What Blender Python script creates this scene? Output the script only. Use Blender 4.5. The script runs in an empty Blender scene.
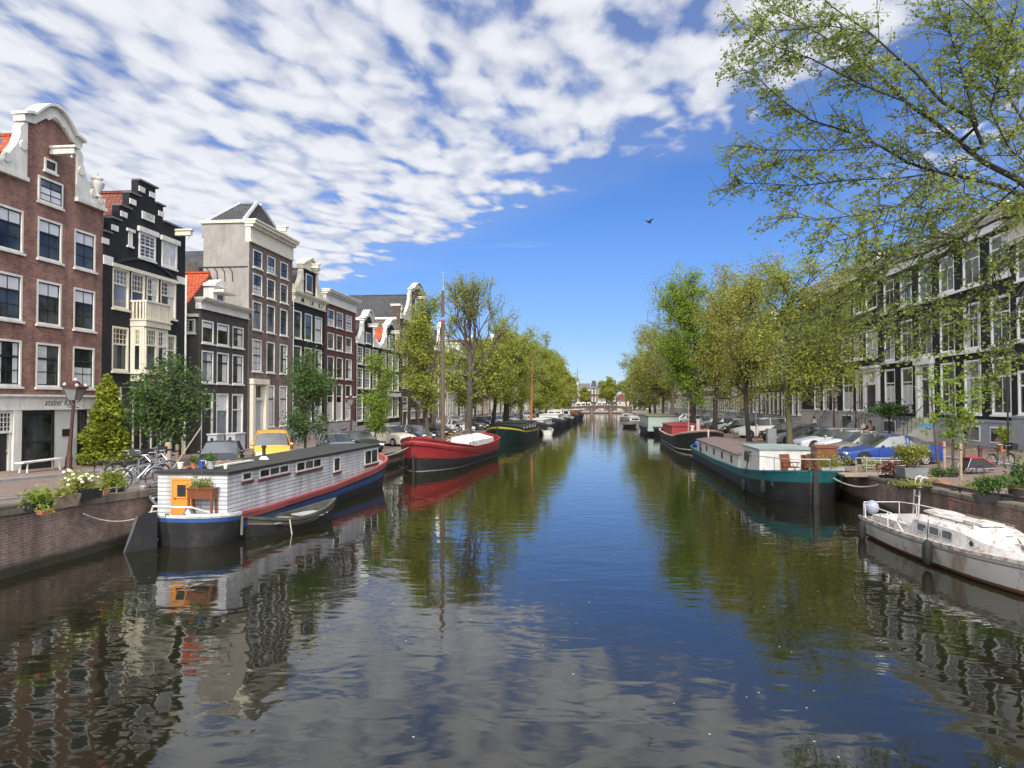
import bpy, math, random
from math import sin, cos, tan, pi, atan, atan2, hypot, radians as R
from mathutils import Vector, Matrix
random.seed(7)
SC = bpy.context.scene
COL = SC.collection
# ------------------------------------------------------------------ camera model (used to turn measured sight lines into places)
F = 770.0; CH = 4.5; YAW = atan(85/770.0); PITCH = atan(18/770.0)
def ray(px, py):
    x = (px-512)/F; y = (384-py)/F
    f = cos(PITCH)-y*sin(PITCH); u = sin(PITCH)+y*cos(PITCH)
    return (x*cos(YAW)-f*sin(YAW), f*cos(YAW)+x*sin(YAW), u)
def at_z(px, py, z):
    r = ray(px, py); t = (z-CH)/r[2]; return (r[0]*t, r[1]*t, z)
def at_x(px, py, X):
    r = ray(px, py); t = X/r[0]; return (X, r[1]*t, CH+r[2]*t)
def at_y(px, py, Y):
    r = ray(px, py); t = Y/r[1]; return (r[0]*t, Y, CH+r[2]*t)
def lerp(a, b, t): return a+(b-a)*t
def interp(pts, x):
    if x <= pts[0][0]: return pts[0][1]
    for (a, b), (c, d) in zip(pts, pts[1:]):
        if x <= c: return b+(d-b)*(x-a)/(c-a)
    return pts[-1][1]
def sstep(a, b, x):
    t = max(0, min(1, (x-a)/(b-a))); return t*t*(3-2*t)
ZP = [(-40, 2.3), (5, 2.2), (18, 1.82), (23, 1.6), (33, 1.33), (52, .98), (60, .92), (400, .92)]
def zs(Y): return interp(ZP, Y)
def xql(Y): return -14.95+0.025*(max(Y, 0)-20)      # left quay face
def xqr(Y): return 11.6                             # right quay face
def zg(X, Y):                                       # street height
    return zs(Y)+(0.75*sstep(16, 23, X) if X > 0 else 0)
def gnd(px, py):
    z = 1.2
    for i in range(40):
        p = at_z(px, py, z); z = zg(p[0], p[1])
    return p
XL = -25.6; XR = 23.0
# ------------------------------------------------------------------ mesh builder
class MB:
    def __init__(s): s.v = []; s.f = []; s.m = []
    def add(s, vs, fs, mi=0):
        o = len(s.v); s.v += [tuple(v) for v in vs]
        for f in fs: s.f.append(tuple(i+o for i in f)); s.m.append(mi)
        return s
    def quad(s, a, b, c, d, mi=0): return s.add([a, b, c, d], [(0, 1, 2, 3)], mi)
    def box(s, x0, x1, y0, y1, z0, z1, mi=0):
        return s.tbox(lambda a, b, d: (a, d, b), x0, x1, z0, z1, y0, y1, mi)
    def tbox(s, T, a0, a1, b0, b1, d0, d1, mi=0):
        vs = [T(a, b, d) for a in (a0, a1) for b in (b0, b1) for d in (d0, d1)]
        return s.add(vs, [(0, 1, 3, 2), (4, 6, 7, 5), (0, 4, 5, 1), (2, 3, 7, 6), (0, 2, 6, 4), (1, 5, 7, 3)], mi)
    def prism(s, poly, T, d0, d1, mi=0):
        n = len(poly)
        vs = [T(a, b, d0) for a, b in poly]+[T(a, b, d1) for a, b in poly]
        s.add(vs, [tuple(range(n))[::-1], tuple(range(n, 2*n))]+[(i, (i+1) % n, n+(i+1) % n, n+i) for i in range(n)], mi)
        return s
    def tube(s, pts, rad, n=6, mi=0, cap=True):
        pts = [Vector(p) for p in pts]
        if not isinstance(rad, (list, tuple)): rad = [rad]*len(pts)
        rings = []; up = None
        for i, p in enumerate(pts):
            d = (pts[min(i+1, len(pts)-1)]-pts[max(i-1, 0)])
            if d.length < 1e-9: d = Vector((0, 0, 1))
            d.normalize()
            if up is None:
                up = Vector((0, 0, 1)) if abs(d.z) < .9 else Vector((1, 0, 0))
            u = d.cross(up)
            if u.length < 1e-4: u = d.cross(Vector((0, 1, .3)))
            u.normalize(); w = u.cross(d)
            up = w
            rings.append([p+(u*cos(2*pi*k/n)+w*sin(2*pi*k/n))*rad[i] for k in range(n)])
        return s.loft(rings, True, cap, mi)
    def loft(s, rings, closed=True, cap=True, mi=0, mis=None):
        n = len(rings[0]); o = len(s.v)
        for r in rings: s.v += [tuple(p) for p in r]
        for i in range(len(rings)-1):
            for k in range(n if closed else n-1):
                k2 = (k+1) % n
                s.f.append((o+i*n+k, o+i*n+k2, o+(i+1)*n+k2, o+(i+1)*n+k))
                s.m.append(mis(i, k) if mis else mi)
        if cap:
            s.f.append(tuple(o+k for k in range(n))[::-1]); s.m.append(mi)
            s.f.append(tuple(o+(len(rings)-1)*n+k for k in range(n))); s.m.append(mi)
        return s
    def lathe(s, prof, c=(0, 0, 0), n=12, mi=0, axis='z', cap=True):
        def P(r, z, k):
            x, y = r*cos(2*pi*k/n), r*sin(2*pi*k/n)
            q = (x, y, z) if axis == 'z' else ((x, z, y) if axis == 'y' else (z, x, y))
            return (c[0]+q[0], c[1]+q[1], c[2]+q[2])
        return s.loft([[P(r, z, k) for k in range(n)] for r, z in prof], True, cap, mi)
    def ball(s, c, r, n=8, mi=0):
        if not isinstance(r, (tuple, list)): r = (r, r, r)
        m = max(4, n//2+1)
        rings = []
        for i in range(m+1):
            t = pi*(i+.02)/(m+.04)
            rings.append([(c[0]+r[0]*sin(t)*cos(2*pi*k/n), c[1]+r[1]*sin(t)*sin(2*pi*k/n), c[2]-r[2]*cos(t)) for k in range(n)])
        return s.loft(rings, True, True, mi)
    def mesh(s, name, mats, smooth=False):
        me = bpy.data.meshes.new(name)
        me.from_pydata(s.v, [], s.f)
        for m in mats: me.materials.append(m)
        if len(mats) > 1: me.polygons.foreach_set('material_index', s.m)
        if smooth: me.polygons.foreach_set('use_smooth', [True]*len(s.f))
        me.update()
        return me
    def build(s, name, mats, parent=None, smooth=False, off=None, wn=True):
        if not isinstance(mats, (list, tuple)): mats = [mats]
        if parent is not None and off is None and wn:
            r = parent
            off = Vector((0, 0, 0))
            while r is not None: off += Vector(r.location); r = r.parent
        if off is not None:
            ox, oy, oz = off
            s.v = [(x-ox, y-oy, z-oz) for x, y, z in s.v]
        me = s.mesh(name, mats, smooth)
        if smooth:
            try: me.set_sharp_from_angle(angle=R(40))
            except Exception: pass
        return link(name, me, parent)
def link(name, data, parent=None, loc=None, rz=0):
    o = bpy.data.objects.new(name, data); COL.objects.link(o)
    if parent is not None: o.parent = parent
    if loc is not None: o.location = loc
    if rz: o.rotation_euler = (0, 0, rz)
    return o
def tag(o, label=None, cat=None, group=None, kind=None):
    if label: o['label'] = label
    if cat: o['category'] = cat
    if group: o['group'] = group
    if kind: o['kind'] = kind
    return o
def thing(name, label, cat, loc=(0, 0, 0), rz=0, group=None):
    o = link(name, None, None, loc, rz); o.empty_display_size = .3
    return tag(o, label, cat, group)
def copy_tree(o, parent=None):
    c = o.copy(); COL.objects.link(c)
    if parent is not None: c.parent = parent
    for ch in o.children: copy_tree(ch, c)
    return c
# ------------------------------------------------------------------ materials
MATS = {}
def newmat(name):
    m = bpy.data.materials.new(name); m.use_nodes = True
    nt = m.node_tree; b = nt.nodes['Principled BSDF']
    return m, nt, b
def rgb(c): return (c[0], c[1], c[2], 1)
def N(nt, t, **k):
    n = nt.nodes.new(t)
    for a, b in k.items(): setattr(n, a, b)
    return n
def mat(name, col, rough=.6, var=.18, scale=2.5, metal=0, bump=0, dirt=0, spec=.4, streak=0):
    if name in MATS: return MATS[name]
    m, nt, b = newmat(name); L = nt.links.new
    b.inputs['Roughness'].default_value = rough; b.inputs['Metallic'].default_value = metal
    b.inputs['Specular IOR Level'].default_value = spec
    g = N(nt, 'ShaderNodeNewGeometry')
    n1 = N(nt, 'ShaderNodeTexNoise'); n1.inputs['Scale'].default_value = scale; n1.inputs['Detail'].default_value = 6; n1.inputs['Roughness'].default_value = .65
    L(g.outputs['Position'], n1.inputs['Vector'])
    mr = N(nt, 'ShaderNodeMapRange'); mr.inputs[1].default_value = .25; mr.inputs[2].default_value = .75
    mr.inputs[3].default_value = 1-var; mr.inputs[4].default_value = 1+var
    L(n1.outputs['Fac'], mr.inputs[0])
    mx = N(nt, 'ShaderNodeMix', data_type='RGBA', blend_type='MULTIPLY'); mx.inputs[0].default_value = 1
    mx.inputs[6].default_value = rgb(col); L(mr.outputs[0], mx.inputs[7])
    out = mx.outputs[2]
    if dirt or streak:
        mp = N(nt, 'ShaderNodeMapping'); mp.inputs['Scale'].default_value = (1.3, 1.3, .22 if streak else 1)
        L(g.outputs['Position'], mp.inputs['Vector'])
        n2 = N(nt, 'ShaderNodeTexNoise'); n2.inputs['Scale'].default_value = 1.6; n2.inputs['Detail'].default_value = 8; n2.inputs['Roughness'].default_value = .7
        L(mp.outputs[0], n2.inputs['Vector'])
        r2 = N(nt, 'ShaderNodeMapRange'); r2.inputs[1].default_value = .5; r2.inputs[2].default_value = .72; r2.inputs[3].default_value = 0; r2.inputs[4].default_value = dirt or streak
        L(n2.outputs['Fac'], r2.inputs[0])
        m2 = N(nt, 'ShaderNodeMix', data_type='RGBA'); L(r2.outputs[0], m2.inputs[0]); L(out, m2.inputs[6])
        m2.inputs[7].default_value = (.09, .075, .055, 1); out = m2.outputs[2]
    L(out, b.inputs['Base Color'])
    if bump:
        bp = N(nt, 'ShaderNodeBump'); bp.inputs['Strength'].default_value = bump; bp.inputs['Distance'].default_value = .02
        n3 = N(nt, 'ShaderNodeTexNoise'); n3.inputs['Scale'].default_value = scale*8; n3.inputs['Detail'].default_value = 4
        L(g.outputs['Position'], n3.inputs['Vector']); L(n3.outputs['Fac'], bp.inputs['Height']); L(bp.outputs[0], b.inputs['Normal'])
    MATS[name] = m
    return m
def brick(name, c1, c2, mort, bw=.22, bh=.068, rough=.8, flat=False, var=.25, tint=None, tide=None):
    """masonry or tiles: courses follow height, length runs along x+y (or x,y on the flat)"""
    if name in MATS: return MATS[name]
    m, nt, b = newmat(name); L = nt.links.new
    b.inputs['Roughness'].default_value = rough; b.inputs['Specular IOR Level'].default_value = .3
    g = N(nt, 'ShaderNodeNewGeometry'); sp = N(nt, 'ShaderNodeSeparateXYZ'); L(g.outputs['Position'], sp.inputs[0])
    cb = N(nt, 'ShaderNodeCombineXYZ')
    if flat:
        L(sp.outputs[0], cb.inputs[1]); L(sp.outputs[1], cb.inputs[0])
    else:
        ad = N(nt, 'ShaderNodeMath', operation='ADD'); L(sp.outputs[0], ad.inputs[0]); L(sp.outputs[1], ad.inputs[1])
        L(ad.outputs[0], cb.inputs[0]); L(sp.outputs[2], cb.inputs[1])
    br = N(nt, 'ShaderNodeTexBrick'); br.inputs['Scale'].default_value = 1
    br.inputs['Brick Width'].default_value = bw; br.inputs['Row Height'].default_value = bh
    br.inputs['Mortar Size'].default_value = bh*.13; br.inputs['Mortar Smooth'].default_value = .3
    br.inputs['Color1'].default_value = rgb(c1); br.inputs['Color2'].default_value = rgb(c2); br.inputs['Mortar'].default_value = rgb(mort)
    L(cb.outputs[0], br.inputs['Vector'])
    n1 = N(nt, 'ShaderNodeTexNoise'); n1.inputs['Scale'].default_value = .9; n1.inputs['Detail'].default_value = 9; n1.inputs['Roughness'].default_value = .72
    L(g.outputs['Position'], n1.inputs['Vector'])
    mr = N(nt, 'ShaderNodeMapRange'); mr.inputs[1].default_value = .28; mr.inputs[2].default_value = .72; mr.inputs[3].default_value = 1-var; mr.inputs[4].default_value = 1+var
    L(n1.outputs['Fac'], mr.inputs[0])
    mx = N(nt, 'ShaderNodeMix', data_type='RGBA', blend_type='MULTIPLY'); mx.inputs[0].default_value = 1
    L(br.outputs['Color'], mx.inputs[6]); L(mr.outputs[0], mx.inputs[7])
    out = mx.outputs[2]
    if not flat:   # soot and rain runs down the wall
        ms_ = N(nt, 'ShaderNodeMapping'); ms_.inputs['Scale'].default_value = (1.1, 1.1, .13); L(g.outputs['Position'], ms_.inputs[0])
        ns_ = N(nt, 'ShaderNodeTexNoise'); ns_.inputs['Scale'].default_value = 1.5; ns_.inputs['Detail'].default_value = 7; ns_.inputs['Roughness'].default_value = .68; L(ms_.outputs[0], ns_.inputs['Vector'])
        rs_ = N(nt, 'ShaderNodeMapRange'); rs_.inputs[1].default_value = .42; rs_.inputs[2].default_value = .70; rs_.inputs[3].default_value = 1.08; rs_.inputs[4].default_value = .62; L(ns_.outputs['Fac'], rs_.inputs[0])
        mxs = N(nt, 'ShaderNodeMix', data_type='RGBA', blend_type='MULTIPLY'); mxs.inputs[0].default_value = 1; L(out, mxs.inputs[6]); L(rs_.outputs[0], mxs.inputs[7]); out = mxs.outputs[2]
    if tint:   # damp / algae / lime stains with a shape of their own
        n2 = N(nt, 'ShaderNodeTexNoise'); n2.inputs['Scale'].default_value = .7; n2.inputs['Detail'].default_value = 8; n2.inputs['Roughness'].default_value = .7
        mp = N(nt, 'ShaderNodeMapping'); mp.inputs['Location'].default_value = (3, 9, 4); mp.inputs['Scale'].default_value = (1, 1, .5)
        L(g.outputs['Position'], mp.inputs[0]); L(mp.outputs[0], n2.inputs['Vector'])
        r2 = N(nt, 'ShaderNodeMapRange'); r2.inputs[1].default_value = .48; r2.inputs[2].default_value = .68; r2.inputs[4].default_value = .75
        L(n2.outputs['Fac'], r2.inputs[0])
        m2 = N(nt, 'ShaderNodeMix', data_type='RGBA'); L(r2.outputs[0], m2.inputs[0]); L(out, m2.inputs[6]); m2.inputs[7].default_value = rgb(tint); out = m2.outputs[2]
    if tide:   # algae band that the water level leaves on the masonry
        m3 = N(nt, 'ShaderNodeMath', operation='MULTIPLY_ADD'); m3.inputs[1].default_value = -.45; L(n1.outputs['Fac'], m3.inputs[0]); L(sp.outputs[2], m3.inputs[2])
        r3 = N(nt, 'ShaderNodeMapRange'); r3.inputs[1].default_value = .0; r3.inputs[2].default_value = .16; r3.inputs[3].default_value = .9; r3.inputs[4].default_value = 0; L(m3.outputs[0], r3.inputs[0])
        m4 = N(nt, 'ShaderNodeMix', data_type='RGBA'); L(r3.outputs[0], m4.inputs[0]); L(out, m4.inputs[6]); m4.inputs[7].default_value = rgb(tide); out = m4.outputs[2]
    L(out, b.inputs['Base Color'])
    bp = N(nt, 'ShaderNodeBump'); bp.inputs['Strength'].default_value = .5; bp.inputs['Distance'].default_value = .012; bp.invert = True
    L(br.outputs['Fac'], bp.inputs['Height']); L(bp.outputs[0], b.inputs['Normal'])
    MATS[name] = m
    return m
def leafmat(name, c1, c2, trans=.35):
    if name in MATS: return MATS[name]
    m, nt, b = newmat(name); L = nt.links.new
    g = N(nt, 'ShaderNodeNewGeometry')
    oi = N(nt, 'ShaderNodeObjectInfo')
    mx = N(nt, 'ShaderNodeMix', data_type='RGBA'); mx.inputs[6].default_value = rgb(c1); mx.inputs[7].default_value = rgb(c2)
    n1 = N(nt, 'ShaderNodeTexNoise'); n1.inputs['Scale'].default_value = .55; n1.inputs['Detail'].default_value = 2
    L(g.outputs['Position'], n1.inputs['Vector'])
    ad = N(nt, 'ShaderNodeMath', operation='MULTIPLY_ADD'); ad.inputs[1].default_value = .55
    L(g.outputs['Random Per Island'], ad.inputs[0])
    s2 = N(nt, 'ShaderNodeMapRange'); s2.inputs[1].default_value = .35; s2.inputs[2].default_value = .65; s2.inputs[4].default_value = .5
    L(n1.outputs['Fac'], s2.inputs[0]); L(s2.outputs[0], ad.inputs[2]); L(ad.outputs[0], mx.inputs[0])
    L(mx.outputs[2], b.inputs['Base Color']); b.inputs['Roughness'].default_value = .55; b.inputs['Specular IOR Level'].default_value = .25
    tr = N(nt, 'ShaderNodeBsdfTranslucent'); L(mx.outputs[2], tr.inputs['Color'])
    ms = N(nt, 'ShaderNodeMixShader'); ms.inputs[0].default_value = trans
    L(b.outputs[0], ms.inputs[1]); L(tr.outputs[0], ms.inputs[2])
    L(ms.outputs[0], nt.nodes['Material Output'].inputs['Surface'])
    MATS[name] = m
    return m
def glassmat(name, col=(.018, .021, .026), rough=.03, var=.5, ior=1.5):
    if name in MATS: return MATS[name]
    m, nt, b = newmat(name); L = nt.links.new
    g = N(nt, 'ShaderNodeNewGeometry')
    n1 = N(nt, 'ShaderNodeTexNoise'); n1.inputs['Scale'].default_value = .6; n1.inputs['Detail'].default_value = 2
    L(g.outputs['Position'], n1.inputs['Vector'])
    mr = N(nt, 'ShaderNodeMapRange'); mr.inputs[1].default_value = .35; mr.inputs[2].default_value = .65; mr.inputs[3].default_value = 1-var; mr.inputs[4].default_value = 1+var*1.6
    L(n1.outputs['Fac'], mr.inputs[0])
    mx = N(nt, 'ShaderNodeMix', data_type='RGBA', blend_type='MULTIPLY'); mx.inputs[0].default_value = 1; mx.inputs[6].default_value = rgb(col)
    L(mr.outputs[0], mx.inputs[7]); L(mx.outputs[2], b.inputs['Base Color'])
    b.inputs['Roughness'].default_value = rough; b.inputs['Specular IOR Level'].default_value = .5; b.inputs['IOR'].default_value = ior
    bp = N(nt, 'ShaderNodeBump'); bp.inputs['Strength'].default_value = .5; bp.inputs['Distance'].default_value = .022
    n2 = N(nt, 'ShaderNodeTexNoise'); n2.inputs['Scale'].default_value = 1.1; n2.inputs['Detail'].default_value = 1
    L(g.outputs['Position'], n2.inputs['Vector']); L(n2.outputs['Fac'], bp.inputs['Height']); L(bp.outputs[0], b.inputs['Normal'])
    MATS[name] = m
    return m
# palette
WHITE = mat('white_paint', (.64, .625, .575), .5, .12, 1.5, streak=.38)
WHITER = mat('white_paint_shade_lift', (.84, .84, .82), .45, .05, 1.5, streak=.08)  # trim white brightened in the colour to offset shade on the right row
CREAM = mat('cream_paint', (.62, .575, .46), .5, .08, 1.5, streak=.2)
STONE = mat('pale_stone', (.46, .44, .40), .8, .18, 2, dirt=.3)
GSTONE = mat('grey_stone', (.30, .30, .30), .8, .2, 2, dirt=.3)
CONC = mat('render_grey', (.265, .248, .228), .9, .22, .8, streak=.4)
BLACKP = mat('black_paint', (.022, .022, .026), .45, .2, 2)
IRON = mat('black_iron', (.015, .015, .016), .5, .2, 4)
BROWNIRON = mat('maroon_iron', (.06, .022, .022), .5, .15, 4)
GALV = mat('galvanised_steel', (.42, .44, .46), .4, .12, 6, metal=.7)
RUBBER = mat('rubber', (.015, .015, .015), .8, .2, 6)
WOOD = mat('weathered_wood', (.16, .12, .085), .8, .3, 5)
PALEWOOD = mat('pale_wood', (.26, .205, .15), .8, .25, 5)
CURT = mat('net_curtain', (.50, .50, .50), .25, .25, 3)
BLIND = mat('white_blind', (.62, .63, .65), .2, .08, 3)
GLASS = glassmat('window_glass', (.024, .027, .03), .03, .85)
GLASS2 = glassmat('window_glass_grey', (.05, .054, .058), .05, .8)
GLASSB = glassmat('window_glass_pale', (.115, .125, .14), .06, .5)
B_RED = brick('brick_redbrown', (.29, .135, .098), (.17, .076, .058), (.27, .205, .175), .26, .085, var=.35)
B_DRED = brick('brick_darkred', (.15, .05, .042), (.12, .04, .036), (.11, .07, .06))
B_BROWN = brick('brick_taupe', (.20, .142, .116), (.125, .09, .074), (.17, .145, .128), .26, .085, var=.32)
B_DBROWN = brick('brick_brown', (.10, .068, .052), (.078, .052, .042), (.09, .075, .065))
B_GREY = brick('brick_grey', (.068, .062, .06), (.055, .05, .05), (.06, .055, .055))
B_BLACK = brick('brick_black', (.019, .019, .023), (.0135, .0135, .017), (.017, .017, .019), var=.3)
B_QUAY = brick('brick_quay', (.245, .155, .122), (.155, .105, .088), (.27, .235, .205), .24, .075, tint=(.085, .075, .062), var=.45, tide=(.022, .026, .016))
B_PAVE = brick('brick_paving', (.235, .165, .135), (.19, .13, .11), (.13, .11, .09), .2, .1, flat=True)
B_ROAD = brick('brick_road', (.22, .16, .135), (.165, .122, .105), (.11, .095, .085), .2, .1, flat=True)
T_RED = brick('tiles_orange', (.52, .10, .035), (.44, .08, .03), (.17, .035, .02), .24, .2)
T_DRED = brick('tiles_dull_red', (.22, .07, .045), (.17, .055, .04), (.06, .025, .02), .24, .2)
T_SLATE = brick('tiles_slate', (.075, .075, .08), (.058, .058, .062), (.02, .02, .022), .26, .22)
# ------------------------------------------------------------------ camera, sun, sky
cam = bpy.data.cameras.new('camera'); co = link('camera', cam, None, (0, 0, CH))
co.rotation_euler = (pi/2+PITCH, 0, YAW)
cam.sensor_width = 36; cam.lens = 36*F/1024; cam.clip_start = .1; cam.clip_end = 3000
SC.camera = co
SC.render.resolution_x = 1024; SC.render.resolution_y = 768
SC.view_settings.view_transform = 'Standard'; SC.view_settings.look = 'None'
SC.view_settings.exposure = 0.35; SC.view_settings.gamma = 1
SUN_EL = R(41); sd = Vector((.12, -.95, 0)).normalized()
sdir = Vector((sd.x*cos(SUN_EL), sd.y*cos(SUN_EL), sin(SUN_EL)))
sl = bpy.data.lights.new('sun', 'SUN'); sl.energy = 2.5; sl.angle = R(3); sl.color = (1, .95, .87)
so = link('sun', sl, None, (0, -20, 60)); so.rotation_euler = (-sdir).to_track_quat('-Z', 'Y').to_euler()
W = bpy.data.worlds.new('World'); SC.world = W; W.use_nodes = True
def build_world():
    nt = W.node_tree; L = nt.links.new
    bg = nt.nodes['Background']; bg.inputs['Strength'].default_value = .1
    sky = N(nt, 'ShaderNodeTexSky', sky_type='NISHITA'); sky.sun_disc = False
    sky.sun_elevation = SUN_EL; sky.sun_rotation = atan2(sd.x, sd.y)
    sky.air_density = 1.0; sky.dust_density = .1; sky.ozone_density = 2.4; sky.altitude = 50
    hs = N(nt, 'ShaderNodeHueSaturation'); hs.inputs['Saturation'].default_value = 1.2; hs.inputs['Value'].default_value = .93
    tn = N(nt, 'ShaderNodeMix', data_type='RGBA', blend_type='MULTIPLY'); tn.inputs[0].default_value = 1; tn.inputs[7].default_value = (.90, .90, 1.12, 1); L(sky.outputs[0], tn.inputs[6]); L(tn.outputs[2], hs.inputs['Color'])
    tc = N(nt, 'ShaderNodeTexCoord'); sp = N(nt, 'ShaderNodeSeparateXYZ'); L(tc.outputs['Generated'], sp.inputs[0])
    def ma(op, a, b=None, c=None, clamp=False):
        n = N(nt, 'ShaderNodeMath', operation=op); n.use_clamp = clamp
        for i, v in enumerate((a, b, c)):
            if v is None: continue
            if isinstance(v, (int, float)): n.inputs[i].default_value = v
            else: L(v, n.inputs[i])
        return n.outputs[0]
    def mapr(x, a, b, c=0, d=1, st='SMOOTHSTEP'):
        n = N(nt, 'ShaderNodeMapRange', interpolation_type=st)
        L(x, n.inputs[0])
        for i, v in enumerate((a, b, c, d)): n.inputs[i+1].default_value = v
        return n.outputs[0]
    z = ma('MAXIMUM', sp.outputs[2], .02)
    u = ma('DIVIDE', sp.outputs[0], z); v = ma('DIVIDE', sp.outputs[1], z)
    # rotate so one axis runs along the streaks of the cloud field
    cb = N(nt, 'ShaderNodeCombineXYZ'); L(u, cb.inputs[0]); L(v, cb.inputs[1])
    def noise(scale, det, rough, loc=(0, 0, 0), sc=(1, 1, 1), rot=0, dist=0, src=None):
        mp = N(nt, 'ShaderNodeMapping'); mp.inputs['Location'].default_value = loc; mp.inputs['Scale'].default_value = sc; mp.inputs['Rotation'].default_value = (0, 0, rot)
        L(src or cb.outputs[0], mp.inputs[0])
        n = N(nt, 'ShaderNodeTexNoise'); n.inputs['Scale'].default_value = scale; n.inputs['Detail'].default_value = det; n.inputs['Roughness'].default_value = rough; n.inputs['Distortion'].default_value = dist
        L(mp.outputs[0], n.inputs['Vector']); return n.outputs['Fac']
    wob = noise(1.1, 3, .5, (5, 2, 0))
    edge = ma('ADD', ma('MULTIPLY_ADD', u, 1.25, v), ma('MULTIPLY_ADD', wob, 1.6, -.8))
    field = mapr(edge, 2.9, 4.1, 1, 0)                     # 1 inside the cloud field, 0 in the clear sky
    right = ma('MULTIPLY', mapr(u, .75, 1.35), mapr(v, 4.6, 3.4))   # a second bank on the right
    field = ma('MAXIMUM', field, ma('MULTIPLY', right, .72))
    n1 = noise(1.2, 3, .5, (1.3, .4, 0), (1, .6, 1), R(10)); n5 = noise(10.5, 5, .55, (3, 1, 0), (1, .5, 1), R(6), .3)
    n2 = noise(4.6, 3, .5, (0, 0, 0), (1, .62, 1), R(10), .25)
    mp = N(nt, 'ShaderNodeMapping'); mp.inputs['Scale'].default_value = (1, .62, 1); mp.inputs['Rotation'].default_value = (0, 0, R(10)); L(cb.outputs[0], mp.inputs[0])
    wn = N(nt, 'ShaderNodeTexNoise'); wn.inputs['Scale'].default_value = 3; wn.inputs['Detail'].default_value = 3; L(mp.outputs[0], wn.inputs['Vector'])
    wv = N(nt, 'ShaderNodeVectorMath', operation='MULTIPLY_ADD'); wv.inputs[1].default_value = (.34, .34, 0); L(wn.outputs['Color'], wv.inputs[0]); L(mp.outputs[0], wv.inputs[2])
    vo = N(nt, 'ShaderNodeTexVoronoi', feature='SMOOTH_F1'); vo.inputs['Scale'].default_value = 8.4; vo.inputs['Smoothness'].default_value = .6; L(wv.outputs[0], vo.inputs['Vector'])
    puff = ma('MULTIPLY_ADD', vo.outputs['Distance'], -.42, .42)
    d = ma('ADD', ma('ADD', ma('MULTIPLY', n1, .42), puff), ma('ADD', ma('MULTIPLY', n2, .34), ma('MULTIPLY', n5, .42)))
    d = ma('ADD', d, ma('MULTIPLY_ADD', field, .62, -.62))
    d = ma('ADD', d, mapr(u, -.2, -2.2, 0, .05)); a = mapr(d, .565, .81)
    a = ma('MAXIMUM', a, ma('MULTIPLY', field, .22))
    # thin streaks further out
    n3 = noise(1.4, 6, .6, (4.1, 7.7, 0), (.35, 1, 1), R(-20))
    wis = ma('MULTIPLY', mapr(n3, .56, .78), ma('MULTIPLY', mapr(edge, 7.5, 4.0), .42))
    a = ma('MAXIMUM', a, wis)
    a = ma('MULTIPLY', a, mapr(sp.outputs[2], .05, .16))
    n4 = noise(7.0, 5, .5, (9, 3, 0), (1, .5, 1), R(6), .25)
    cc = N(nt, 'ShaderNodeMix', data_type='RGBA'); L(mapr(ma('ADD', ma('MULTIPLY', d, .8), ma('MULTIPLY', n4, .4)), .72, .98), cc.inputs[0])
    cc.inputs[6].default_value = (4.6, 4.95, 5.9, 1); cc.inputs[7].default_value = (7.0, 7.15, 7.5, 1)
    mx = N(nt, 'ShaderNodeMix', data_type='RGBA'); L(ma('MULTIPLY', a, .96), mx.inputs[0]); hz = N(nt, 'ShaderNodeMix', data_type='RGBA', blend_type='MULTIPLY'); hz.inputs[0].default_value = 1; L(hs.outputs[0], hz.inputs[6])
    hc = N(nt, 'ShaderNodeMix', data_type='RGBA'); L(mapr(sp.outputs[2], .0, .24), hc.inputs[0]); hc.inputs[6].default_value = (.58, .72, .90, 1); hc.inputs[7].default_value = (.92, .96, 1, 1); L(hc.outputs[2], hz.inputs[7])
    L(hz.outputs[2], mx.inputs[6]); L(cc.outputs[2], mx.inputs[7])
    # bright cloud glow round the sun, added unseen behind the camera to fill both facades
    dt = N(nt, 'ShaderNodeVectorMath', operation='DOT_PRODUCT'); L(tc.outputs['Generated'], dt.inputs[0]); dt.inputs[1].default_value = tuple(sdir)
    lobe = ma('MULTIPLY', ma('POWER', ma('MAXIMUM', dt.outputs['Value'], 0.0), 4.0), 38.0)
    gl = N(nt, 'ShaderNodeMix', data_type='RGBA', blend_type='MULTIPLY'); gl.inputs[0].default_value = 1; gl.inputs[6].default_value = (1, .97, .92, 1); L(lobe, gl.inputs[7])
    ad = N(nt, 'ShaderNodeMix', data_type='RGBA', blend_type='ADD'); ad.inputs[0].default_value = 1; L(mx.outputs[2], ad.inputs[6]); L(gl.outputs[2], ad.inputs[7])
    L(ad.outputs[2], bg.inputs['Color'])
build_world()
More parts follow.
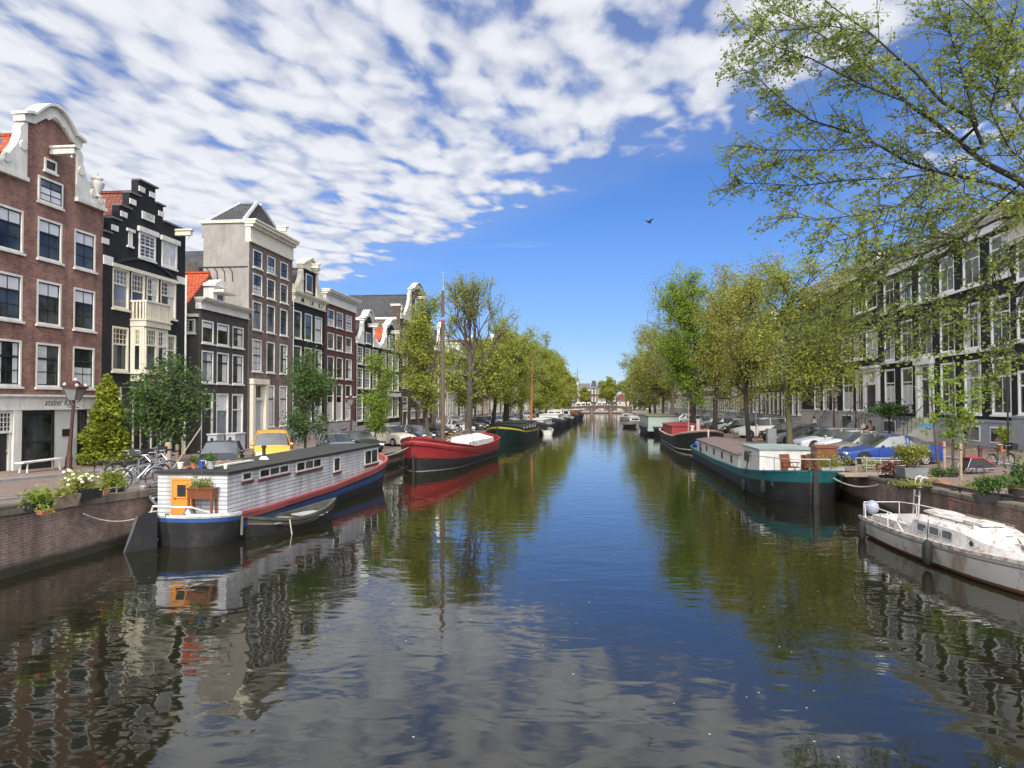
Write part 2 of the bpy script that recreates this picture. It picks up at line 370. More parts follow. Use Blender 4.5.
# ------------------------------------------------------------------ water
def water_mat():
    m, nt, b = newmat('canal_water'); L = nt.links.new
    b.inputs['Base Color'].default_value = (.011, .011, .005, 1); b.inputs['Roughness'].default_value = .03; b.inputs['IOR'].default_value = 1.62
    g = N(nt, 'ShaderNodeNewGeometry')
    def noise(scale, det, sc, rot=0, dist=0):
        mp = N(nt, 'ShaderNodeMapping'); mp.inputs['Scale'].default_value = sc; mp.inputs['Rotation'].default_value = (0, 0, rot)
        L(g.outputs['Position'], mp.inputs[0])
        n = N(nt, 'ShaderNodeTexNoise'); n.inputs['Scale'].default_value = scale; n.inputs['Detail'].default_value = det; n.inputs['Distortion'].default_value = dist
        L(mp.outputs[0], n.inputs['Vector']); return n.outputs['Fac']
    def ma(op, a, c):
        n = N(nt, 'ShaderNodeMath', operation=op)
        for i, v in enumerate((a, c)):
            if isinstance(v, (int, float)): n.inputs[i].default_value = v
            else: L(v, n.inputs[i])
        return n.outputs[0]
    a = noise(.55, 2, (1, 1.5, 1), .3, .6); c = noise(1.5, 1.5, (1, 1.6, 1), -.25, .5); e = noise(6, 2, (1, 1.4, 1), .1)
    p = noise(.07, 3, (1, .6, 1))
    pr = N(nt, 'ShaderNodeMapRange'); L(p, pr.inputs[0]); pr.inputs[1].default_value = .4; pr.inputs[2].default_value = .6; pr.inputs[3].default_value = .45; pr.inputs[4].default_value = 1.3
    h = ma('ADD', ma('MULTIPLY', a, .013), ma('MULTIPLY', pr.outputs[0], ma('ADD', ma('MULTIPLY', c, .0058), ma('MULTIPLY', e, .0004))))
    bp = N(nt, 'ShaderNodeBump'); bp.inputs['Strength'].default_value = 1; bp.inputs['Distance'].default_value = 1
    L(h, bp.inputs['Height']); L(bp.outputs[0], b.inputs['Normal'])
    # pollen and seed specks drifting on the surface
    vo = N(nt, 'ShaderNodeTexVoronoi'); vo.inputs['Scale'].default_value = 2.2; L(g.outputs['Position'], vo.inputs['Vector'])
    s1 = N(nt, 'ShaderNodeMath', operation='LESS_THAN'); s1.inputs[1].default_value = .035; L(vo.outputs['Distance'], s1.inputs[0])
    mx = N(nt, 'ShaderNodeMix', data_type='RGBA'); L(s1.outputs[0], mx.inputs[0]); mx.inputs[6].default_value = (.011, .011, .005, 1); mx.inputs[7].default_value = (.45, .44, .40, 1)
    L(mx.outputs[2], b.inputs['Base Color'])
    return m
mb = MB(); mb.quad((-20, -60, 0), (20, -60, 0), (20, 306, 0), (-20, 306, 0))
tag(mb.build('water', water_mat()), kind='structure')
# ------------------------------------------------------------------ ground, road, pavement
YS = [-40, -20, 0, 5, 12, 18, 20.5, 23, 28, 33, 40, 46, 52, 60, 80, 110, 140, 180, 220, 260, 279, 305]
EARTH = mat('earth', (.17, .14, .11), .95, .3, 1.2)
def strip(name, cols, m, dz=0, ys=YS, kind='structure'):
    """cols: functions of Y giving X, from one edge to the other"""
    mb = MB(); n = len(cols)
    for y in ys:
        for c in cols:
            x = c(y); mb.v.append((x, y, zg(x, y)+dz))
    for i in range(len(ys)-1):
        for k in range(n-1):
            a = i*n+k; mb.f.append((a, a+1, a+n+1, a+n)); mb.m.append(0)
    return tag(mb.build(name, m, wn=False), kind=kind)
c = lambda x: (lambda y: x)
facx = lambda y: XL+.03*max(0, y-100)
# one sheet of land with the canal cut out of it
def land():
    mb = MB(); cols = [c(-900), c(-60), lambda y: facx(y)-1, lambda y: xql(y)-.35, lambda y: 11.95] + [c(x) for x in (16, 18, 20, 22, 24, 60, 900)]
    n = len(cols)
    for y in YS:
        for k in cols: x = k(y); mb.v.append((x, y, zg(x, y)-.03))
    for i in range(len(YS)-1):
        for k in range(n-1):
            if k == 3: continue
            a = i*n+k; mb.f.append((a, a+1, a+n+1, a+n)); mb.m.append(0)
    mb.quad((-900, 305, .89), (900, 305, .89), (900, 2500, .89), (-900, 2500, .89))
    return tag(mb.build('ground', EARTH, wn=False), kind='structure')
land()
strip('left_road', [lambda y: xql(y)-.34, lambda y: facx(y)+3.6], B_ROAD)
strip('right_road', [c(11.94), c(16), c(17.5), c(19)], B_PAVE)
def walk(name, f0, f1, m):
    mb = MB(); n = 4
    xs = [f0, f0, lambda y: f0(y)+(.16 if f1(y) > f0(y) else -.16), f1]
    for y in YS:
        for k, f in enumerate(xs):
            x = f(y); mb.v.append((x, y, zg(x, y)+(-.02 if k == 0 else .11)))
    for i in range(len(YS)-1):
        for k in range(n-1):
            a = i*n+k; mb.f.append((a, a+1, a+n+1, a+n)); mb.m.append(1 if k < 2 else 0)
    return tag(mb.build(name, [m, GSTONE], wn=False), kind='structure')
walk('left_pavement', lambda y: facx(y)+3.5, lambda y: facx(y)-.3, B_PAVE)
def walk_right():
    mb = MB(); xs = [18.9, 18.9, 19.06, 21, 23.3]
    for y in YS:
        for k, x in enumerate(xs): mb.v.append((x, y, zg(x, y)+(-.02 if k == 0 else .11)))
    for i in range(len(YS)-1):
        for k in range(4):
            a = i*5+k; mb.f.append((a, a+1, a+6, a+5)); mb.m.append(1 if k < 2 else 0)
    return tag(mb.build('right_pavement', [B_PAVE, GSTONE], wn=False), kind='structure')
walk_right()
# quay walls: brick face, stone coping
def quay(label, fx, s):
    t = thing('quay_wall', label, 'quay wall', (fx(20), 20, 0))
    a = MB(); b_ = MB(); ys = [-40, -20, 0]+[3*i for i in range(1, 26)]+[90, 110, 140, 180, 220, 260, 279]
    n = len(ys)
    r1 = [[(fx(y), y, -1.2), (fx(y), y, zs(y)-.26), (fx(y)-s*.02*-1, y, zs(y)-.26)] for y in ys]
    a.loft([[(fx(y), y, -1.2), (fx(y), y, zs(y)-.1), (fx(y)+s*.4, y, zs(y)-.1), (fx(y)+s*.4, y, -1.2)] for y in ys], True, True)
    b_.loft([[(fx(y)-s*.05, y, zs(y)-(.2 if s < 0 else .1)), (fx(y)-s*.05, y, zs(y)+.02), (fx(y)-s*.03, y, zs(y)+.05), (fx(y)+s*.42, y, zs(y)+.05), (fx(y)+s*.42, y, zs(y)-.1)] for y in ys], True, True)
    a.build('brickwork', B_QUAY, t)
    b_.build('coping', brick('coping_stone', (.20, .165, .135), (.18, .15, .122), (.12, .10, .085), 1.6, .6, tint=(.085, .08, .06)), t)
    return t
quay('weathered brown brick quay wall with stone coping on the white houseboat side', xql, -1)
quay('weathered brown brick quay wall with stone coping behind the dirty white yacht', xqr, 1)
# far bridge of three low arches
def far_bridge():
    x0, x1, y0, y1 = -9.6, 12.4, 279, 287
    t = thing('arched_bridge', 'low brick bridge with three arches closing the far end of the canal', 'bridge', ((x0+x1)/2, y0, 0))
    spans = [(x0+2.0, x0+7.2), (x0+8.2, x0+14), (x0+15, x1-2.0)]
    top = lambda x: 3.15-.006*(x-1.4)**2
    poly = [(x0, -1)]
    for a, b in spans:
        poly.append((a, -1)); poly.append((a, .6))
        for i in range(1, 10):
            q = i/10; poly.append((lerp(a, b, q), .6+1.55*sin(pi*q)**.7))
        poly += [(b, .6), (b, -1)]
    poly += [(x1, -1)]
    up = [(lerp(x1, x0, i/12), top(lerp(x1, x0, i/12))) for i in range(13)]
    T = lambda a, b, d: (a, y0-d, b)
    MB().prism(poly+up, T, -8, 0).build('arch_wall', brick('brick_bridge', (.105, .06, .05), (.08, .048, .042), (.10, .085, .07)), t)
    m = MB()
    pp = [(lerp(x0, x1, i/12), top(lerp(x0, x1, i/12))+.01) for i in range(13)]
    m.prism(pp+[(x, z+.22) for x, z in pp[::-1]], T, -.25, .12)
    for a, b in spans:
        rim = [(lerp(a, b, i/12), .6+1.55*sin(pi*i/12)**.7) for i in range(13)]
        m.prism(rim+[(x+(x-(a+b)/2)*.06, z+.28) for x, z in rim[::-1]], T, -.05, .06)
    m.build('stone_trim', mat('bridge_trim', (.15, .115, .095), .85, .2), t)
    r = MB()
    for i in range(23):
        x = lerp(x0+.2, x1-.2, i/22); r.box(x-.04, x+.04, y0+.02, y0+.1, top(x)+.22, top(x)+1.05)
    for h in (.65, 1.05): r.tube([(lerp(x0, x1, i/12), y0+.06, top(lerp(x0, x1, i/12))+h) for i in range(13)], .035, 5)
    r.build('railing', IRON, t)
    d = MB(); d.prism([(x, z-.02) for x, z in pp]+[(x, z+.05) for x, z in pp[::-1]], T, -7.9, -.3); d.build('deck', B_ROAD, t)
    for x in (x0+1.1, x0+7.7, x0+14.5, x1-1.1):
        MB().box(x-.3, x+.3, y0-.35, y0-.02, -1, 2.3).build('pier', mat('bridge_trim', (.15, .115, .095), .85, .2), t)
far_bridge()
ew = thing('quay_wall', 'low brick quay wall across the canal end behind the far bridge', 'quay wall', (0, 304.6, 0))
MB().box(-22, 24, 304.4, 305.2, -1, .78).build('brickwork', B_QUAY, ew); MB().box(-22, 24, 304.3, 305.3, .78, .98).build('coping', STONE, ew)
# ------------------------------------------------------------------ houses: shared builders
def frame_of(side, x0):
    if side == 'L': return (lambda a, b, d: (x0+d, a, b)), pi/2
    if side == 'R': return (lambda a, b, d: (x0-d, a, b)), -pi/2
    return (lambda a, b, d: (a, x0-d, b)), 0.0
STY = {  # lower columns, bar heights, meeting rail, sash colour, upper columns
 'tri': (2, [.33], .66, 'd', 2), 'sash': (1, [], .5, 'd', 1), 'sash2': (2, [.25, .75], .5, 'd', 2), 'whitegrid': (3, [.17, .34, .68, .84], .5, 'w', 3),
 'plain': (1, [], .68, 'w', 1), 'plaind': (1, [], .68, 'd', 1), 'upper': (1, [.75, .87], .62, 'w', 4), 'two': (2, [.33, .66], None, 'd', 2), 'big': (1, [], None, 'd', 1),
 'two_w': (2, [.45], None, 'w', 2), 'tall': (1, [], .66, 'd', 2), 'grid46': (4, [.25, .5, .75], None, 'w', 4), 'T': (2, [], .68, 'w', 1)}
WC = {}; WRND = random.Random(99)
def wmesh(w, h, sty, fm, proud, fw, sill):
    k = (round(w*25), round(h*25), sty, fm.name, proud, fw, sill)
    if k in WC: return WC[k]
    nx, bars, mid, sc, nxu = STY[sty]
    o = 0 if proud else -.10
    T = lambda a, b, d: (a, -d, b)
    f = MB(); d0, d1 = (-.02, .06) if proud else (-.15, .012)
    f.tbox(T, 0, fw, 0, h, d0, d1); f.tbox(T, w-fw, w, 0, h, d0, d1)
    f.tbox(T, fw, w-fw, h-fw, h, d0, d1-.002); f.tbox(T, fw, w-fw, 0, fw, d0, d1-.002)
    if sill: f.tbox(T, -.07, w+.07, -.10, -.001, d0, .11)
    s = 0 if sc == 'w' else 1
    g0, g1 = .018+o, .05+o; e = .045
    for a, c in ((fw, fw+e), (w-fw-e, w-fw)): f.tbox(T, a, c, fw, h-fw, g0, g1, s)
    for a, c in ((fw, fw+e), (h-fw-e, h-fw)): f.tbox(T, fw+e, w-fw-e, a, c, g0, g1-.002, s)
    hh = h-2*fw; ym = None
    if mid: ym = fw+hh*mid; f.tbox(T, fw+e, w-fw-e, ym-.045, ym+.045, g0, g1+.012, s)
    for q in bars: y = fw+hh*q; f.tbox(T, fw+e, w-fw-e, y-.016, y+.016, g0, g1-.008, s)
    def verts(n, y0, y1):
        for i in range(1, n): x = fw+(w-2*fw)*i/n; f.tbox(T, x-.018, x+.018, y0, y1, g0, g1-.010, s)
    if ym: verts(nx, fw, ym-.045); verts(nxu, ym+.045, h-fw)
    else: verts(nx, fw, h-fw)
    p = MB(); p.quad(T(fw, fw, .02+o), T(w-fw, fw, .02+o), T(w-fw, h-fw, .02+o), T(fw, h-fw, .02+o))
    WC[k] = (f.mesh('window_mesh', [fm, IRON if sc == 'd' else fm]), [p.mesh('pane_mesh', [g_]) for g_ in (GLASS, GLASS2, GLASSB)], None)
    return WC[k]
CC = {}
def cmesh(w, h, kind, proud, fw):
    k = (round(w*25), round(h*25), kind, proud, fw)
    if k in CC: return CC[k]
    T = lambda a, b, d: (a, -d, b); d = .0225 if proud else -.0775
    c = MB(); m = BLIND if kind.startswith('blind') else CURT
    i0, i1, j0, j1 = fw+.045, w-fw-.045, fw+.045, h-fw-.045
    def panel(x0, x1, y0, y1, nwv=0):
        if not nwv: c.quad(T(x0, y0, d), T(x1, y0, d), T(x1, y1, d), T(x0, y1, d)); return
        n = nwv*2
        for i in range(n):
            a, b = lerp(x0, x1, i/n), lerp(x0, x1, (i+1)/n); da, db = (d, d+.008) if i % 2 == 0 else (d+.008, d)
            c.quad(T(a, y0, da), T(b, y0, db), T(b, y1, db), T(a, y1, da))
    W_ = i1-i0; H_ = j1-j0
    if kind == 'blind': panel(i0, i1, j1-H_*.30, j1)
    elif kind == 'blindbig': panel(i0, i1, j0, j0+H_*.62)
    elif kind == 'sides': panel(i0, i0+W_*.3, j0, j1, 3); panel(i1-W_*.22, i1, j0, j1, 2)
    elif kind == 'left': panel(i0, i0+W_*.52, j0, j1, 4)
    elif kind == 'right': panel(i1-W_*.45, i1, j0, j1, 4)
    elif kind == 'half': panel(i0, i1, j0, j0+H_*.5, 5)
    else: panel(i0, i1, j0, j1, 6)
    CC[k] = c.mesh('curtain_mesh', [m]); return CC[k]
def window(root, T, rot, a0, a1, b0, b1, sty='sash2', curt=None, fm=None, proud=False, d=0.0, fw=.10, sill=True, lite=False, pm=None, name='window'):
    fm = fm or WHITE; w = abs(a1-a0); h = b1-b0
    f, p, _ = wmesh(w, h, sty, fm, proud, fw, sill)
    p0 = T(max(a0, a1) if rot < 0 else min(a0, a1), b0, d)
    rl = root.location
    o = link(name, f, root, (p0[0]-rl[0], p0[1]-rl[1], p0[2]-rl[2]), rot)
    q = link('pane', WRND.choices(p, (.55, .3, .15))[0], o)
    if curt and not lite: link('curtain', cmesh(w, h, curt, proud, fw), o)
    return o
def wallgrid(mb, T, a0, a1, b0, b1, holes, rev=.16, mi=0, mr=0):
    As = sorted({a0, a1} | {x for h in holes for x in h[:2] if a0 < x < a1}); Bs = sorted({b0, b1} | {x for h in holes for x in h[2:4] if b0 < x < b1})
    for i in range(len(As)-1):
        for j in range(len(Bs)-1):
            ca, cb = (As[i]+As[i+1])/2, (Bs[j]+Bs[j+1])/2
            if any(h[0] < ca < h[1] and h[2] < cb < h[3] for h in holes): continue
            mb.quad(T(As[i], Bs[j], 0), T(As[i+1], Bs[j], 0), T(As[i+1], Bs[j+1], 0), T(As[i], Bs[j+1], 0), mi)
    for a, c, b, e in holes:
        mb.quad(T(a, b, 0), T(a, e, 0), T(a, e, -rev), T(a, b, -rev), mr); mb.quad(T(c, b, 0), T(c, e, 0), T(c, e, -rev), T(c, b, -rev), mr)
        mb.quad(T(a, e, 0), T(c, e, 0), T(c, e, -rev), T(a, e, -rev), mr); mb.quad(T(a, b, 0), T(c, b, 0), T(c, b, -rev), T(a, b, -rev), mr)
def house(side, x0, label, a0, a1, zb, ze, wall, wins=(), doors=(), depth=11, group=None, sidemat=None, name='canal_house', cat='canal house', fm=None, lite=False, step=0):
    """wins: (a0,a1,b0,b1,style,curtain); doors: (a0,a1,b0,b1,leaf material)"""
    T, rot = frame_of(side, x0)
    root = thing(name, label, cat, T((a0+a1)/2, zb, 0), 0, group)
    a0, a1 = min(a0, a1), max(a0, a1)
    holes = [(min(w[0], w[1]), max(w[0], w[1]), w[2], w[3]) for w in list(wins)+list(doors)]
    mb = MB(); wallgrid(mb, T, a0, a1, zb-.6, ze, holes)
    for a in (a0, a1): mb.quad(T(a, zb-.6, 0), T(a, ze, 0), T(a, ze, -depth), T(a, zb-.6, -depth), 1)
    mb.quad(T(a0, zb-.6, -depth), T(a1, zb-.6, -depth), T(a1, ze, -depth), T(a0, ze, -depth), 1)
    mb.quad(T(a0, ze, 0), T(a1, ze, 0), T(a1, ze, -depth), T(a0, ze, -depth), 1)
    mb.build('wall', [wall, sidemat or wall], root)
    for w in wins: window(root, T, rot, *w[:4], *(w[4:6] if len(w) > 4 else ()), fm=fm, lite=lite)
    for w in doors: door(root, T, *w, fm=fm)
    return root, T, rot
DOORG = mat('door_green_black', (.015, .022, .02), .3, .1)
def door(root, T, a0, a1, b0, b1, m=None, fm=None, lite=False):
    a0, a1 = min(a0, a1), max(a0, a1); fm = fm or WHITE
    f = MB(); fw = .11; bt = b0+(b1-b0)*.72
    f.tbox(T, a0, a0+fw, b0, b1, -.15, .015); f.tbox(T, a1-fw, a1, b0, b1, -.15, .015)
    f.tbox(T, a0+fw, a1-fw, b1-fw, b1, -.15, .013); f.tbox(T, a0+fw, a1-fw, bt, bt+.1, -.15, .013)
    fr = f.build('door_frame', fm, root)
    l = MB(); l.tbox(T, a0+fw, a1-fw, b0, bt, -.14, -.09)
    w = a1-a0-2*fw
    for q0, q1 in ((.08, .45), (.53, .93)):
        l.tbox(T, a0+fw+w*.15, a1-fw-w*.15, lerp(b0, bt, q0), lerp(b0, bt, q1), -.09, -.07)
    dr = l.build('door', m or DOORG, root)
    h = MB(); h.ball(T(a0+fw+w*.88, lerp(b0, bt, .47), -.05), .05, 6); h.build('handle', mat('brass', (.5, .36, .14), .3, .1, metal=1), dr, off=root.location)
    g = MB(); g.quad(T(a0+fw, bt+.1, -.1), T(a1-fw, bt+.1, -.1), T(a1-fw, b1-fw, -.1), T(a0+fw, b1-fw, -.1)); g.build('transom_pane', GLASS, root)
def cornice(root, T, a0, a1, b0, b1, m=None, proj=.55, dent=0, name='cornice'):
    m = m or WHITE; a0, a1 = min(a0, a1), max(a0, a1)
    h = b1-b0; c_ = MB()
    c_.tbox(T, a0-.005, a1+.005, b0, b1-h*.33, -.3, .09); c_.tbox(T, a0-.04, a1+.04, b0, b0+h*.09, .09, .17)
    c_.tbox(T, a0-.08, a1+.08, b1-h*.33, b1-h*.2, -.3, proj*.5); c_.tbox(T, a0-.14, a1+.14, b1-h*.2, b1-h*.07, -.3, proj*.85); c_.tbox(T, a0-.18, a1+.18, b1-h*.07, b1, -.3, proj)
    if dent:
        for i in range(dent):
            a = lerp(a0+.25, a1-.25, i/(dent-1)); c_.tbox(T, a-.09, a+.09, b0+h*.25, b1-h*.33, .09, proj*.42)
    return c_.build(name, m, root)
def roof_perp(root, T, a0, a1, ze, zr, d0, d1, m, am=None, th=.14, name='roof'):
    """ridge runs away from the street"""
    am = am if am is not None else (a0+a1)/2
    r = MB(); r.prism([(a0-.1, ze+.003), (am, zr), (a1+.1, ze+.003), (a1+.1, ze+th), (am, zr+th*1.3), (a0-.1, ze+th)], T, d1, d0)
    o = r.build(name, m, root)
    r.__init__(); r.prism([(a0, ze-.01), (a1, ze-.01), (am, zr-.01)], T, d1+.05, d0-.02); r.build('gable_end', B_DBROWN, root)
    k = MB(); k.tbox(T, am-.12, am+.12, zr+th*1.1, zr+th*1.3+.1, d1, d0); k.build('ridge', m, root)
    return o
def roof_par(root, T, a0, a1, ze, zr, d0, d1, m, hip=0, name='roof'):
    dm = (d0+d1)/2; r = MB()
    P = [T(a0, ze, d0), T(a1, ze, d0), T(a1, ze, d1), T(a0, ze, d1), T(a0+hip, zr, dm), T(a1-hip, zr, dm)]
    r.add(P, [(0, 1, 5, 4), (1, 2, 5), (2, 3, 4, 5), (3, 0, 4)])
    return r.build(name, m, root)
def chimney(root, T, a, z0, z1, d, m=None, w=.5):
    k = MB(); k.tbox(T, a-w, a+w, z0, z1, d-.4, d+.4); k.tbox(T, a-w-.06, a+w+.06, z1, z1+.14, d-.46, d+.46)
    for s in (-.5, .5): k.lathe([(.12, 0), (.1, .4)], T(a+s*w, z1+.14, d), 8)
    return k.build('chimney', m or B_DBROWN, root)
def hoist(root, T, a, z, m=None, L=.95):
    k = MB(); k.tbox(T, a-.13, a+.13, z-.14, z+.14, .001, L); k.tbox(T, a-.2, a+.2, z+.14, z+.24, .001, L+.12); k.tbox(T, a-.04, a+.04, z-.3, z-.14, L-.22, L-.14)
    return k.build('hoist_beam', m or WHITE, root)
def arch(a0, a1, z, rise, n=12, p=1.0): return [(lerp(a0, a1, i/n), z+rise*sin(pi*i/n)**p) for i in range(n+1)]
def neck_gable(root, T, rot, a0, a1, ze, n0, n1, zt, zp, wall, win=None, trim=None, vase=True, roofm=None, zsh=None, hoistz=None, ped='arch', roofd=10):
    """brick neck n0..n1 up to zt with a pediment to zp, scrolled claw pieces down to the shoulders"""
    trim = trim or WHITE; zsh = zsh or ze
    g = MB(); g.prism([(n0, ze), (n1, ze), (n1, zt)]+([(a, b) for a, b in arch(n1-(n1-n0)*.10, n0+(n1-n0)*.10, zt-.01, (zp-zt)*.62)] if ped == 'arch' else [])+[(n0, zt)], T, -.4, 0); g.build('neck', wall, root)
    w = (n1-n0); p = MB()
    if ped == 'arch':
        lo = [(n0-.25, zt-.1), (n0-.05, zt-.1)]+[(a, b) for a, b in arch(n0+w*.12, n1-w*.12, zt-.02, (zp-zt)*.55)]+[(n1+.05, zt-.1), (n1+.25, zt-.1)]
        hi = [(n1+.3, zt+.18), (n1, zt+.3)]+arch(n1-w*.10, n0+w*.10, zt+.32, (zp-zt)-.32)+[(n0, zt+.3), (n0-.3, zt+.18)]
        p.prism(lo+hi, T, -.42, .16)
        hi2 = [(n1+.36, zt+.18), (n1, zt+.30)]+arch(n1-w*.08, n0+w*.08, zt+.34, (zp-zt)-.30)+[(n0, zt+.3), (n0-.36, zt+.18)]
        p.prism(hi2+[(a, b+.13) for a, b in hi2[::-1]], T, -.44, .34)
        p.prism(arch(n0+w*.3, n1-w*.3, zt+(zp-zt)*.40, (zp-zt)*.34)+arch(n1-w*.36, n0+w*.36, zt+(zp-zt)*.36, (zp-zt)*.25), T, .16, .22)
    else:
        p.prism([(n0-.3, zt), (n1+.3, zt), (n1+.3, zt+.2), ((n0+n1)/2, zp), (n0-.3, zt+.2)], T, -.42, .14)
        p.prism([(n0-.36, zt+.2), ((n0+n1)/2, zp), (n1+.36, zt+.2), (n1+.36, zt+.34), ((n0+n1)/2, zp+.16), (n0-.36, zt+.34)], T, -.44, .32)
        p.tbox(T, n0-.3, n1+.3, zt-.14, zt+.02, -.42, .24)
    p.build('pediment', trim, root)
    for s, n, e in ((-1, n0, a0), (1, n1, a1)):
        L_ = abs(e-n); H = zt-zsh; c_ = MB()
        pts = [(n, zsh), (n, zt-.1)]
        for i in range(0, 15):     # concave sweep with two little volutes
            q = i/14; r_ = (1-q)**2.1
            a = n+s*L_*(.08+.86*q) if q > .12 else n+s*L_*(.10+.10*sin(q*26))
            b = zsh+.15+(H-.35)*r_+.10*sin(q*19)*(1-q)
            pts.append((a, b))
        pts += [(e, zsh+.55), (e, zsh)]
        c_.prism(pts, T, -.3, .10)
        c_.tbox(T, min(n, e)-.03, max(n, e)+.03, zsh-.14, zsh+.04, -.3, .2)
        for q, rr in ((.12, .22), (.55, .2), (.8, .17)):
            k = zsh+.12+(H-.3)*(1-q)**2.1*.6
            c_.prism([(n+s*L_*q+rr*cos(t*pi/5), k+rr+rr*sin(t*pi/5)) for t in range(10)], T, .1, .16)
        c_.build('claw_piece', trim, root)
        if vase:
            c = T(e-s*.45, zsh+.5, -.08)
            MB().lathe([(.28, 0), (.28, .1), (.12, .16), (.14, .26), (.34, .55), (.38, .75), (.2, .84), (.3, .95), (.3, 1.02), (.08, 1.12), (.08, 1.25)], c, 10).build('vase', trim, root, smooth=True)
    if win: window(root, T, rot, *win, proud=True, d=.003)
    if hoistz: hoist(root, T, (n0+n1)/2, hoistz, trim)
    roof_perp(root, T, a0+.15, a1-.15, zsh, zt-.25 if ped == 'arch' else zt-.1, -.45, -roofd, roofm or T_SLATE)
def stoop(root, T, a0, a1, zb, zt, n=5, m=None, rail=True, sgn=1):
    """steps up to a raised front door, running out from the wall, iron rail each side"""
    m = m or GSTONE; s = MB(); st = .27
    for i in range(n):
        s.tbox(T, a0+.004*i, a1-.004*i, zb-.3-.01*i, lerp(zb, zt, (i+1)/n)-.012, .002+.001*i, .7+st*(n-1-i)-.001*i)
    s.build('stoop', m, root)
    if rail:
        for a in (a0+.06, a1-.06):
            r = MB(); r.tube([T(a, zt+.95, .06), T(a, zt+.95, .7), T(a, zb+1.0, .7+st*(n-1))], .028, 5)
            for i in range(n+2):
                d = .1+.6*i/2 if i < 2 else .7+st*(i-2)
                zz = zt if d <= .7 else lerp(zt, zb, (d-.7)/(st*(n-1)+.01))
                r.tube([T(a, zz, d), T(a, zz+.95, d)], .016, 4)
            r.build('railing', IRON, root)
# ------------------------------------------------------------------ left row, near houses (measured on the facade plane)
TL, RL_ = frame_of('L', XL)
def A(px, py=330): return at_x(px, py, XL)[1]
def B(px, py): return at_x(px, py, XL)[2]
def px_cols(spec, py=330): return [(A(p, py), A(q, py)) for p, q in spec]
def grid(cols, rows): return [(c[0], c[1], r[0], r[1], r[2], (r[3][i % len(r[3])] if len(r) > 3 else None)) for r in rows for i, c in enumerate(cols)]
def lettering(root, T, rot, txt, a, b, d, size, m, shear=0.0, name='sign_lettering', al='CENTER'):
    cu = bpy.data.curves.new(name, 'FONT'); cu.body = txt; cu.size = size; cu.extrude = .006; cu.align_x = al; cu.align_y = 'CENTER'; cu.shear = shear; cu.resolution_u = 2
    cu.materials.append(m); p = T(a, b, d); rl = root.location
    t_ = bpy.data.objects.new('lettering_source', cu); me = bpy.data.meshes.new_from_object(t_); bpy.data.objects.remove(t_)
    o = link(name, me, root, (p[0]-rl[0], p[1]-rl[1], p[2]-rl[2])); o.rotation_euler = (pi/2, 0, rot)
    return o
def red_house():
    c2 = (A(36.7, 300), A(61.3, 300)); c3 = (A(73.6, 300), A(93.6, 300)); w = c2[1]-c2[0]
    c1r = A(22.3, 300); c1 = (c1r-w, c1r); c3 = (c3[0], c3[0]+w)
    a1 = A(102, 330); ce = (c2[0]+c2[1])/2; a0 = 2*ce-a1
    zb = zs(ce)+.1; zsh = B(26, 179); ze = zsh
    rows = [(B(36.7, 257.5), B(36.7, 215.5), 'tri', ['blind']), (B(35.5, 323.5), B(35.5, 278.5), 'tri', ['blind', 'blind', 'blind']), (B(34.5, 387), B(34.5, 342), 'tri', ['sides', 'left', 'half'])]
    b1 = B(50, 408.5); b2 = B(50, 396.8)
    shop = (A(19.5, 440), A(53, 440), zb+.25, b1-.05)
    wins = grid([c1, c2, c3], rows)
    doors = [(A(-6, 440), A(10.5, 440), zb, b1-.05, BLACKP)]
    root, T, rot = house('L', XL, 'tall red brown brick house with white scrolled neck gable and white shopfront', a0, a1, zb, ze, B_RED, wins, doors)
    n0, n1 = A(25.6, 150), A(75.2, 190)
    neck_gable(root, T, rot, a0, a1, ze, n0, n1, B(16.5, 112)-.15, B(45, 104.5), B_RED, None, zsh=ze, roofm=T_RED)
    window(root, T, rot, A(37.5, 190), A(62.3, 190), B(37.5, 200.5), B(37.5, 174.5), 'two', 'blindbig', proud=True, d=.003)
    window(root, T, rot, A(44, 163), A(56, 163), B(44, 169.5), B(44, 157), 'big', None, proud=True, d=.003)
    hoist(root, T, A(52, 151), B(52, 152), L=1.2)
    # white shopfront
    s = MB(); s.tbox(T, a0, a1, b1, b2, .003, .10); s.tbox(T, a0-.03, a1+.05, b2, b2+.10, .003, .22); s.tbox(T, a0, a1, b1-.06, b1+.03, .003, .15)
    for p, q in ((11, 19), (86, 91)): s.tbox(T, A(p, 440), A(q, 440), zb-.2, b1, .003, .13)
    s.build('shopfront', WHITE, root)
    g = MB(); x0, x1 = A(53.4, 440), A(85.8, 440)
    s = MB(); s.tbox(T, x0, A(76, 440), zb-.2, b1-.06, .003, .05); s.build('white_panel', mat('panel_white', (.52, .52, .51), .7, .06), root)
    k = MB(); k.tbox(T, A(61, 433), A(69, 433), B(65, 436), B(65, 429), .051, .08); k.build('plaque', BLACKP, root)
    window(root, T, rot, A(20, 440), A(53, 440), zb+.05, b1-.07, 'two_w', None, fm=BLACKP, proud=True, d=.003, fw=.14, sill=False, name='shop_window')
    window(root, T, rot, A(76.3, 440), A(85.7, 440), zb, b1-.07, 'two', None, fm=BLACKP, proud=True, d=.003, sill=False, name='glass_door')
    tz = lerp(zb, b1, .62)
    window(root, T, rot, A(-6, 420), A(10.7, 420), tz, b1-.08, 'grid46', None, proud=True, d=.016, sill=False, fw=.06, name='transom_window')
    lettering(root, T, rot, 'atelier K84', A(58, 403), B(58, 402.6), .101, .46, BLACKP, .25)
red_house()
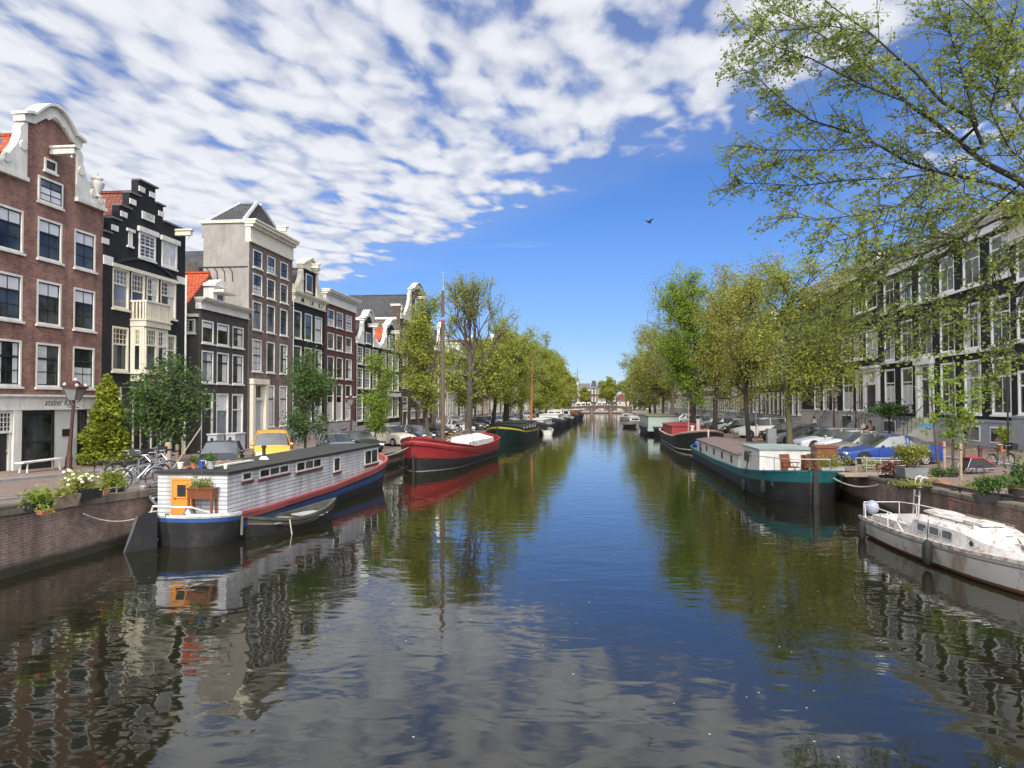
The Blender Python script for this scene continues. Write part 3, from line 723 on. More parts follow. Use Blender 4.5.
def step_house():
    a0, a1 = A(102.4, 330), A(184.6, 330); zb = zs(42)+.1
    z1, z2, z3, z4, z5 = B(107, 232.5), B(114.5, 219), B(124, 207), B(133, 194), B(147, 184)
    ze = B(145, 262)
    at, ab = B(112, 266), B(112, 307.5); lt, lb = B(112, 325.5), B(112, 371)
    W4 = [(A(112.3, 300), A(129, 300)), (A(131, 300), A(145, 300)), (A(146.5, 300), A(158.5, 300)), (A(160.5, 300), A(176, 300))]
    wins = [(W4[0][0], W4[0][1], ab, at, 'upper', None), (W4[1][0], W4[1][1], ab-.45, at, 'upper', None), (W4[2][0], W4[2][1], ab-.45, at, 'upper', 'right'), (W4[3][0], W4[3][1], ab, at, 'upper', 'right'),
            (A(112, 350), A(128.5, 350), lb, lt, 'upper', None), (A(167, 350), A(176, 350), lb, lt, 'upper', None)]
    gd = [(A(120, 420), A(134, 420), zb+.1, B(120, 386), 'plaind', None), (A(140, 420), A(152, 420), zb+.1, B(120, 386), 'plaind', None)]
    doors = [(A(160, 420), A(172, 420), zb, B(120, 386), BLACKP)]
    root, T, rot = house('L', XL, 'black stepped gable house with cream balcony and projecting bay window', a0, a1, zb, ze, B_BLACK, wins+gd, doors, fm=CREAM)
    poly = [(a0, ze), (a1, ze), (a1, B(174, 226)), (A(163, 221), B(174, 226)), (A(163, 221), B(159.5, 204.8)), (A(155, 204), B(159.5, 204.8)), (A(155.5, 190), z5), (A(138, 182), z5), (A(138, 194), z4), (A(129.2, 194), z4), (A(129.2, 207), z3), (A(119, 207), z3), (A(119, 219), z2), (A(110.8, 219), z2), (A(110.8, 232), z1), (a0, z1)]
    MB().prism(poly, T, -.4, 0).build('stepped_gable', B_BLACK, root)
    for p, q, z in ((a0, A(110.8, 232), z1), (A(110.8), A(119), z2), (A(119), A(129.2), z3), (A(129.2), A(138), z4), (A(138), A(155.5), z5), (A(155), A(163), B(159.5, 204.8)), (A(163), a1, B(174, 226))):
        cap = MB(); cap.tbox(T, p-.08, q+.08, z, z+.1, -.44, .08); cap.build('gable_cap', mat('lead_grey', (.12, .12, .13), .6, .15), root)
    for px, py in ((105, 241), (114.5, 228), (123.5, 214.5), (132.5, 202), (141.5, 189.5), (152, 195), (161, 214)):
        a, b = A(px, py), B(px, py); blk = MB(); blk.tbox(T, a-.29, a+.29, b-.15, b+.15, .002, .05); blk.build('stone_block', WHITE, root)
    for q in ((103, 112.5, 265, 256), (177, 184.4, 284, 277)):
        blk = MB(); blk.tbox(T, A(q[0], 260), A(q[1], 260), B((q[0]+q[1])/2, q[2]), B((q[0]+q[1])/2, q[3]), .002, .06); blk.build('stone_block', WHITE, root)
    tb = MB(); tb.tbox(T, A(141.5, 216), A(153.8, 216), B(147, 220.5), B(147, 213), .002, .07); tb.build('name_tablet', mat('tablet', (.6, .6, .54), .7, .1), root)
    lettering(root, T, rot, '1907', A(147.6, 216), B(147.6, 216.8), .072, .42, mat('tablet_ink', (.2, .2, .18), .8, .1), name='date_lettering')
    for p, q, y0, y1, st, c_ in ((138.5, 155, 257, 231, 'whitegrid', None), (161.5, 176.5, 265.5, 240, 'two_w', 'full')):
        window(root, T, rot, A(p, 245), A(q, 245), B(p, y0), B(p, y1), st, c_, fm=WHITE, proud=True, d=.003)
        l = MB(); l.tbox(T, A(p-1.4, 235), A(q+2, 235), B(p, y1), B(p, y1)+.28, .003, .16); l.build('lintel', WHITE, root)
    n = MB(); n.tbox(T, A(128, 240), A(132, 240), B(130, 246), B(130, 231), .003, .05); n.tbox(T, A(126, 240), A(134, 240), B(130, 232), B(130, 229), .003, .1); n.tbox(T, A(126.5, 240), A(133, 240), B(130, 248), B(130, 246), .003, .1)
    n.build('niche', WHITE, root)
    # relief arch
    c0, c1 = A(112, 262), A(177, 280); zr = B(112, 263.5)
    ar = arch(c0, c1, zr-.05, .72, 16)
    MB().prism(ar+[(x, z+.16) for x, z in ar[::-1]], T, .002, .09).build('relief_arch', BLACKP, root)
    # cream mullions between the four lights, balcony and bay
    m = MB()
    m.tbox(T, A(112, 300)-.1, A(176, 300)+.1, at, at+.2, .003, .1)
    m.build('window_head', CREAM, root)
    p0, p1 = A(130, 320), A(155.5, 320); bb, bt = B(131, 326), B(131, 302)
    b = MB(); b.tbox(T, p0, p1, bb-.02, bb+.3, .003, .95); b.tbox(T, p0-.05, p1+.05, bb+.3, bb+.38, .003, 1.02)
    for i in range(12):
        a = lerp(p0+.08, p1-.08, i/11); b.tbox(T, a-.06, a+.06, bb+.38, bt, .86, .93)
    for i in range(4):
        d = .12+.2*i
        for a in (p0+.05, p1-.05): b.tbox(T, a-.04, a+.04, bb+.38, bt, d, d+.09)
    b.tbox(T, p0, p1, bt, bt+.1, .82, .98); b.tbox(T, p0, p0+.12, bt, bt+.1, .003, .82); b.tbox(T, p1-.12, p1, bt, bt+.1, .003, .82)
    b.build('balcony', CREAM, root)
    yb = B(131, 381)
    y = MB(); y.tbox(T, p0+.05, p1-.05, yb, bb-.021, .003, .8); bay = y.build('bay_window', CREAM, root)
    y = MB(); y.tbox(T, p0+.2, p1-.2, yb+.12, lb-.1, .80, .812); y.build('dark_panel', BLACKP, bay, off=root.location)
    hw = (p1-p0-.2)/2
    for i in range(2): window(root, T, rot, p0+.1+hw*i+.03, p0+.1+hw*(i+1)-.03, lb, lt+.05, 'upper', 'right' if i else None, fm=CREAM, proud=True, d=.803)
    TS = lambda a, b_, d: (XL+.05+a, p0+.05-d, b_)
    window(root, TS, 0, .1, .66, lb, lt+.05, 'upper', None, fm=CREAM, proud=True, d=.003)
    s = MB(); s.tbox(T, a0, a1, B(112, 386), B(112, 382), .003, .14); s.build('shop_fascia', BLACKP, root)
    for p, q in ((119, 120.6), (182.4, 183.6)):
        s = MB(); s.tbox(T, A(p), A(q), zb, B(120, 386), .003, .1); s.build('pilaster', CREAM, root)
    roof_perp(root, T, a0+.1, a1-.1, z1-.3, z4+.1, -.42, -11, T_DRED, am=A(140, 194))
    hoist(root, T, A(176, 233), B(176, 233.5), CREAM, 1.0)
    k = MB(); k.tube([T(a1-.06, zb, .1), T(a1-.06, z1-1, .1)], .06, 6); k.build('drainpipe', WHITE, root)
step_house()
def small_grey():
    a0, a1 = A(200.3, 330), A(248, 330); zb = zs(50)+.1
    cols = px_cols([(201.8, 213.6), (217, 229), (232.5, 243.6)], 340)
    r = [(B(202, 342.5), B(202, 319.5), 'plaind', ['blind', 'blind', 'right']), (B(201, 382.5), B(201, 350), 'plaind', ['right'])]
    gb = zb+.55
    gr = [(cols[1][0], cols[1][1], gb, B(216, 393.5), 'plain', 'blind'), (cols[2][0], cols[2][1], gb, B(216, 393.5), 'plain', 'right')]
    cb, ct = B(199.5, 308.5), B(199.5, 297)
    root, T, rot = house('L', XL, 'low dark grey house with wide white cornice and bright orange tiled roof', a0, a1, zb, cb+.4, B_GREY, grid(cols, r)+gr, [(cols[0][0], cols[0][1], zb+.1, B(200, 393), BLACKP)], depth=12)
    cornice(root, T, a0-.1, a1-.05, cb, ct, WHITE, .5)
    ridge = at_y(190, 286, (a0+a1)/2)[2]
    roof_perp(root, T, a0, a1, ct-1.0, B(232, 285)+.55, -1.2, -12, T_RED)
    d = MB(); am = (a0+a1)/2; zt = B(232, 285)
    zt -= .1; d.prism([(am-.8, ct-.3), (am+.8, ct-.3), (am+.8, zt-.2), (am-.8, zt-.2)], T, -1.7, -.5); d.build('dormer', WHITE, root)
    d = MB(); d.prism([(am-.95, zt-.2), (am+.95, zt-.2), (am+.95, zt-.05), (am, zt+.35), (am-.95, zt-.05)], T, -1.8, -.3); d.tbox(T, am-1.0, am+1.3, ct+.72, ct+.88, -.498, .35); d.build('dormer_roof', WHITE, root)
    window(root, T, rot, am-.5, am+.5, ct-.1, ct+.7, 'big', None, proud=True, d=-.497)
    TS = lambda a, b, d: (a, a0-d, b)
    q0, q1 = at_y(185.5, 325, a0)[0], at_y(195.5, 325, a0)[0]
    window(root, TS, 0, q0, q1, at_y(190, 333, a0)[2], at_y(190, 319, a0)[2], 'two', 'sides', proud=True, d=.003)
    k = MB(); k.tbox(TS, q0-1, XL-.1, at_y(190, 317, a0)[2], at_y(190, 314, a0)[2], .003, .2); k.build('gutter', WHITE, root)
    k = MB(); k.tube([(XL-1.2, a0-.1, zb), (XL-1.2, a0-.1, at_y(190, 334, a0)[2])], .06, 6); k.build('drainpipe', WHITE, root)
small_grey()
def tall_taupe():
    a0, a1 = A(248.6, 330), A(292, 330); zb = zs(58)+.1
    cols = px_cols([(252.5, 261.8), (266.8, 275), (280, 287.6)], 320)
    r = [(B(253, 266.5), B(253, 248.5), 'sash2', [None, 'half', None]), (B(253, 293.5), B(253, 272.5), 'sash2', ['half', None, None]), (B(252, 329), B(252, 300), 'tall', [None, None, None]), (B(251.5, 371), B(251.5, 338.5), 'sash2', ['full', None, 'right'])]
    gb, gt = B(265, 427), B(265, 385)
    gr = [(cols[1][0], cols[1][1], gb, gt, 'plaind', 'full'), (cols[2][0], cols[2][1], gb, gt, 'plaind', 'full')]
    cb, ct = B(248.6, 241), B(248.6, 218.5)
    root, T, rot = house('L', XL, 'tallest taupe brick house with bare grey side wall and slate hipped roof', a0, a1, zb, cb+.4, B_BROWN, grid(cols, r)+gr, [(A(252.5, 410), A(262.3, 410), zb+.3, B(250, 384), mat('door_grey', (.3, .33, .36), .4, .1))], depth=XL-at_y(203, 300, a0)[0], sidemat=CONC)
    cornice(root, T, a0, a1, cb, ct, CREAM, .6)
    p = MB()
    for q in ((249.6, 252.2), (262.6, 265.2)): p.tbox(T, A(q[0], 410), A(q[1], 410), zb-.2, B(250, 384), .003, .28)
    p.tbox(T, A(249.2, 410), A(265.6, 410), B(250, 384), B(250, 378.5), .003, .34); p.tbox(T, A(252.3), A(262.5), B(250, 400), B(250, 397.5), -.12, .1); p.build('portal', CREAM, root)
    zw = B(248.6, 222); x1 = at_y(201, 300, a0)[0]
    w = MB(); w.box(x1, XL-.31, a0+.002, a1-.002, cb+.4, zw); w.build('side_wall', CONC, root)
    k = MB(); k.box(x1-.1, XL-.3, a0-.12, a1, zw, zw+.22); k.build('roof_edge', CREAM, root)
    zr = at_y(235, 205, (a0+a1)/2)[2]; h = MB()
    P = [(x1+.2, a0+.3, zw+.22), (XL-.6, a0+.3, zw+.22), (XL-.6, a1-.2, zw+.22), (x1+.2, a1-.2, zw+.22)]; am = (a0+a1)/2; xm = lerp(x1, XL, .5)
    h.add(P+[(xm-.7, am-.3, zr), (xm+.7, am-.3, zr), (xm+.7, am+.3, zr), (xm-.7, am+.3, zr)], [(0, 1, 5, 4), (1, 2, 6, 5), (2, 3, 7, 6), (3, 0, 4, 7), (4, 5, 6, 7)])
    h.build('hipped_roof', T_SLATE, root)
    k = MB(); k.tube([(XL-.6, a0+.3, zw+.25), (xm+.7, am-.3, zr+.05)], .16, 6); k.tube([(x1+.2, a0+.3, zw+.25), (xm-.7, am-.3, zr+.05)], .13, 6); k.tube([(XL-.6, a1-.2, zw+.25), (xm+.7, am+.3, zr+.05)], .13, 6); k.build('hip_lead', mat('zinc', (.36, .37, .39), .5, .12), root)
    hoist(root, T, A(277, 229), ct+.3, CREAM, .8)
    t = MB(); zt = at_y(220, 267, a0)[2]
    for i in range(4):
        x = lerp(x1+.4, XL-1.2, i/3.6); t.tube([(x, a0-.03, zt), (x+.25, a0-.03, zt-.35), (x+.3, a0-.03, zt-1.1)], .035, 4)
    t.box(x1, XL-.1, a0-.05, a0-.002, zt-.04, zt+.03); t.build('wall_anchor', IRON, root)
    s = MB(); s.tbox(T, A(264.9), a1, zb-.3, gb-.12, .003, .08); s.build('plinth', GSTONE, root)
tall_taupe()
def black_dormer():
    a0, a1 = A(292.2, 330), A(324.8, 330); zb = zs(66)+.1
    cols = px_cols([(293.4, 301.6), (304.8, 312.2), (315, 322)], 320)
    r = [(B(293.5, 337.5), B(293.5, 309.5), 'sash', [None, None, 'full']), (B(293.5, 376.5), B(293.5, 345), 'sash', [None, None, 'right'])]
    gb = B(300, 424)
    gr = [(c_[0], c_[1], gb, B(293.5, 387), 'sash', 'half') for c_ in cols]
    cb, ct = B(292.5, 301.5), B(292.5, 290)
    root, T, rot = house('L', XL, 'black brick house with white bracketed frieze and tall pedimented attic dormer', a0, a1, zb, cb+.3, B_BLACK, grid(cols, r)+gr)
    cornice(root, T, a0, a1, cb, ct, CREAM, .4, dent=7)
    for i in range(3): window(root, T, rot, lerp(a0, a1, .16+.28*i), lerp(a0, a1, .3+.28*i), lerp(cb, ct, .15), lerp(cb, ct, .6), 'big', None, proud=True, d=.093, sill=False, fw=.06)
    n0, n1 = A(302.6, 280), A(315.6, 285)
    neck_gable(root, T, rot, a0, a1, ct, n0, n1, B(300, 265.5), B(306, 257.5), B_BLACK, (A(305.6, 285), A(311.8, 285), B(305.5, 291), B(305.5, 273), 'big', None), CREAM, False, T_SLATE, zsh=ct+.02, ped='tri')
    hoist(root, T, (n0+n1)/2, B(310, 267), CREAM, .9)
    s = MB(); s.tbox(T, a0, a1, zb-.3, gb-.12, .003, .1); s.build('plinth', GSTONE, root)
black_dormer()
def dark_red():
    a0, a1 = A(325, 330), A(355.6, 330); zb = zs(75)+.1
    cols = px_cols([(327.6, 334.2), (336.7, 343), (345.8, 351.7)], 320)
    r = [(B(327.5, 324.8), B(327.5, 308.3), 'sash2', ['half', None, 'full']), (B(327.5, 348.5), B(327.5, 332), 'sash2', [None, None, 'half']), (B(327.5, 377.5), B(327.5, 355.6), 'sash', [None, None, 'right']), (B(327.5, 421), B(327.5, 383.5), 'plain', ['half', 'half', 'half'])]
    cb, ct = B(325.3, 302.5), B(325.3, 288.5)
    root, T, rot = house('L', XL, 'dark red brick house with plain white cornice beside the black neck gable', a0, a1, zb, cb+.3, B_DRED, grid(cols, r))
    cornice(root, T, a0, a1, cb, ct, WHITE, .6)
    roof_par(root, T, a0, a1, ct-.3, ct+1.6, -.2, -9, T_SLATE, 2)
    chimney(root, T, lerp(a0, a1, .25), ct, ct+1.9, -4); 
    s = MB(); s.tbox(T, a0, a1, zb-.3, B(330, 423), .003, .1); s.build('plinth', GSTONE, root)
dark_red()
def small_neck(p0, p1, cspec, rows, gt, neck, zt, zp, label, roofm, wn, shop=False):
    a0, a1 = A(p0, 350), A(p1, 350); zb = zs(90)+.1
    cols = px_cols(cspec, 360)
    root, T, rot = house('L', XL, label, a0, a1, zb, B(*gt), B_BLACK, grid(cols, rows))
    n0, n1 = A(neck[0], 335), A(neck[1], 335)
    neck_gable(root, T, rot, a0, a1, B(*gt), n0, n1, B(*zt), B(*zp), B_BLACK, wn(n0, n1), WHITE, False, roofm, ped='arch')
    hoist(root, T, (n0+n1)/2, B(*zt)-.5, WHITE, 1.1)
    if shop:
        s = MB(); s.tbox(T, a0, a1, B(383, 396.5), B(383, 392.5), .003, .2); s.build('shop_fascia', WHITE, root)
    s = MB(); s.tbox(T, a0, a1, zb-.3, zb+.9, .003, .1); s.build('plinth', GSTONE, root)
small_neck(355.8, 379, [(357, 363), (365, 370.4), (372.4, 377.4)], [(B(357, 363.5), B(357, 345.8), 'whitegrid'), (B(357, 388), B(357, 367.4), 'whitegrid'), (B(357, 421), B(357, 394.5), 'whitegrid')],
           (356, 341.5), (363.5, 372.8), (367, 321), (368, 311), 'narrow black house with white scroll neck gable and white small paned sashes', T_SLATE,
           lambda a, b: (lerp(a, b, .25), lerp(a, b, .75), B(366, 343), B(366, 332), 'big', None))
small_neck(379.2, 400, [(381.6, 386.4), (388, 393), (394.6, 398.6)], [(B(382, 369), B(382, 352), 'whitegrid'), (B(382, 390), B(382, 373), 'whitegrid'), (B(382, 418), B(382, 397), 'whitegrid')],
           (380, 347), (386.5, 395), (389, 328), (390, 320.5), 'narrow black house with orange roof and white shopfront next to the tall warehouse', T_RED,
           lambda a, b: (lerp(a, b, .25), lerp(a, b, .75), B(389, 349), B(389, 335), 'big', None), True)
def warehouse():
    a0, a1 = A(400.2, 350), A(432, 350); zb = zs(100)+.1
    ze = B(402, 318); cols = [(lerp(a0, a1, q), lerp(a0, a1, q+.13)) for q in (.07, .3, .53, .77)]
    rows = [(ze-12.3+3.05*i, ze-12.3+3.05*i+1.9, 'sash2', ['half', None]) for i in range(4)]
    root, T, rot = house('L', XL, 'tall brown brick warehouse with huge slate roof and white crowned gable', a0, a1, zb, ze, B_DBROWN, grid(cols, rows)+[(c_[0], c_[1], zb+1.2, zb+4.2, 'plain', 'half') for c_ in cols[1:]], [(cols[0][0], cols[0][1], zb+.3, zb+3.6)], depth=17, sidemat=brick('brick_side', (.17, .125, .10), (.14, .105, .085), (.15, .13, .11)))
    zt = B(411, 284)
    neck_gable(root, T, rot, a0, a1, ze, lerp(a0, a1, .3), lerp(a0, a1, .7), zt-.9, zt+.6, B_DBROWN, (lerp(a0, a1, .42), lerp(a0, a1, .58), ze+1.2, ze+3.6, 'big', None), STONE, True, T_SLATE, zsh=ze, roofd=17)
    for z in (zt-1.4,): hoist(root, T, (a0+a1)/2, z, WHITE, 1.1)
    d = MB(); g = at_y(355, 318, a0); d.box(XL-15, XL-.5, a0-.14, a0+.1, ze-.25, ze+.02); d.build('gutter', WHITE, root)
    xp = at_y(391.5, 312, a0)[0]; zp_ = at_y(398, 306, a0)[2]; k = MB(); k.box(xp, XL-.02, a0-.12, a0+1.0, ze-1.5, zp_); k.build('corner_pier', B_DBROWN, root); k = MB(); k.box(xp-.1, XL+.06, a0-.2, a0+1.06, zp_, zp_+.3); k.build('pier_cap', STONE, root)
warehouse()
def back_house():
    """roof and chimney that show over the low orange roof"""
    y0 = 66.0; x1 = at_y(201, 290, y0)[0]; x0 = x1-7
    root = thing('rear_house', 'dark slate roofed back building with brick chimney behind the orange tiled roof', 'house', (x0, y0, zs(50)))
    zt = at_y(190, 288, y0)[2]
    MB().box(x0, x1-.3, y0+.9, y0+7, 0.9, zt).build('wall', B_DBROWN, root)
    r = MB(); zr = at_y(190, 249, y0+3)[2]; r.prism([(y0+.6, zt-.2), (y0+4, zr), (y0+7.3, zt-.2)], lambda a, b, d: (d, a, b), x0-.3, x1-.4); r.build('roof', T_SLATE, root)
    k = MB(); xx = at_y(194, 275, y0)[0]; k.box(xx-.6, xx+.5, y0-.1, y0+.7, zt-3, at_y(190, 267, y0)[2]); k.lathe([(.14, 0), (.11, .5)], (xx, y0+.3, at_y(190, 267, y0)[2]), 8); k.build('chimney', B_DBROWN, root)
back_house()

for px, zt_, m, lb in ((291.8, 300, GALV, 'grey drainpipe between the tall taupe house and the black dormer house'), (325.2, 305, IRON, 'black drainpipe between the black dormer house and the dark red house'), (355.9, 335, GALV, 'grey drainpipe between the dark red house and the narrow black gable')):
    yy = A(px, 350); t = thing('drainpipe', lb, 'drainpipe', (XL+.1, yy, zs(yy)+.1)); k = MB(); zz = B(px, zt_); k.tube([(XL+.12, yy, zs(yy)), (XL+.12, yy, zz)], .055, 6); k.build('pipe', m, t)
    k = MB()
    for i in range(5): z_ = lerp(zs(yy)+1, zz-.5, i/4); k.lathe([(.075, z_), (.075, z_+.06)], (XL+.12, yy, 0), 6)
    k.tube([(XL+.12, yy, zs(yy)+1), (XL+.12, yy, zz-.4)], .01, 3); k.build('pipe_bracket', IRON, t)
# ------------------------------------------------------------------ right row, near houses
def AR(px, py=330): return at_x(px, py, XR)[1]
def BR(px, py): return at_x(px, py, XR)[2]
PLG = mat('plinth_grey_blue', (.31, .325, .36), .75, .12, 2, dirt=.3)
def plinth(root, T, a0, a1, z0, z1, holes=(), m=None):
    s = MB(); a0, a1 = min(a0, a1), max(a0, a1); s.tbox(T, a0, a1, z0-.5, z1, .003, .1); s.tbox(T, a0-.02, a1+.02, z1, z1+.14, .003, .16); s.build('plinth', m or PLG, root)
    for h0, h1 in holes:
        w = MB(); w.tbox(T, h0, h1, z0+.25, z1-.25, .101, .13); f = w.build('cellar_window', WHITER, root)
        w = MB(); w.tbox(T, h0+.1, h1-.1, z0+.33, z1-.33, .131, .14); w.build('pane', GLASS, f, off=root.location)
def right_row():
    # broad black house nearest the camera
    e1, e0 = AR(1016, 300), AR(881, 300)               # near edge (small Y), far edge
    zb = zg(XR, 50)+.1
    t0, t1 = BR(883, 313)+.05, BR(887, 281)            # rows from the far end
    m0, m1 = BR(884.6, 361.5), BR(889, 325)
    g0, g1 = BR(893, 411.5), BR(893, 369)
    pit = (e0-e1)/6; w = pit*.64
    cols = [(e0-pit*(i+.5)-w/2, e0-pit*(i+.5)+w/2) for i in range(6)]
    cu = [None, 'sides', None, None, None, 'right']
    wins = [(c_[0], c_[1], t0, t1, 'T', cu[i]) for i, c_ in enumerate(cols)]+[(c_[0], c_[1], m0, m1, 'T', cu[5-i]) for i, c_ in enumerate(cols)]
    wins += [(c_[0], c_[1], g0, g1, 'T', ('blindbig', 'blindbig', None, None, 'sides', None)[i]) for i, c_ in enumerate(cols) if i != 2]
    c0, c1 = BR(883, 279), BR(883, 268)
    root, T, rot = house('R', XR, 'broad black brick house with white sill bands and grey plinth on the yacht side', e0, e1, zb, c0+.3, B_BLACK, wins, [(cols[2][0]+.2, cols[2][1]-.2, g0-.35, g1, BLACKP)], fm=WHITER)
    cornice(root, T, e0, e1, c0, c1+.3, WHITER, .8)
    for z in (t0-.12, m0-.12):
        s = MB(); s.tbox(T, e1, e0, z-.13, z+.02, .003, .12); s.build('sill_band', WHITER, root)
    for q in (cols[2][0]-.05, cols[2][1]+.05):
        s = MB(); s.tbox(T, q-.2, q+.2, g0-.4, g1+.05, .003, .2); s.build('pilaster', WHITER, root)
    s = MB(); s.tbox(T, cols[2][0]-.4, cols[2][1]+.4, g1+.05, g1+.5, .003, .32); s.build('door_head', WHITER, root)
    plinth(root, T, e0, e1, zb, g0-.45, [(cols[5][0], cols[5][1]), (cols[4][0], cols[4][1]), (cols[1][0]-.6, cols[1][1]-.2), (cols[0][0]-.3, cols[0][1])])
    stoop(root, T, cols[2][0]-.3, cols[2][1]+.3, zb, g0-.4, 6, STONE)
    roof_par(root, T, e1, e0, c1+.2, c1+1.2, -.5, -10, T_SLATE, 3)
    # next house towards the bridge, only its edge is in view
    n0, n1 = e1-.05, e1-8.5
    zt = BR(1020, 228)
    cols2 = [(n0-2.6*(i+.5)-.8, n0-2.6*(i+.5)+.8) for i in range(3)]
    wins = [(c_[0], c_[1], z, z+2.4, 'T', None) for c_ in cols2 for z in (BR(1020, 415), BR(1020, 342), BR(1020, 282))]
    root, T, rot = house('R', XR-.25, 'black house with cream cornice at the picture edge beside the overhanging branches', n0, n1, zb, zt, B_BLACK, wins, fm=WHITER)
    cornice(root, T, n0, n1, zt-.9, zt+.9, CREAM, .8)
    roof_perp(root, T, n1, n0, zt+.9, zt+4.5, -.6, -10, T_RED)
    plinth(root, T, n0, n1, zb, BR(1020, 418))
    # black house with the white portal
    a1, a0 = e0+.02, AR(802, 330); zb2 = zg(XR, 75)+.1
    fl = px_cols_r([(841, 851), (853.8, 862.6), (866, 877.6), (830.6, 836.6), (821.4, 826.6), (813, 818)], 345)
    m0, m1 = BR(866, 358.5), BR(866, 331); g0, g1 = BR(843, 410.5), BR(843, 373.5); t0, t1 = BR(866, 311), BR(866, 286)
    gf = px_cols_r([(843, 853), (855.3, 864), (832.3, 837), (823, 829), (814.2, 820)], 390)
    wins = [(c_[0], c_[1], m0, m1, 'T', ('sides', 'left', 'full', None, 'right', None)[i]) for i, c_ in enumerate(fl)]+[(c_[0], c_[1], t0, t1, 'T', None) for c_ in fl]
    wins += [(c_[0], c_[1], g0, g1, 'T', ('half', 'sides', None, 'left', None)[i]) for i, c_ in enumerate(gf)]
    cb = BR(866, 275)
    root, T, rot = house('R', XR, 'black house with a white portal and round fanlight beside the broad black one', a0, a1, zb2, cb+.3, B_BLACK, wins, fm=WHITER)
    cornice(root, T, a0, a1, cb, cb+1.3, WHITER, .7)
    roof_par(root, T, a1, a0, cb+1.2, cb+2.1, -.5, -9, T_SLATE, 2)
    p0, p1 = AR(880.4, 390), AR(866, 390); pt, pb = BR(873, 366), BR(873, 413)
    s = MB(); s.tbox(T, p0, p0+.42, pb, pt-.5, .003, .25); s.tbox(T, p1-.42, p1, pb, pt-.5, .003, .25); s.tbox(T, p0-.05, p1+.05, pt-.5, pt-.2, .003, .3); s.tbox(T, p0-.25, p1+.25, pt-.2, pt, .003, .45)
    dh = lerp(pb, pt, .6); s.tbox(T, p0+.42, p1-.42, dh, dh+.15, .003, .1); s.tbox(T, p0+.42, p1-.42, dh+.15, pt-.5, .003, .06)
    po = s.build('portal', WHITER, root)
    s = MB(); am = (p0+p1)/2; rr = min((p1-p0-.9)/2, (pt-.5-dh-.2)/2); zc = (dh+.15+pt-.5)/2
    s.prism([(am+rr*cos(t*pi/8), zc+rr*sin(t*pi/8)) for t in range(16)], T, .061, .07); s.build('fanlight', GLASS, po, off=root.location)
    s = MB()
    for t in range(8): s.tube([T(am+rr*.25*cos(t*pi/4), zc+rr*.25*sin(t*pi/4), .08), T(am+rr*cos(t*pi/4), zc+rr*sin(t*pi/4), .08)], .03, 4)
    s.build('fanlight_bars', WHITER, po, off=root.location)
    s = MB(); s.tbox(T, p0+.42, p1-.42, pb, dh, .003, .05); s.build('door', BLACKP, root)
    plinth(root, T, a0, a1, zb2, g0-.15, [(c_[0], c_[1]) for c_ in gf[:3]], STONE)
    stoop(root, T, p0-.2, p1+.2, zb2, pb, 6, GSTONE)
    stoop(root, T, gf[2][0]-.5, gf[2][1]+.8, zb2, g0-.2, 5, GSTONE)
    return a0
def px_cols_r(spec, py): return [tuple(sorted((AR(p, py), AR(q, py)))) for p, q in spec]
RFAR = right_row()
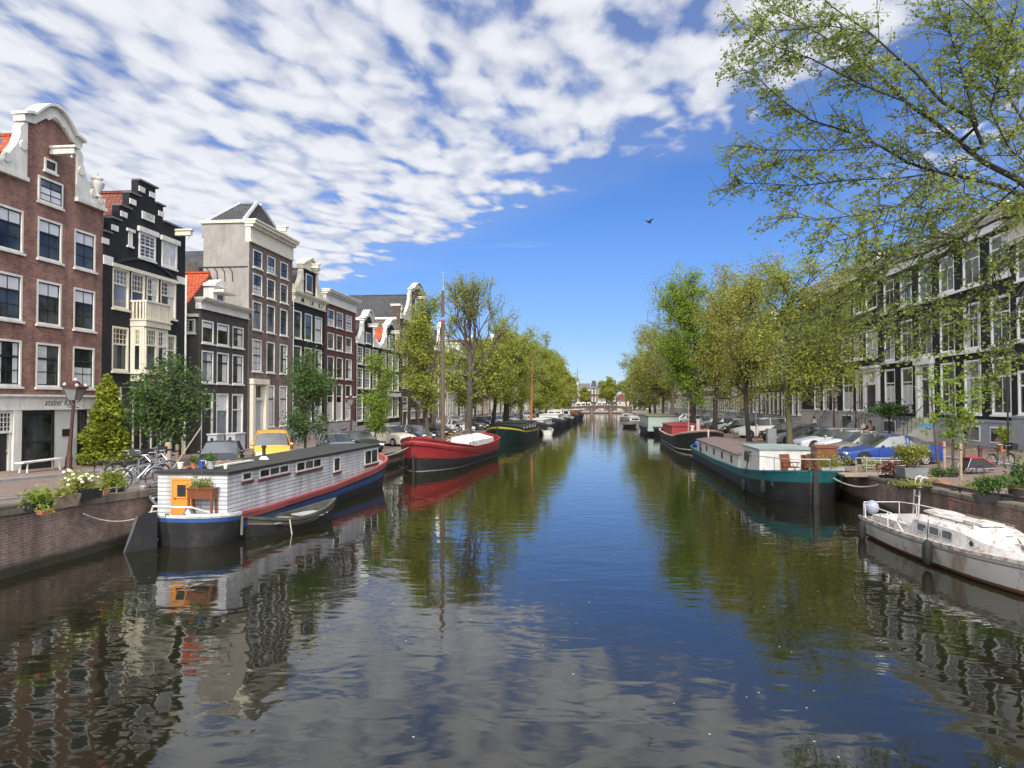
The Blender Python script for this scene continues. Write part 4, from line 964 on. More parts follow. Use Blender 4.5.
# ------------------------------------------------------------------ rest of both rows, mostly behind the trees
def row_house(side, x0, a0, a1, floors, wall, gable, label, seed, frame=None, ground=None, far=False, curt=True):
    rnd = random.Random(seed); zb = (zs(a0) if side == 'L' else zg(XR, a0))+.1
    a0 += .01; a1 -= .01
    h0 = 1.1; w = a1-a0; n = 3 if w < 8.6 else 4
    hs = [3.9, 3.5, 3.1, 2.5][:floors]
    cols = [(a0+w*(i+.5)/n-w/n*.29, a0+w*(i+.5)/n+w/n*.29) for i in range(n)]
    z = zb+h0; wins = []; doors = []; di = rnd.choice([0, n-1])
    st = rnd.choice(['T', 'sash2', 'whitegrid', 'plain', 'tall'])
    for k, h in enumerate(hs):
        for i, c_ in enumerate(cols):
            cu = rnd.choice([None, None, 'half', 'sides', 'left', 'full'])
            if k == 0 and i == di: doors.append((c_[0], c_[1], zb+h0-.35, z+h*.74, None)); continue
            wins.append((c_[0], c_[1], z+.1, z+h*.74, st, cu))
        z += h
    ze = z+.1
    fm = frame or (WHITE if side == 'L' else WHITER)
    root, T, rot = house(side, x0, label, a0, a1, zb, ze, wall, wins, doors, depth=10, fm=fm, lite=far)
    plinth(root, T, a0, a1, zb, zb+h0-.25, (), rnd.choice([GSTONE, STONE, PLG]))
    if ground:
        s = MB(); s.tbox(T, a0, a1, zb+h0+3.3, zb+h0+3.8, .003, .15); s.build('shop_fascia', ground, root)
    if gable == 'cornice':
        cornice(root, T, a0, a1, ze-.3, ze+.9, fm, .6, dent=0 if far else rnd.choice([0, 9]))
        roof_par(root, T, a0, a1, ze+.7, ze+2.6, -.3, -10, rnd.choice([T_SLATE, T_DRED, T_SLATE]), 1.5)
        if rnd.random() < .6:
            am = rnd.uniform(a0+2, a1-2); d = MB(); d.tbox(T, am-.8, am+.8, ze+.8, ze+2.5, -3, -.8); d.tbox(T, am-1, am+1, ze+2.5, ze+2.7, -3.2, -.5); d.build('dormer', fm, root)
    elif gable == 'pediment':
        cornice(root, T, a0, a1, ze-.3, ze+.8, fm, .6)
        d = MB(); d.prism([(a0, ze+.8), (a1, ze+.8), ((a0+a1)/2, ze+2.9)], T, -.5, .1); d.prism([(a0-.2, ze+.8), ((a0+a1)/2, ze+3), (a1+.2, ze+.8), (a1+.2, ze+1.05), ((a0+a1)/2, ze+3.3), (a0-.2, ze+1.05)], T, -.5, .5); d.build('pediment', fm, root)
        roof_perp(root, T, a0, a1, ze+.7, ze+2.9, -.5, -10, T_SLATE)
    elif gable == 'balustrade':
        cornice(root, T, a0, a1, ze-.3, ze+.7, fm, .6); d = MB()
        for i in range(22): a = lerp(a0+.2, a1-.2, i/21); d.lathe([(.09, ze+.7), (.13, ze+.95), (.07, ze+1.2), (.1, ze+1.45)], T(a, 0, .1), 6)
        d.tbox(T, a0, a1, ze+1.45, ze+1.65, -.1, .3); d.build('balustrade', fm, root)
        roof_par(root, T, a0, a1, ze+.6, ze+2.2, -1, -10, T_SLATE, 2)
    else:
        c_ = (a0+a1)/2; neck_gable(root, T, rot, a0, a1, ze, c_-w*.2, c_+w*.2, ze+3.4, ze+4.5, wall, (c_-.55, c_+.55, ze+.5, ze+2.2, 'two', None), fm, False, rnd.choice([T_SLATE, T_DRED, T_RED]), ped='arch' if gable == 'neck' else 'tri')
        hoist(root, T, c_, ze+2.8, fm)
    chimney(root, T, a1-.8, ze, ze+3, -5)
    if not far: stoop(root, T, doors[0][0]-.2, doors[0][1]+.2, zb, zb+h0-.4, 4)
    return root
B_LIGHT = brick('brick_pale', (.36, .31, .26), (.31, .27, .225), (.3, .27, .24))
P_CREAM = mat('stucco_cream', (.50, .45, .37), .85, .1, 1.2, streak=.25)
P_GREY = mat('stucco_grey', (.30, .30, .29), .85, .12, 1.2, streak=.3)
P_WHITE = mat('stucco_white', (.62, .61, .58), .85, .08, 1.2, streak=.25)
LH = [(3, B_DBROWN, 'neck', 'brown neck gabled house just beyond the tall warehouse', None, None), (3, P_GREY, 'cornice', 'grey plastered house with cornice beside the brown neck gabled one', None, None),
      (3, B_BLACK, 'cornice', 'black house with white sashes behind the mast of the red barge', None, None), (3, B_RED, 'tri', 'red brown brick house with pointed gable behind the fan crowned elm', None, None),
      (3, P_WHITE, 'cornice', 'white plastered house behind the elm trunk', None, None), (3, B_DRED, 'cornice', 'dark red cornice house beyond the white plastered one', CREAM, None),
      (4, B_BROWN, 'neck', 'taupe brick house with neck gable beyond the dark red cornice house', None, None), (3, P_CREAM, 'cornice', 'cream plastered house behind the thick dark tree trunk', None, None),
      (3, B_BLACK, 'neck', 'black neck gabled house glimpsed between trees above the green houseboat', None, None), (3, B_RED, 'cornice', 'red brick house with cream windows behind the two masted stretch', CREAM, None),
      (4, B_DBROWN, 'cornice', 'tall dark brown cornice house far down the left bank', None, None), (3, B_LIGHT, 'pediment', 'pale brick house with full pediment far down the left bank', None, None),
      (3, B_GREY, 'tri', 'grey brick house with pointed gable far down the left bank', None, None), (3, B_DRED, 'neck', 'dark red neck gabled house far down the left bank', None, None),
      (3, P_WHITE, 'neck', 'white gabled house nearly hidden by the far left trees', None, None), (3, B_BROWN, 'cornice', 'taupe cornice house nearly hidden by the far left trees', None, None),
      (3, B_BLACK, 'pediment', 'black pedimented house next to the far bridge on the left bank', None, None), (3, B_RED, 'neck', 'last red brick house before the far bridge on the left bank', None, None)]
y = A(432, 350)+.02
for i, (fl, wl, gb, lb, fr, gr) in enumerate(LH):
    w = (8.4, 9.2, 7.4, 8.0)[i % 4]; row_house('L', facx(y+w/2), y, y+w, fl, wl, gb, lb, 100+i, fr, gr, far=y > 165); y += w
RH = [(3, B_DBROWN, 'balustrade', 'dark brown house with roof balustrade beyond the white portal', None, None), (3, B_BLACK, 'pediment', 'black house with cream pediment above the tree tops on the right bank', CREAM, None),
      (3, B_GREY, 'cornice', 'grey brick cornice house behind the olive brown tree', None, None), (3, P_CREAM, 'cornice', 'cream plastered house behind the parked cars and brown leaved tree', CREAM, None),
      (3, P_WHITE, 'neck', 'white neck gabled house on the right bank', None, None), (3, B_RED, 'cornice', 'red brown cornice house beside the white neck gabled one', None, None),
      (4, B_DBROWN, 'cornice', 'four storey brown house behind the bright green tree', None, None), (3, B_LIGHT, 'tri', 'pale brick house with pointed gable behind the bright green tree', None, None),
      (3, P_GREY, 'cornice', 'grey plastered house behind the leaning trunk', None, None), (3, B_DRED, 'neck', 'dark red neck gabled house far down the right bank', None, None),
      (3, B_BLACK, 'cornice', 'black cornice house far down the right bank', None, None), (3, B_BROWN, 'tri', 'taupe house with pointed gable far down the right bank', None, None),
      (3, P_WHITE, 'cornice', 'white cornice house nearly hidden by the far right trees', None, None), (3, B_RED, 'tri', 'red brick house nearly hidden by the far right trees', None, None),
      (3, B_GREY, 'neck', 'grey neck gabled house nearly hidden by the far right trees', None, None), (3, B_LIGHT, 'cornice', 'pale brick cornice house close to the far bridge on the right bank', None, None),
      (3, B_DBROWN, 'neck', 'brown house beside the far bridge on the right bank', None, None), (3, B_DRED, 'cornice', 'last dark red house before the far bridge on the right bank', None, None)]
y = RFAR+.02
for i, (fl, wl, gb, lb, fr, gr) in enumerate(RH):
    w = (10.5, 9.6, 11.2, 10.0)[i % 4]; row_house('R', XR, y, y+w, fl, wl, gb, lb, 300+i, fr, gr, far=y > 165); y += w
# ------------------------------------------------------------------ houses closing the view behind the bridge
def end_house(p0, p1, pyt, wall, label, roof, Y=326, white=False, flat=False, floors=3):
    T, rot = frame_of('F', Y); x0 = at_y(p0, 400, Y)[0]; x1 = at_y(p1, 400, Y)[0]; ze = at_y((p0+p1)/2, pyt, Y)[2]; zb = .95
    n = max(2, round((x1-x0)/2.4)); w = (x1-x0)/n; h = (ze-zb-.4)/floors
    wins = [(x0+w*(i+.3), x0+w*(i+.7), zb+.6+h*k, zb+.4+h*k+h*.66, 'T', None) for k in range(floors) for i in range(n)]
    root, T, rot = house('F', Y, label, x0, x1, zb, ze, wall, wins, lite=True, depth=9)
    if white:
        s = MB(); s.tbox(T, x0, x1, zb+h+.1, zb+h+.5, .003, .25); s.build('shop_fascia', WHITE, root)
        for i in range(n+1): s = MB(); s.tbox(T, x0+w*i-.25, x0+w*i+.25, zb, zb+h+.1, .003, .1); s.build('pilaster', WHITE, root)
    if flat:
        r = MB(); r.tbox(T, x0+1, x1-.3, ze, ze+2.6, -8, -1); r.build('roof_storey', mat('zinc_dull', (.12, .125, .13), .7, .15), root)
    else: roof_par(root, T, x0, x1, ze-.1, ze+2.6, .2, -9, roof, .5)
    cornice(root, T, x0, x1, ze-.5, ze, GSTONE if not white else WHITE, .4)
end_house(560, 576, 384, B_GREY, 'dark end house behind the far bridge, its left half lost behind trees', T_SLATE)
end_house(576, 590.8, 389.5, B_GREY, 'end house under a grey metal roof storey behind the far bridge', T_SLATE, white=True, flat=True)
end_house(590.8, 597, 386.5, B_DBROWN, 'narrow dark end house behind the far bridge', T_SLATE)
end_house(597, 607, 388.5, mat('stucco_greybrown', (.19, .175, .16), .85, .15, 1, streak=.2), 'grey brown end house behind the green tree at the canal end', T_SLATE, white=True)
end_house(607, 617, 386, B_GREY, 'dark end house between the green tree and the red roofed one', T_SLATE)
end_house(617, 629, 400.5, P_CREAM, 'low white end house with red roof behind the far bridge', T_DRED, floors=2)
end_house(629, 650, 388, B_GREY, 'grey end house behind the far right trees', T_SLATE)
def church(px, y0, y1, Y, w, label):
    x = at_y(px, 400, Y)[0]; zt = at_y(px, y0, Y)[2]; zm = at_y(px, y1, Y)[2]
    t = thing('church_tower', label, 'church tower', (x, Y, .9))
    MB().box(x-w, x+w, Y-w, Y+w, .3, zm-6).build('tower', B_BROWN, t)
    MB().lathe([(w*.95, zm-6), (w*.9, zm-2), (w*.75, zm-2), (w*.62, zm)], (x, Y, 0), 8).build('belfry', STONE, t)
    MB().lathe([(w*.8, zm), (w*.55, zm+.8), (w*.42, zm+2.2), (w*.14, lerp(zm, zt, .5)), (.08, zt)], (x, Y, 0), 8).build('spire', mat('spire_lead', (.12, .14, .15), .6, .2), t)
    k = MB(); k.ball((x, Y, zt), .25, 6); k.build('finial', IRON, t)
church(546.6, 340, 355, 420, 2.3, 'slender church spire rising over the left trees')
church(577.4, 368, 382, 470, 1.8, 'thin distant spire beside the grey roof at the canal end')
# ------------------------------------------------------------------ trees
import numpy as np
BARK = mat('bark_grey', (.075, .062, .05), .95, .3, 3, bump=.4)
BARKD = mat('bark_dark', (.035, .03, .026), .95, .3, 3, bump=.4)
BARKG = mat('bark_mossy', (.085, .082, .045), .95, .35, 3, bump=.4)
LF_Y = leafmat('leaf_yellow_green', (.18, .215, .028), (.345, .375, .066), .45)
LF_G = leafmat('leaf_bright_green', (0.125, 0.2, 0.02), (0.26, 0.345, 0.042), .45)
LF_B = leafmat('leaf_olive_brown', (.185, .185, .034), (.345, .355, .078), .45)
LF_D = leafmat('leaf_dark_green', (.042, .088, .024), (.10, .175, .042))
LF_O = leafmat('leaf_over', (.18, .24, .045), (.36, .42, .11), .65)
LF_C = leafmat('leaf_conifer', (.12, .16, .015), (.30, .33, .035))
LF_R = leafmat('leaf_red', (0.125, 0.037, 0.031), (0.200, 0.088, 0.056))
LF_T = leafmat('leaf_bare_twig', (.19, .205, .055), (.33, .335, .11), .45)
def leaves(name, pts, size, m, parent, seed=0, flat=.5, off=(0, 0, 0), var=.4):
    rs = np.random.RandomState(seed); P = np.asarray(pts, dtype=float)-np.asarray(off); n = len(P)
    a = rs.normal(size=(n, 3)); a[:, 2] *= flat; a[:, 2] -= .25; a /= np.linalg.norm(a, axis=1)[:, None]+1e-9
    b = rs.normal(size=(n, 3)); b -= a*(a*b).sum(1)[:, None]; b /= np.linalg.norm(b, axis=1)[:, None]+1e-9
    s = size*(1+var*rs.uniform(-1, 1, n))[:, None]
    V = np.empty((n, 4, 3)); V[:, 0] = P; V[:, 1] = P+a*s*.5+b*s*.36; V[:, 2] = P+a*s; V[:, 3] = P+a*s*.5-b*s*.36
    me = bpy.data.meshes.new(name); me.vertices.add(n*4); me.loops.add(n*4); me.polygons.add(n)
    me.vertices.foreach_set('co', V.ravel()); me.loops.foreach_set('vertex_index', np.arange(n*4, dtype=np.int32))
    me.polygons.foreach_set('loop_start', np.arange(0, n*4, 4, dtype=np.int32)); me.polygons.foreach_set('loop_total', np.full(n, 4, dtype=np.int32))
    me.materials.append(m); me.update(calc_edges=True); me.validate()
    return link(name, me, parent)
def curve_pts(a, b, n, rnd, bend=.12, up=.0):
    a = Vector(a); b = Vector(b); L_ = (b-a).length
    o1 = Vector((rnd.uniform(-1, 1), rnd.uniform(-1, 1), rnd.uniform(-1, 1)))*L_*bend+Vector((0, 0, up*L_))
    pts = []
    for i in range(n+1):
        t = i/n; p = a.lerp(b, t)+o1*(4*t*(1-t))*.5
        if 0 < i < n: p += Vector((rnd.uniform(-1, 1), rnd.uniform(-1, 1), rnd.uniform(-1, 1)))*L_*.02
        pts.append(p)
    return pts
def tree(label, base, H, hb, cc, cr, lm, seed=1, tr=.22, bark=None, n1=20, n2=6, n3=5, nl=15, ls=.27, name='tree', lean=(0, 0), bare=0.0, spread=.34, group=None, up=.12, top=1.0, stems=1):
    """base; H height of the top of the axis; hb height of the first limb; cc crown centre (relative), cr crown radii"""
    rnd = random.Random(seed); t = thing(name, label, 'tree', base, 0, group)
    w = MB(); pts = []
    lx, ly = lean
    def axis(z): q = z/H; return Vector((lx*q+.25*sin(q*5+seed), ly*q+.2*sin(q*4+seed*2), z))
    zs_ = [-.3, .15, .6]+[H*i/9 for i in range(1, 9) if H*i/9 > .7]
    zt = min(H*.8, cc[2]+cr[2]*.5)
    zs_ = [z for z in zs_ if z < zt]+[zt]
    w.tube([axis(max(z, -.3)) for z in zs_], [tr*(1.5 if z < .1 else 1.12 if z < .5 else max(.16, 1-(z/zt)**1.1*.85)) for z in zs_], 8)
    cc = Vector(cc)
    def inside(k0, k1):
        while True:
            d = Vector((rnd.gauss(0, 1), rnd.gauss(0, 1), rnd.gauss(0, 1)))
            if d.length < .1: continue
            d.normalize(); k = k0+(k1-k0)*rnd.random()**.6
            return cc+Vector((d.x*cr[0], d.y*cr[1], d.z*cr[2]))*k
    for i in range(n1):
        tg = inside(.42, 1.06)
        z0 = max(hb, min(zt*.97, tg.z-(.35+.5*rnd.random())*hypot(tg.x-axis(tg.z).x, tg.y-axis(tg.z).y)-.4))
        r0 = tr*(.16+.42*(1-z0/H)); L1 = curve_pts(axis(z0), tg, 7, rnd, .16, -.03)
        w.tube(L1, [lerp(r0, .028, (j/7)**.8) for j in range(8)], 5, cap=False)
        for k in range(n2):
            q = rnd.uniform(.42, 1.0); j = min(6, int(q*7)); p = L1[j].lerp(L1[j+1], q*7-j)
            dv = Vector((rnd.gauss(0, 1)*cr[0], rnd.gauss(0, 1)*cr[1], rnd.gauss(.15, 1)*cr[2]))*spread*.62
            e = p+dv; d = e-cc; s = math.sqrt((d.x/cr[0])**2+(d.y/cr[1])**2+(d.z/cr[2])**2)
            if s > 1.14: e = cc+d*(1.14/s)
            L2 = curve_pts(p, e, 4, rnd, .2, up*.3); w.tube(L2, [lerp(min(.045, r0*.4), .014, jj/4) for jj in range(5)], 4, cap=False)
            for m_ in range(n3):
                q = rnd.uniform(.25, 1.0); j = min(3, int(q*4)); p2 = L2[j].lerp(L2[j+1], q*4-j)
                dv = Vector((rnd.gauss(0, 1), rnd.gauss(0, 1), rnd.gauss(up, .8)))*(cr[0]+cr[2])*.5*.17; e2 = p2+dv
                if bare > 0 or m_ % 2 == 0: w.tube([p2, p2.lerp(e2, .5)+Vector((0, 0, .04)), e2], [.012, .009, .005], 3, cap=False)
                z01 = (e2.z-cc.z)/cr[2]; 
                if bare and rnd.random() < bare*(.75+.5*z01): continue
                for l in range(int(nl*2.4)):
                    qq = rnd.random(); s_ = .17+.11*cr[0]/3.0
                    pts.append(p2.lerp(e2, qq)+Vector((rnd.gauss(0, s_), rnd.gauss(0, s_), rnd.gauss(0, s_*.8))))
    w.build('trunk', bark or BARK, t, wn=False)
    if pts: leaves('crown', pts, ls*.70, lm, t, seed)
    return t
def tree_px(label, px, X, box, lm, **k):
    """trunk on the line X, crown box measured on the picture at that distance"""
    r = ray(px, 400); Y = X/(r[0]/r[1]); z = zg(X, Y); x0, x1, y0, y1 = box
    a = at_y(x0, y0, Y); b = at_y(x1, y1, Y)
    H = a[2]-z; cx = (a[0]+b[0])/2-X; rx = abs(b[0]-a[0])/2*1.08; rz = (a[2]-b[2])/2
    return tree(label, (X, Y, z), H*.98, k.pop('hb', max(1.8, (b[2]-z)*.95)), (cx*.9, k.pop('dy', 0), (a[2]+b[2])/2-z), (rx, k.pop('ry', rx), rz), lm, lean=(cx*.25, 0), **k)
def xl(px, off=1.4):     # tree line along the left quay
    X = -15.2
    for i in range(6): r = ray(px, 400); Y = X/(r[0]/r[1]); X = xql(Y)-off
    return X
# left bank
tree_px('thin yellow green tree beside the tall mast of the red barge', 428, xl(428), (396, 452, 292, 405), LF_Y, seed=3, tr=.2, n1=22, nl=13, bare=.12, ls=.24)
def fan_elm():
    X = xl(468); r = ray(468, 400); Y = X/(r[0]/r[1]); z = zg(X, Y); rnd = random.Random(15)
    t = thing('tree', 'tall elm with a fan of nearly bare branches and leafy lower limbs', 'tree', (X, Y, z)); w = MB(); pts = []; low = []
    def W_(px, py, dy=0): return Vector(at_y(px, py, Y+dy))
    k1 = W_(470, 392); k2 = W_(470, 352); w.tube([(X, Y, z-.3), (X, Y, z+.4), k1, k2], [.62, .42, .36, .24], 9)
    def grow(p, d, ln, r, dep):
        n = 4; P = [p]; dd = d.copy()
        for i in range(n):
            dd = (dd+Vector((rnd.gauss(0, .09), rnd.gauss(0, .09), rnd.gauss(.035, .07)))).normalized(); P.append(P[-1]+dd*ln/n)
        w.tube(P, [lerp(r, r*.55, i/n) for i in range(n+1)], 6 if r > .08 else 4 if r > .025 else 3, cap=False)
        if dep == 0:
            for i in range(4): pts.append(P[-1]+Vector((rnd.gauss(0, .22), rnd.gauss(0, .22), rnd.gauss(0, .2)))); pts.append(P[2]+Vector((rnd.gauss(0, .2), rnd.gauss(0, .2), rnd.gauss(0, .18))))
            return
        for i in range(3 if dep > 1 else 4):
            ax = Vector((rnd.gauss(0, 1), rnd.gauss(0, 1), rnd.gauss(0, .4))); ax -= dd*ax.dot(dd); ax.normalize()
            b = P[-1] if i < 2 else P[rnd.choice([2, 3])]
            grow(b, (dd+ax*rnd.uniform(.22, .55)).normalized(), ln*rnd.uniform(.62, .8), r*.56, dep-1)
    for tx, ty, dy, b, r in ((447, 306, 0, k2, .17), (456, 292, 2, k2, .16), (468, 288, -2, k2, .17), (480, 290, 2, k2, .16), (500, 300, -1, k1.lerp(k2, .3), .19), (512, 318, 2, k1.lerp(k2, .2), .16), (490, 292, 1, k1.lerp(k2, .6), .16), (450, 325, -2, k2, .12), (520, 335, 0, k1.lerp(k2, .35), .12)):
        e = W_(tx, ty, dy); v = e-b; grow(b, (v.normalized()+Vector((0, 0, .12))).normalized(), v.length*.42, r, 4)
    for pp in ([(470, 398), (486, 388), (500, 380), (514, 366)], [(470, 392), (455, 384), (444, 374)], [(472, 385), (488, 372), (502, 352)]):
        P = [W_(*q) for q in pp]; w.tube(P, [lerp(.2, .05, i/(len(P)-1)) for i in range(len(P))], 6, cap=False)
        for i in range(70):
            q = rnd.uniform(.2, 1)*(len(P)-1); j = min(len(P)-2, int(q)); c_ = P[j].lerp(P[j+1], q-j); e = c_+Vector((rnd.gauss(0, 1.0), rnd.gauss(0, 1.0), rnd.gauss(.3, .6))); w.tube([c_, e], [.02, .008], 3, cap=False)
            for l in range(14): low.append(c_.lerp(e, rnd.uniform(.3, 1.1))+Vector((rnd.gauss(0, .22), rnd.gauss(0, .22), rnd.gauss(0, .18))))
    w.build('trunk', BARK, t); leaves('crown', pts, .16, LF_Y, t, 15, off=t.location); leaves('lower_foliage', low, .25, LF_Y, t, 16, off=t.location)
fan_elm()
tree_px('leafy green sapling growing in front of the fan crowned elm', 476, xl(476, 2.6), (440, 505, 338, 402), LF_Y, seed=5, tr=.16, n1=20, nl=15)
tree_px('broad yellow green tree next to the fan crowned elm', 493, xl(493), (478, 534, 322, 402), LF_Y, seed=6, tr=.32, n1=25, nl=17, bark=BARKD)
tree_px('yellow green tree on a thick dark trunk above the green houseboat', 504, xl(504), (492, 545, 328, 405), LF_Y, seed=7, tr=.5, n1=23, nl=17, bark=BARKD)
tree_px('half bare tree behind the brown mast on the left bank', 520, xl(520), (508, 552, 330, 405), LF_T, seed=8, tr=.3, n1=20, nl=9, bare=.3, bark=BARKD)
tree_px('golden green tree just behind the brown mast on the left bank', 533, xl(533), (520, 566, 340, 407), LF_Y, seed=9, tr=.3, n1=23, nl=17, ls=.34, bark=BARKD)
tree_px('golden green tree below the church spire on the left bank', 547, xl(547), (532, 568, 350, 408), LF_Y, seed=10, tr=.32, n1=22, nl=17, ls=.4, bark=BARKD)
tree_px('second last tree before the bridge on the left bank', 556, xl(556), (545, 572, 358, 409), LF_Y, seed=12, tr=.34, n1=20, nl=16, ls=.45, bark=BARKD)
tree_px('last tree before the bridge on the left bank', 566, xl(566), (554, 575, 372, 409), LF_Y, seed=13, tr=.34, n1=17, nl=14, ls=.45, bark=BARKD)
# right bank
RX = 13.6
tree_px('tall sparse olive tree in front of the black pedimented house', 786, RX, (752, 868, 244, 392), LF_Y, seed=21, tr=.24, n1=32, n2=6, nl=12, bare=.08, ls=.22, bark=BARKG)
tree_px('olive brown tree above the silver people carrier', 749, RX, (704, 792, 262, 392), LF_B, seed=22, tr=.24, n1=20, n2=7, nl=15, ls=.23, bark=BARKD)
tree_px('olive tree between the bright green and the brown leaved tree', 717, RX, (700, 768, 268, 396), LF_B, seed=23, tr=.3, n1=25, nl=15, ls=.28, bark=BARKD)
tree_px('bright green full crowned tree on a leaning trunk', 694, RX, (652, 724, 274, 398), LF_G, seed=24, tr=.42, n1=36, n2=7, nl=18, ls=.30, bark=BARKD)
tree_px('nearly bare grey tree behind the bright green one', 672, RX, (634, 700, 276, 392), LF_T, seed=25, tr=.36, n1=20, n2=7, n3=6, nl=5, bare=.4, ls=.22, up=.4)
tree_px('low spreading olive tree beside the bright green one', 662, RX, (632, 690, 330, 406), LF_B, seed=26, tr=.3, n1=26, nl=14, ls=.36, bark=BARKD)
tree_px('yellow green tree nearest the bridge along the right bank', 649, RX, (623, 672, 342, 408), LF_Y, seed=27, tr=.34, n1=22, nl=16, ls=.42, bark=BARKD)
tree_px('pale olive tree by the white cabin boats on the right bank', 655, RX, (628, 682, 325, 404), LF_T, seed=28, tr=.34, n1=22, nl=13, ls=.36, bark=BARKD)
# trees at the canal end
def end_tree(px, X0, box, lm, label, Y=309, **k):
    x = at_y(px, 400, Y)[0]; x0, x1, y0, y1 = box; a = at_y(x0, y0, Y); b = at_y(x1, y1, Y)
    tree(label, (x, Y, .92), a[2]-1, max(1.6, b[2]-.9), ((a[0]+b[0])/2-x, 0, (a[2]+b[2])/2-.9), ((b[0]-a[0])/2,)*2+((a[2]-b[2])/2,), lm, ls=.55, tr=.3, bark=BARKD, **k)
end_tree(606, 0, (598, 618, 379, 400), LF_Y, 'green tree in the middle of the far bridge view', seed=31, n1=17, nl=14)
end_tree(586, 0, (579, 592, 388, 402), LF_B, 'small brownish tree in front of the grey roofed end house', seed=32, n1=13, nl=10)
end_tree(626, 0, (617, 640, 377, 399), LF_T, 'pale tree over the low red roofed house at the canal end', seed=33, n1=16, nl=10)
# small trees along the left street
def near_tree(label, px, X, box, lm, **k): return tree_px(label, px, X, box, lm, **k)
near_tree('small dark green tree in front of the black stepped gable house', 166, -21.4, (131, 198, 352, 446), LF_D, seed=41, tr=.11, bare=.25, n1=23, n2=7, n3=5, nl=6, ls=.2, hb=1.3, name='street_tree', spread=.3)
near_tree('young green tree standing behind the yellow van', 309, -16.6, (288, 332, 356, 436), LF_D, seed=42, tr=.09, n1=19, n2=6, nl=7, ls=.17, hb=1.5, name='street_tree')
near_tree('slim young green tree beside the beige SUV', 377, -16.4, (366, 390, 345, 430), LF_G, seed=43, tr=.08, n1=19, n2=5, nl=7, ls=.18, hb=1.6, name='street_tree')
# clipped conifer against the red brick house
def conifer():
    p = gnd(106, 463); p = (-24.3, at_x(107, 430, -24.3)[1], 0); z = zs(p[1])+.1
    zt = at_x(108, 378, -24.3)[2]-z; rnd = random.Random(4)
    t = thing('conifer_shrub', 'cone shaped yellow green evergreen between shopfront and black house', 'shrub', (p[0], p[1], z))
    MB().tube([(0, 0, -.2), (0, 0, zt*.8)], [.12, .03], 6).build('trunk', BARKD, t, wn=False)
    pts = []
    for i in range(6500):
        q = rnd.random()**1.25; r = (.06+1.12*(1-q)**.75)*(.55+.5*rnd.random()**.5)*(1+.16*sin(q*23+rnd.random()*2)); a = rnd.uniform(0, 2*pi)
        r *= 1+.14*sin(a*3+q*9)
        pts.append((r*cos(a), r*sin(a), .25+q*(zt-.2)+rnd.gauss(0, .07)))
    leaves('foliage', pts, .17, LF_C, t, 4)
conifer()
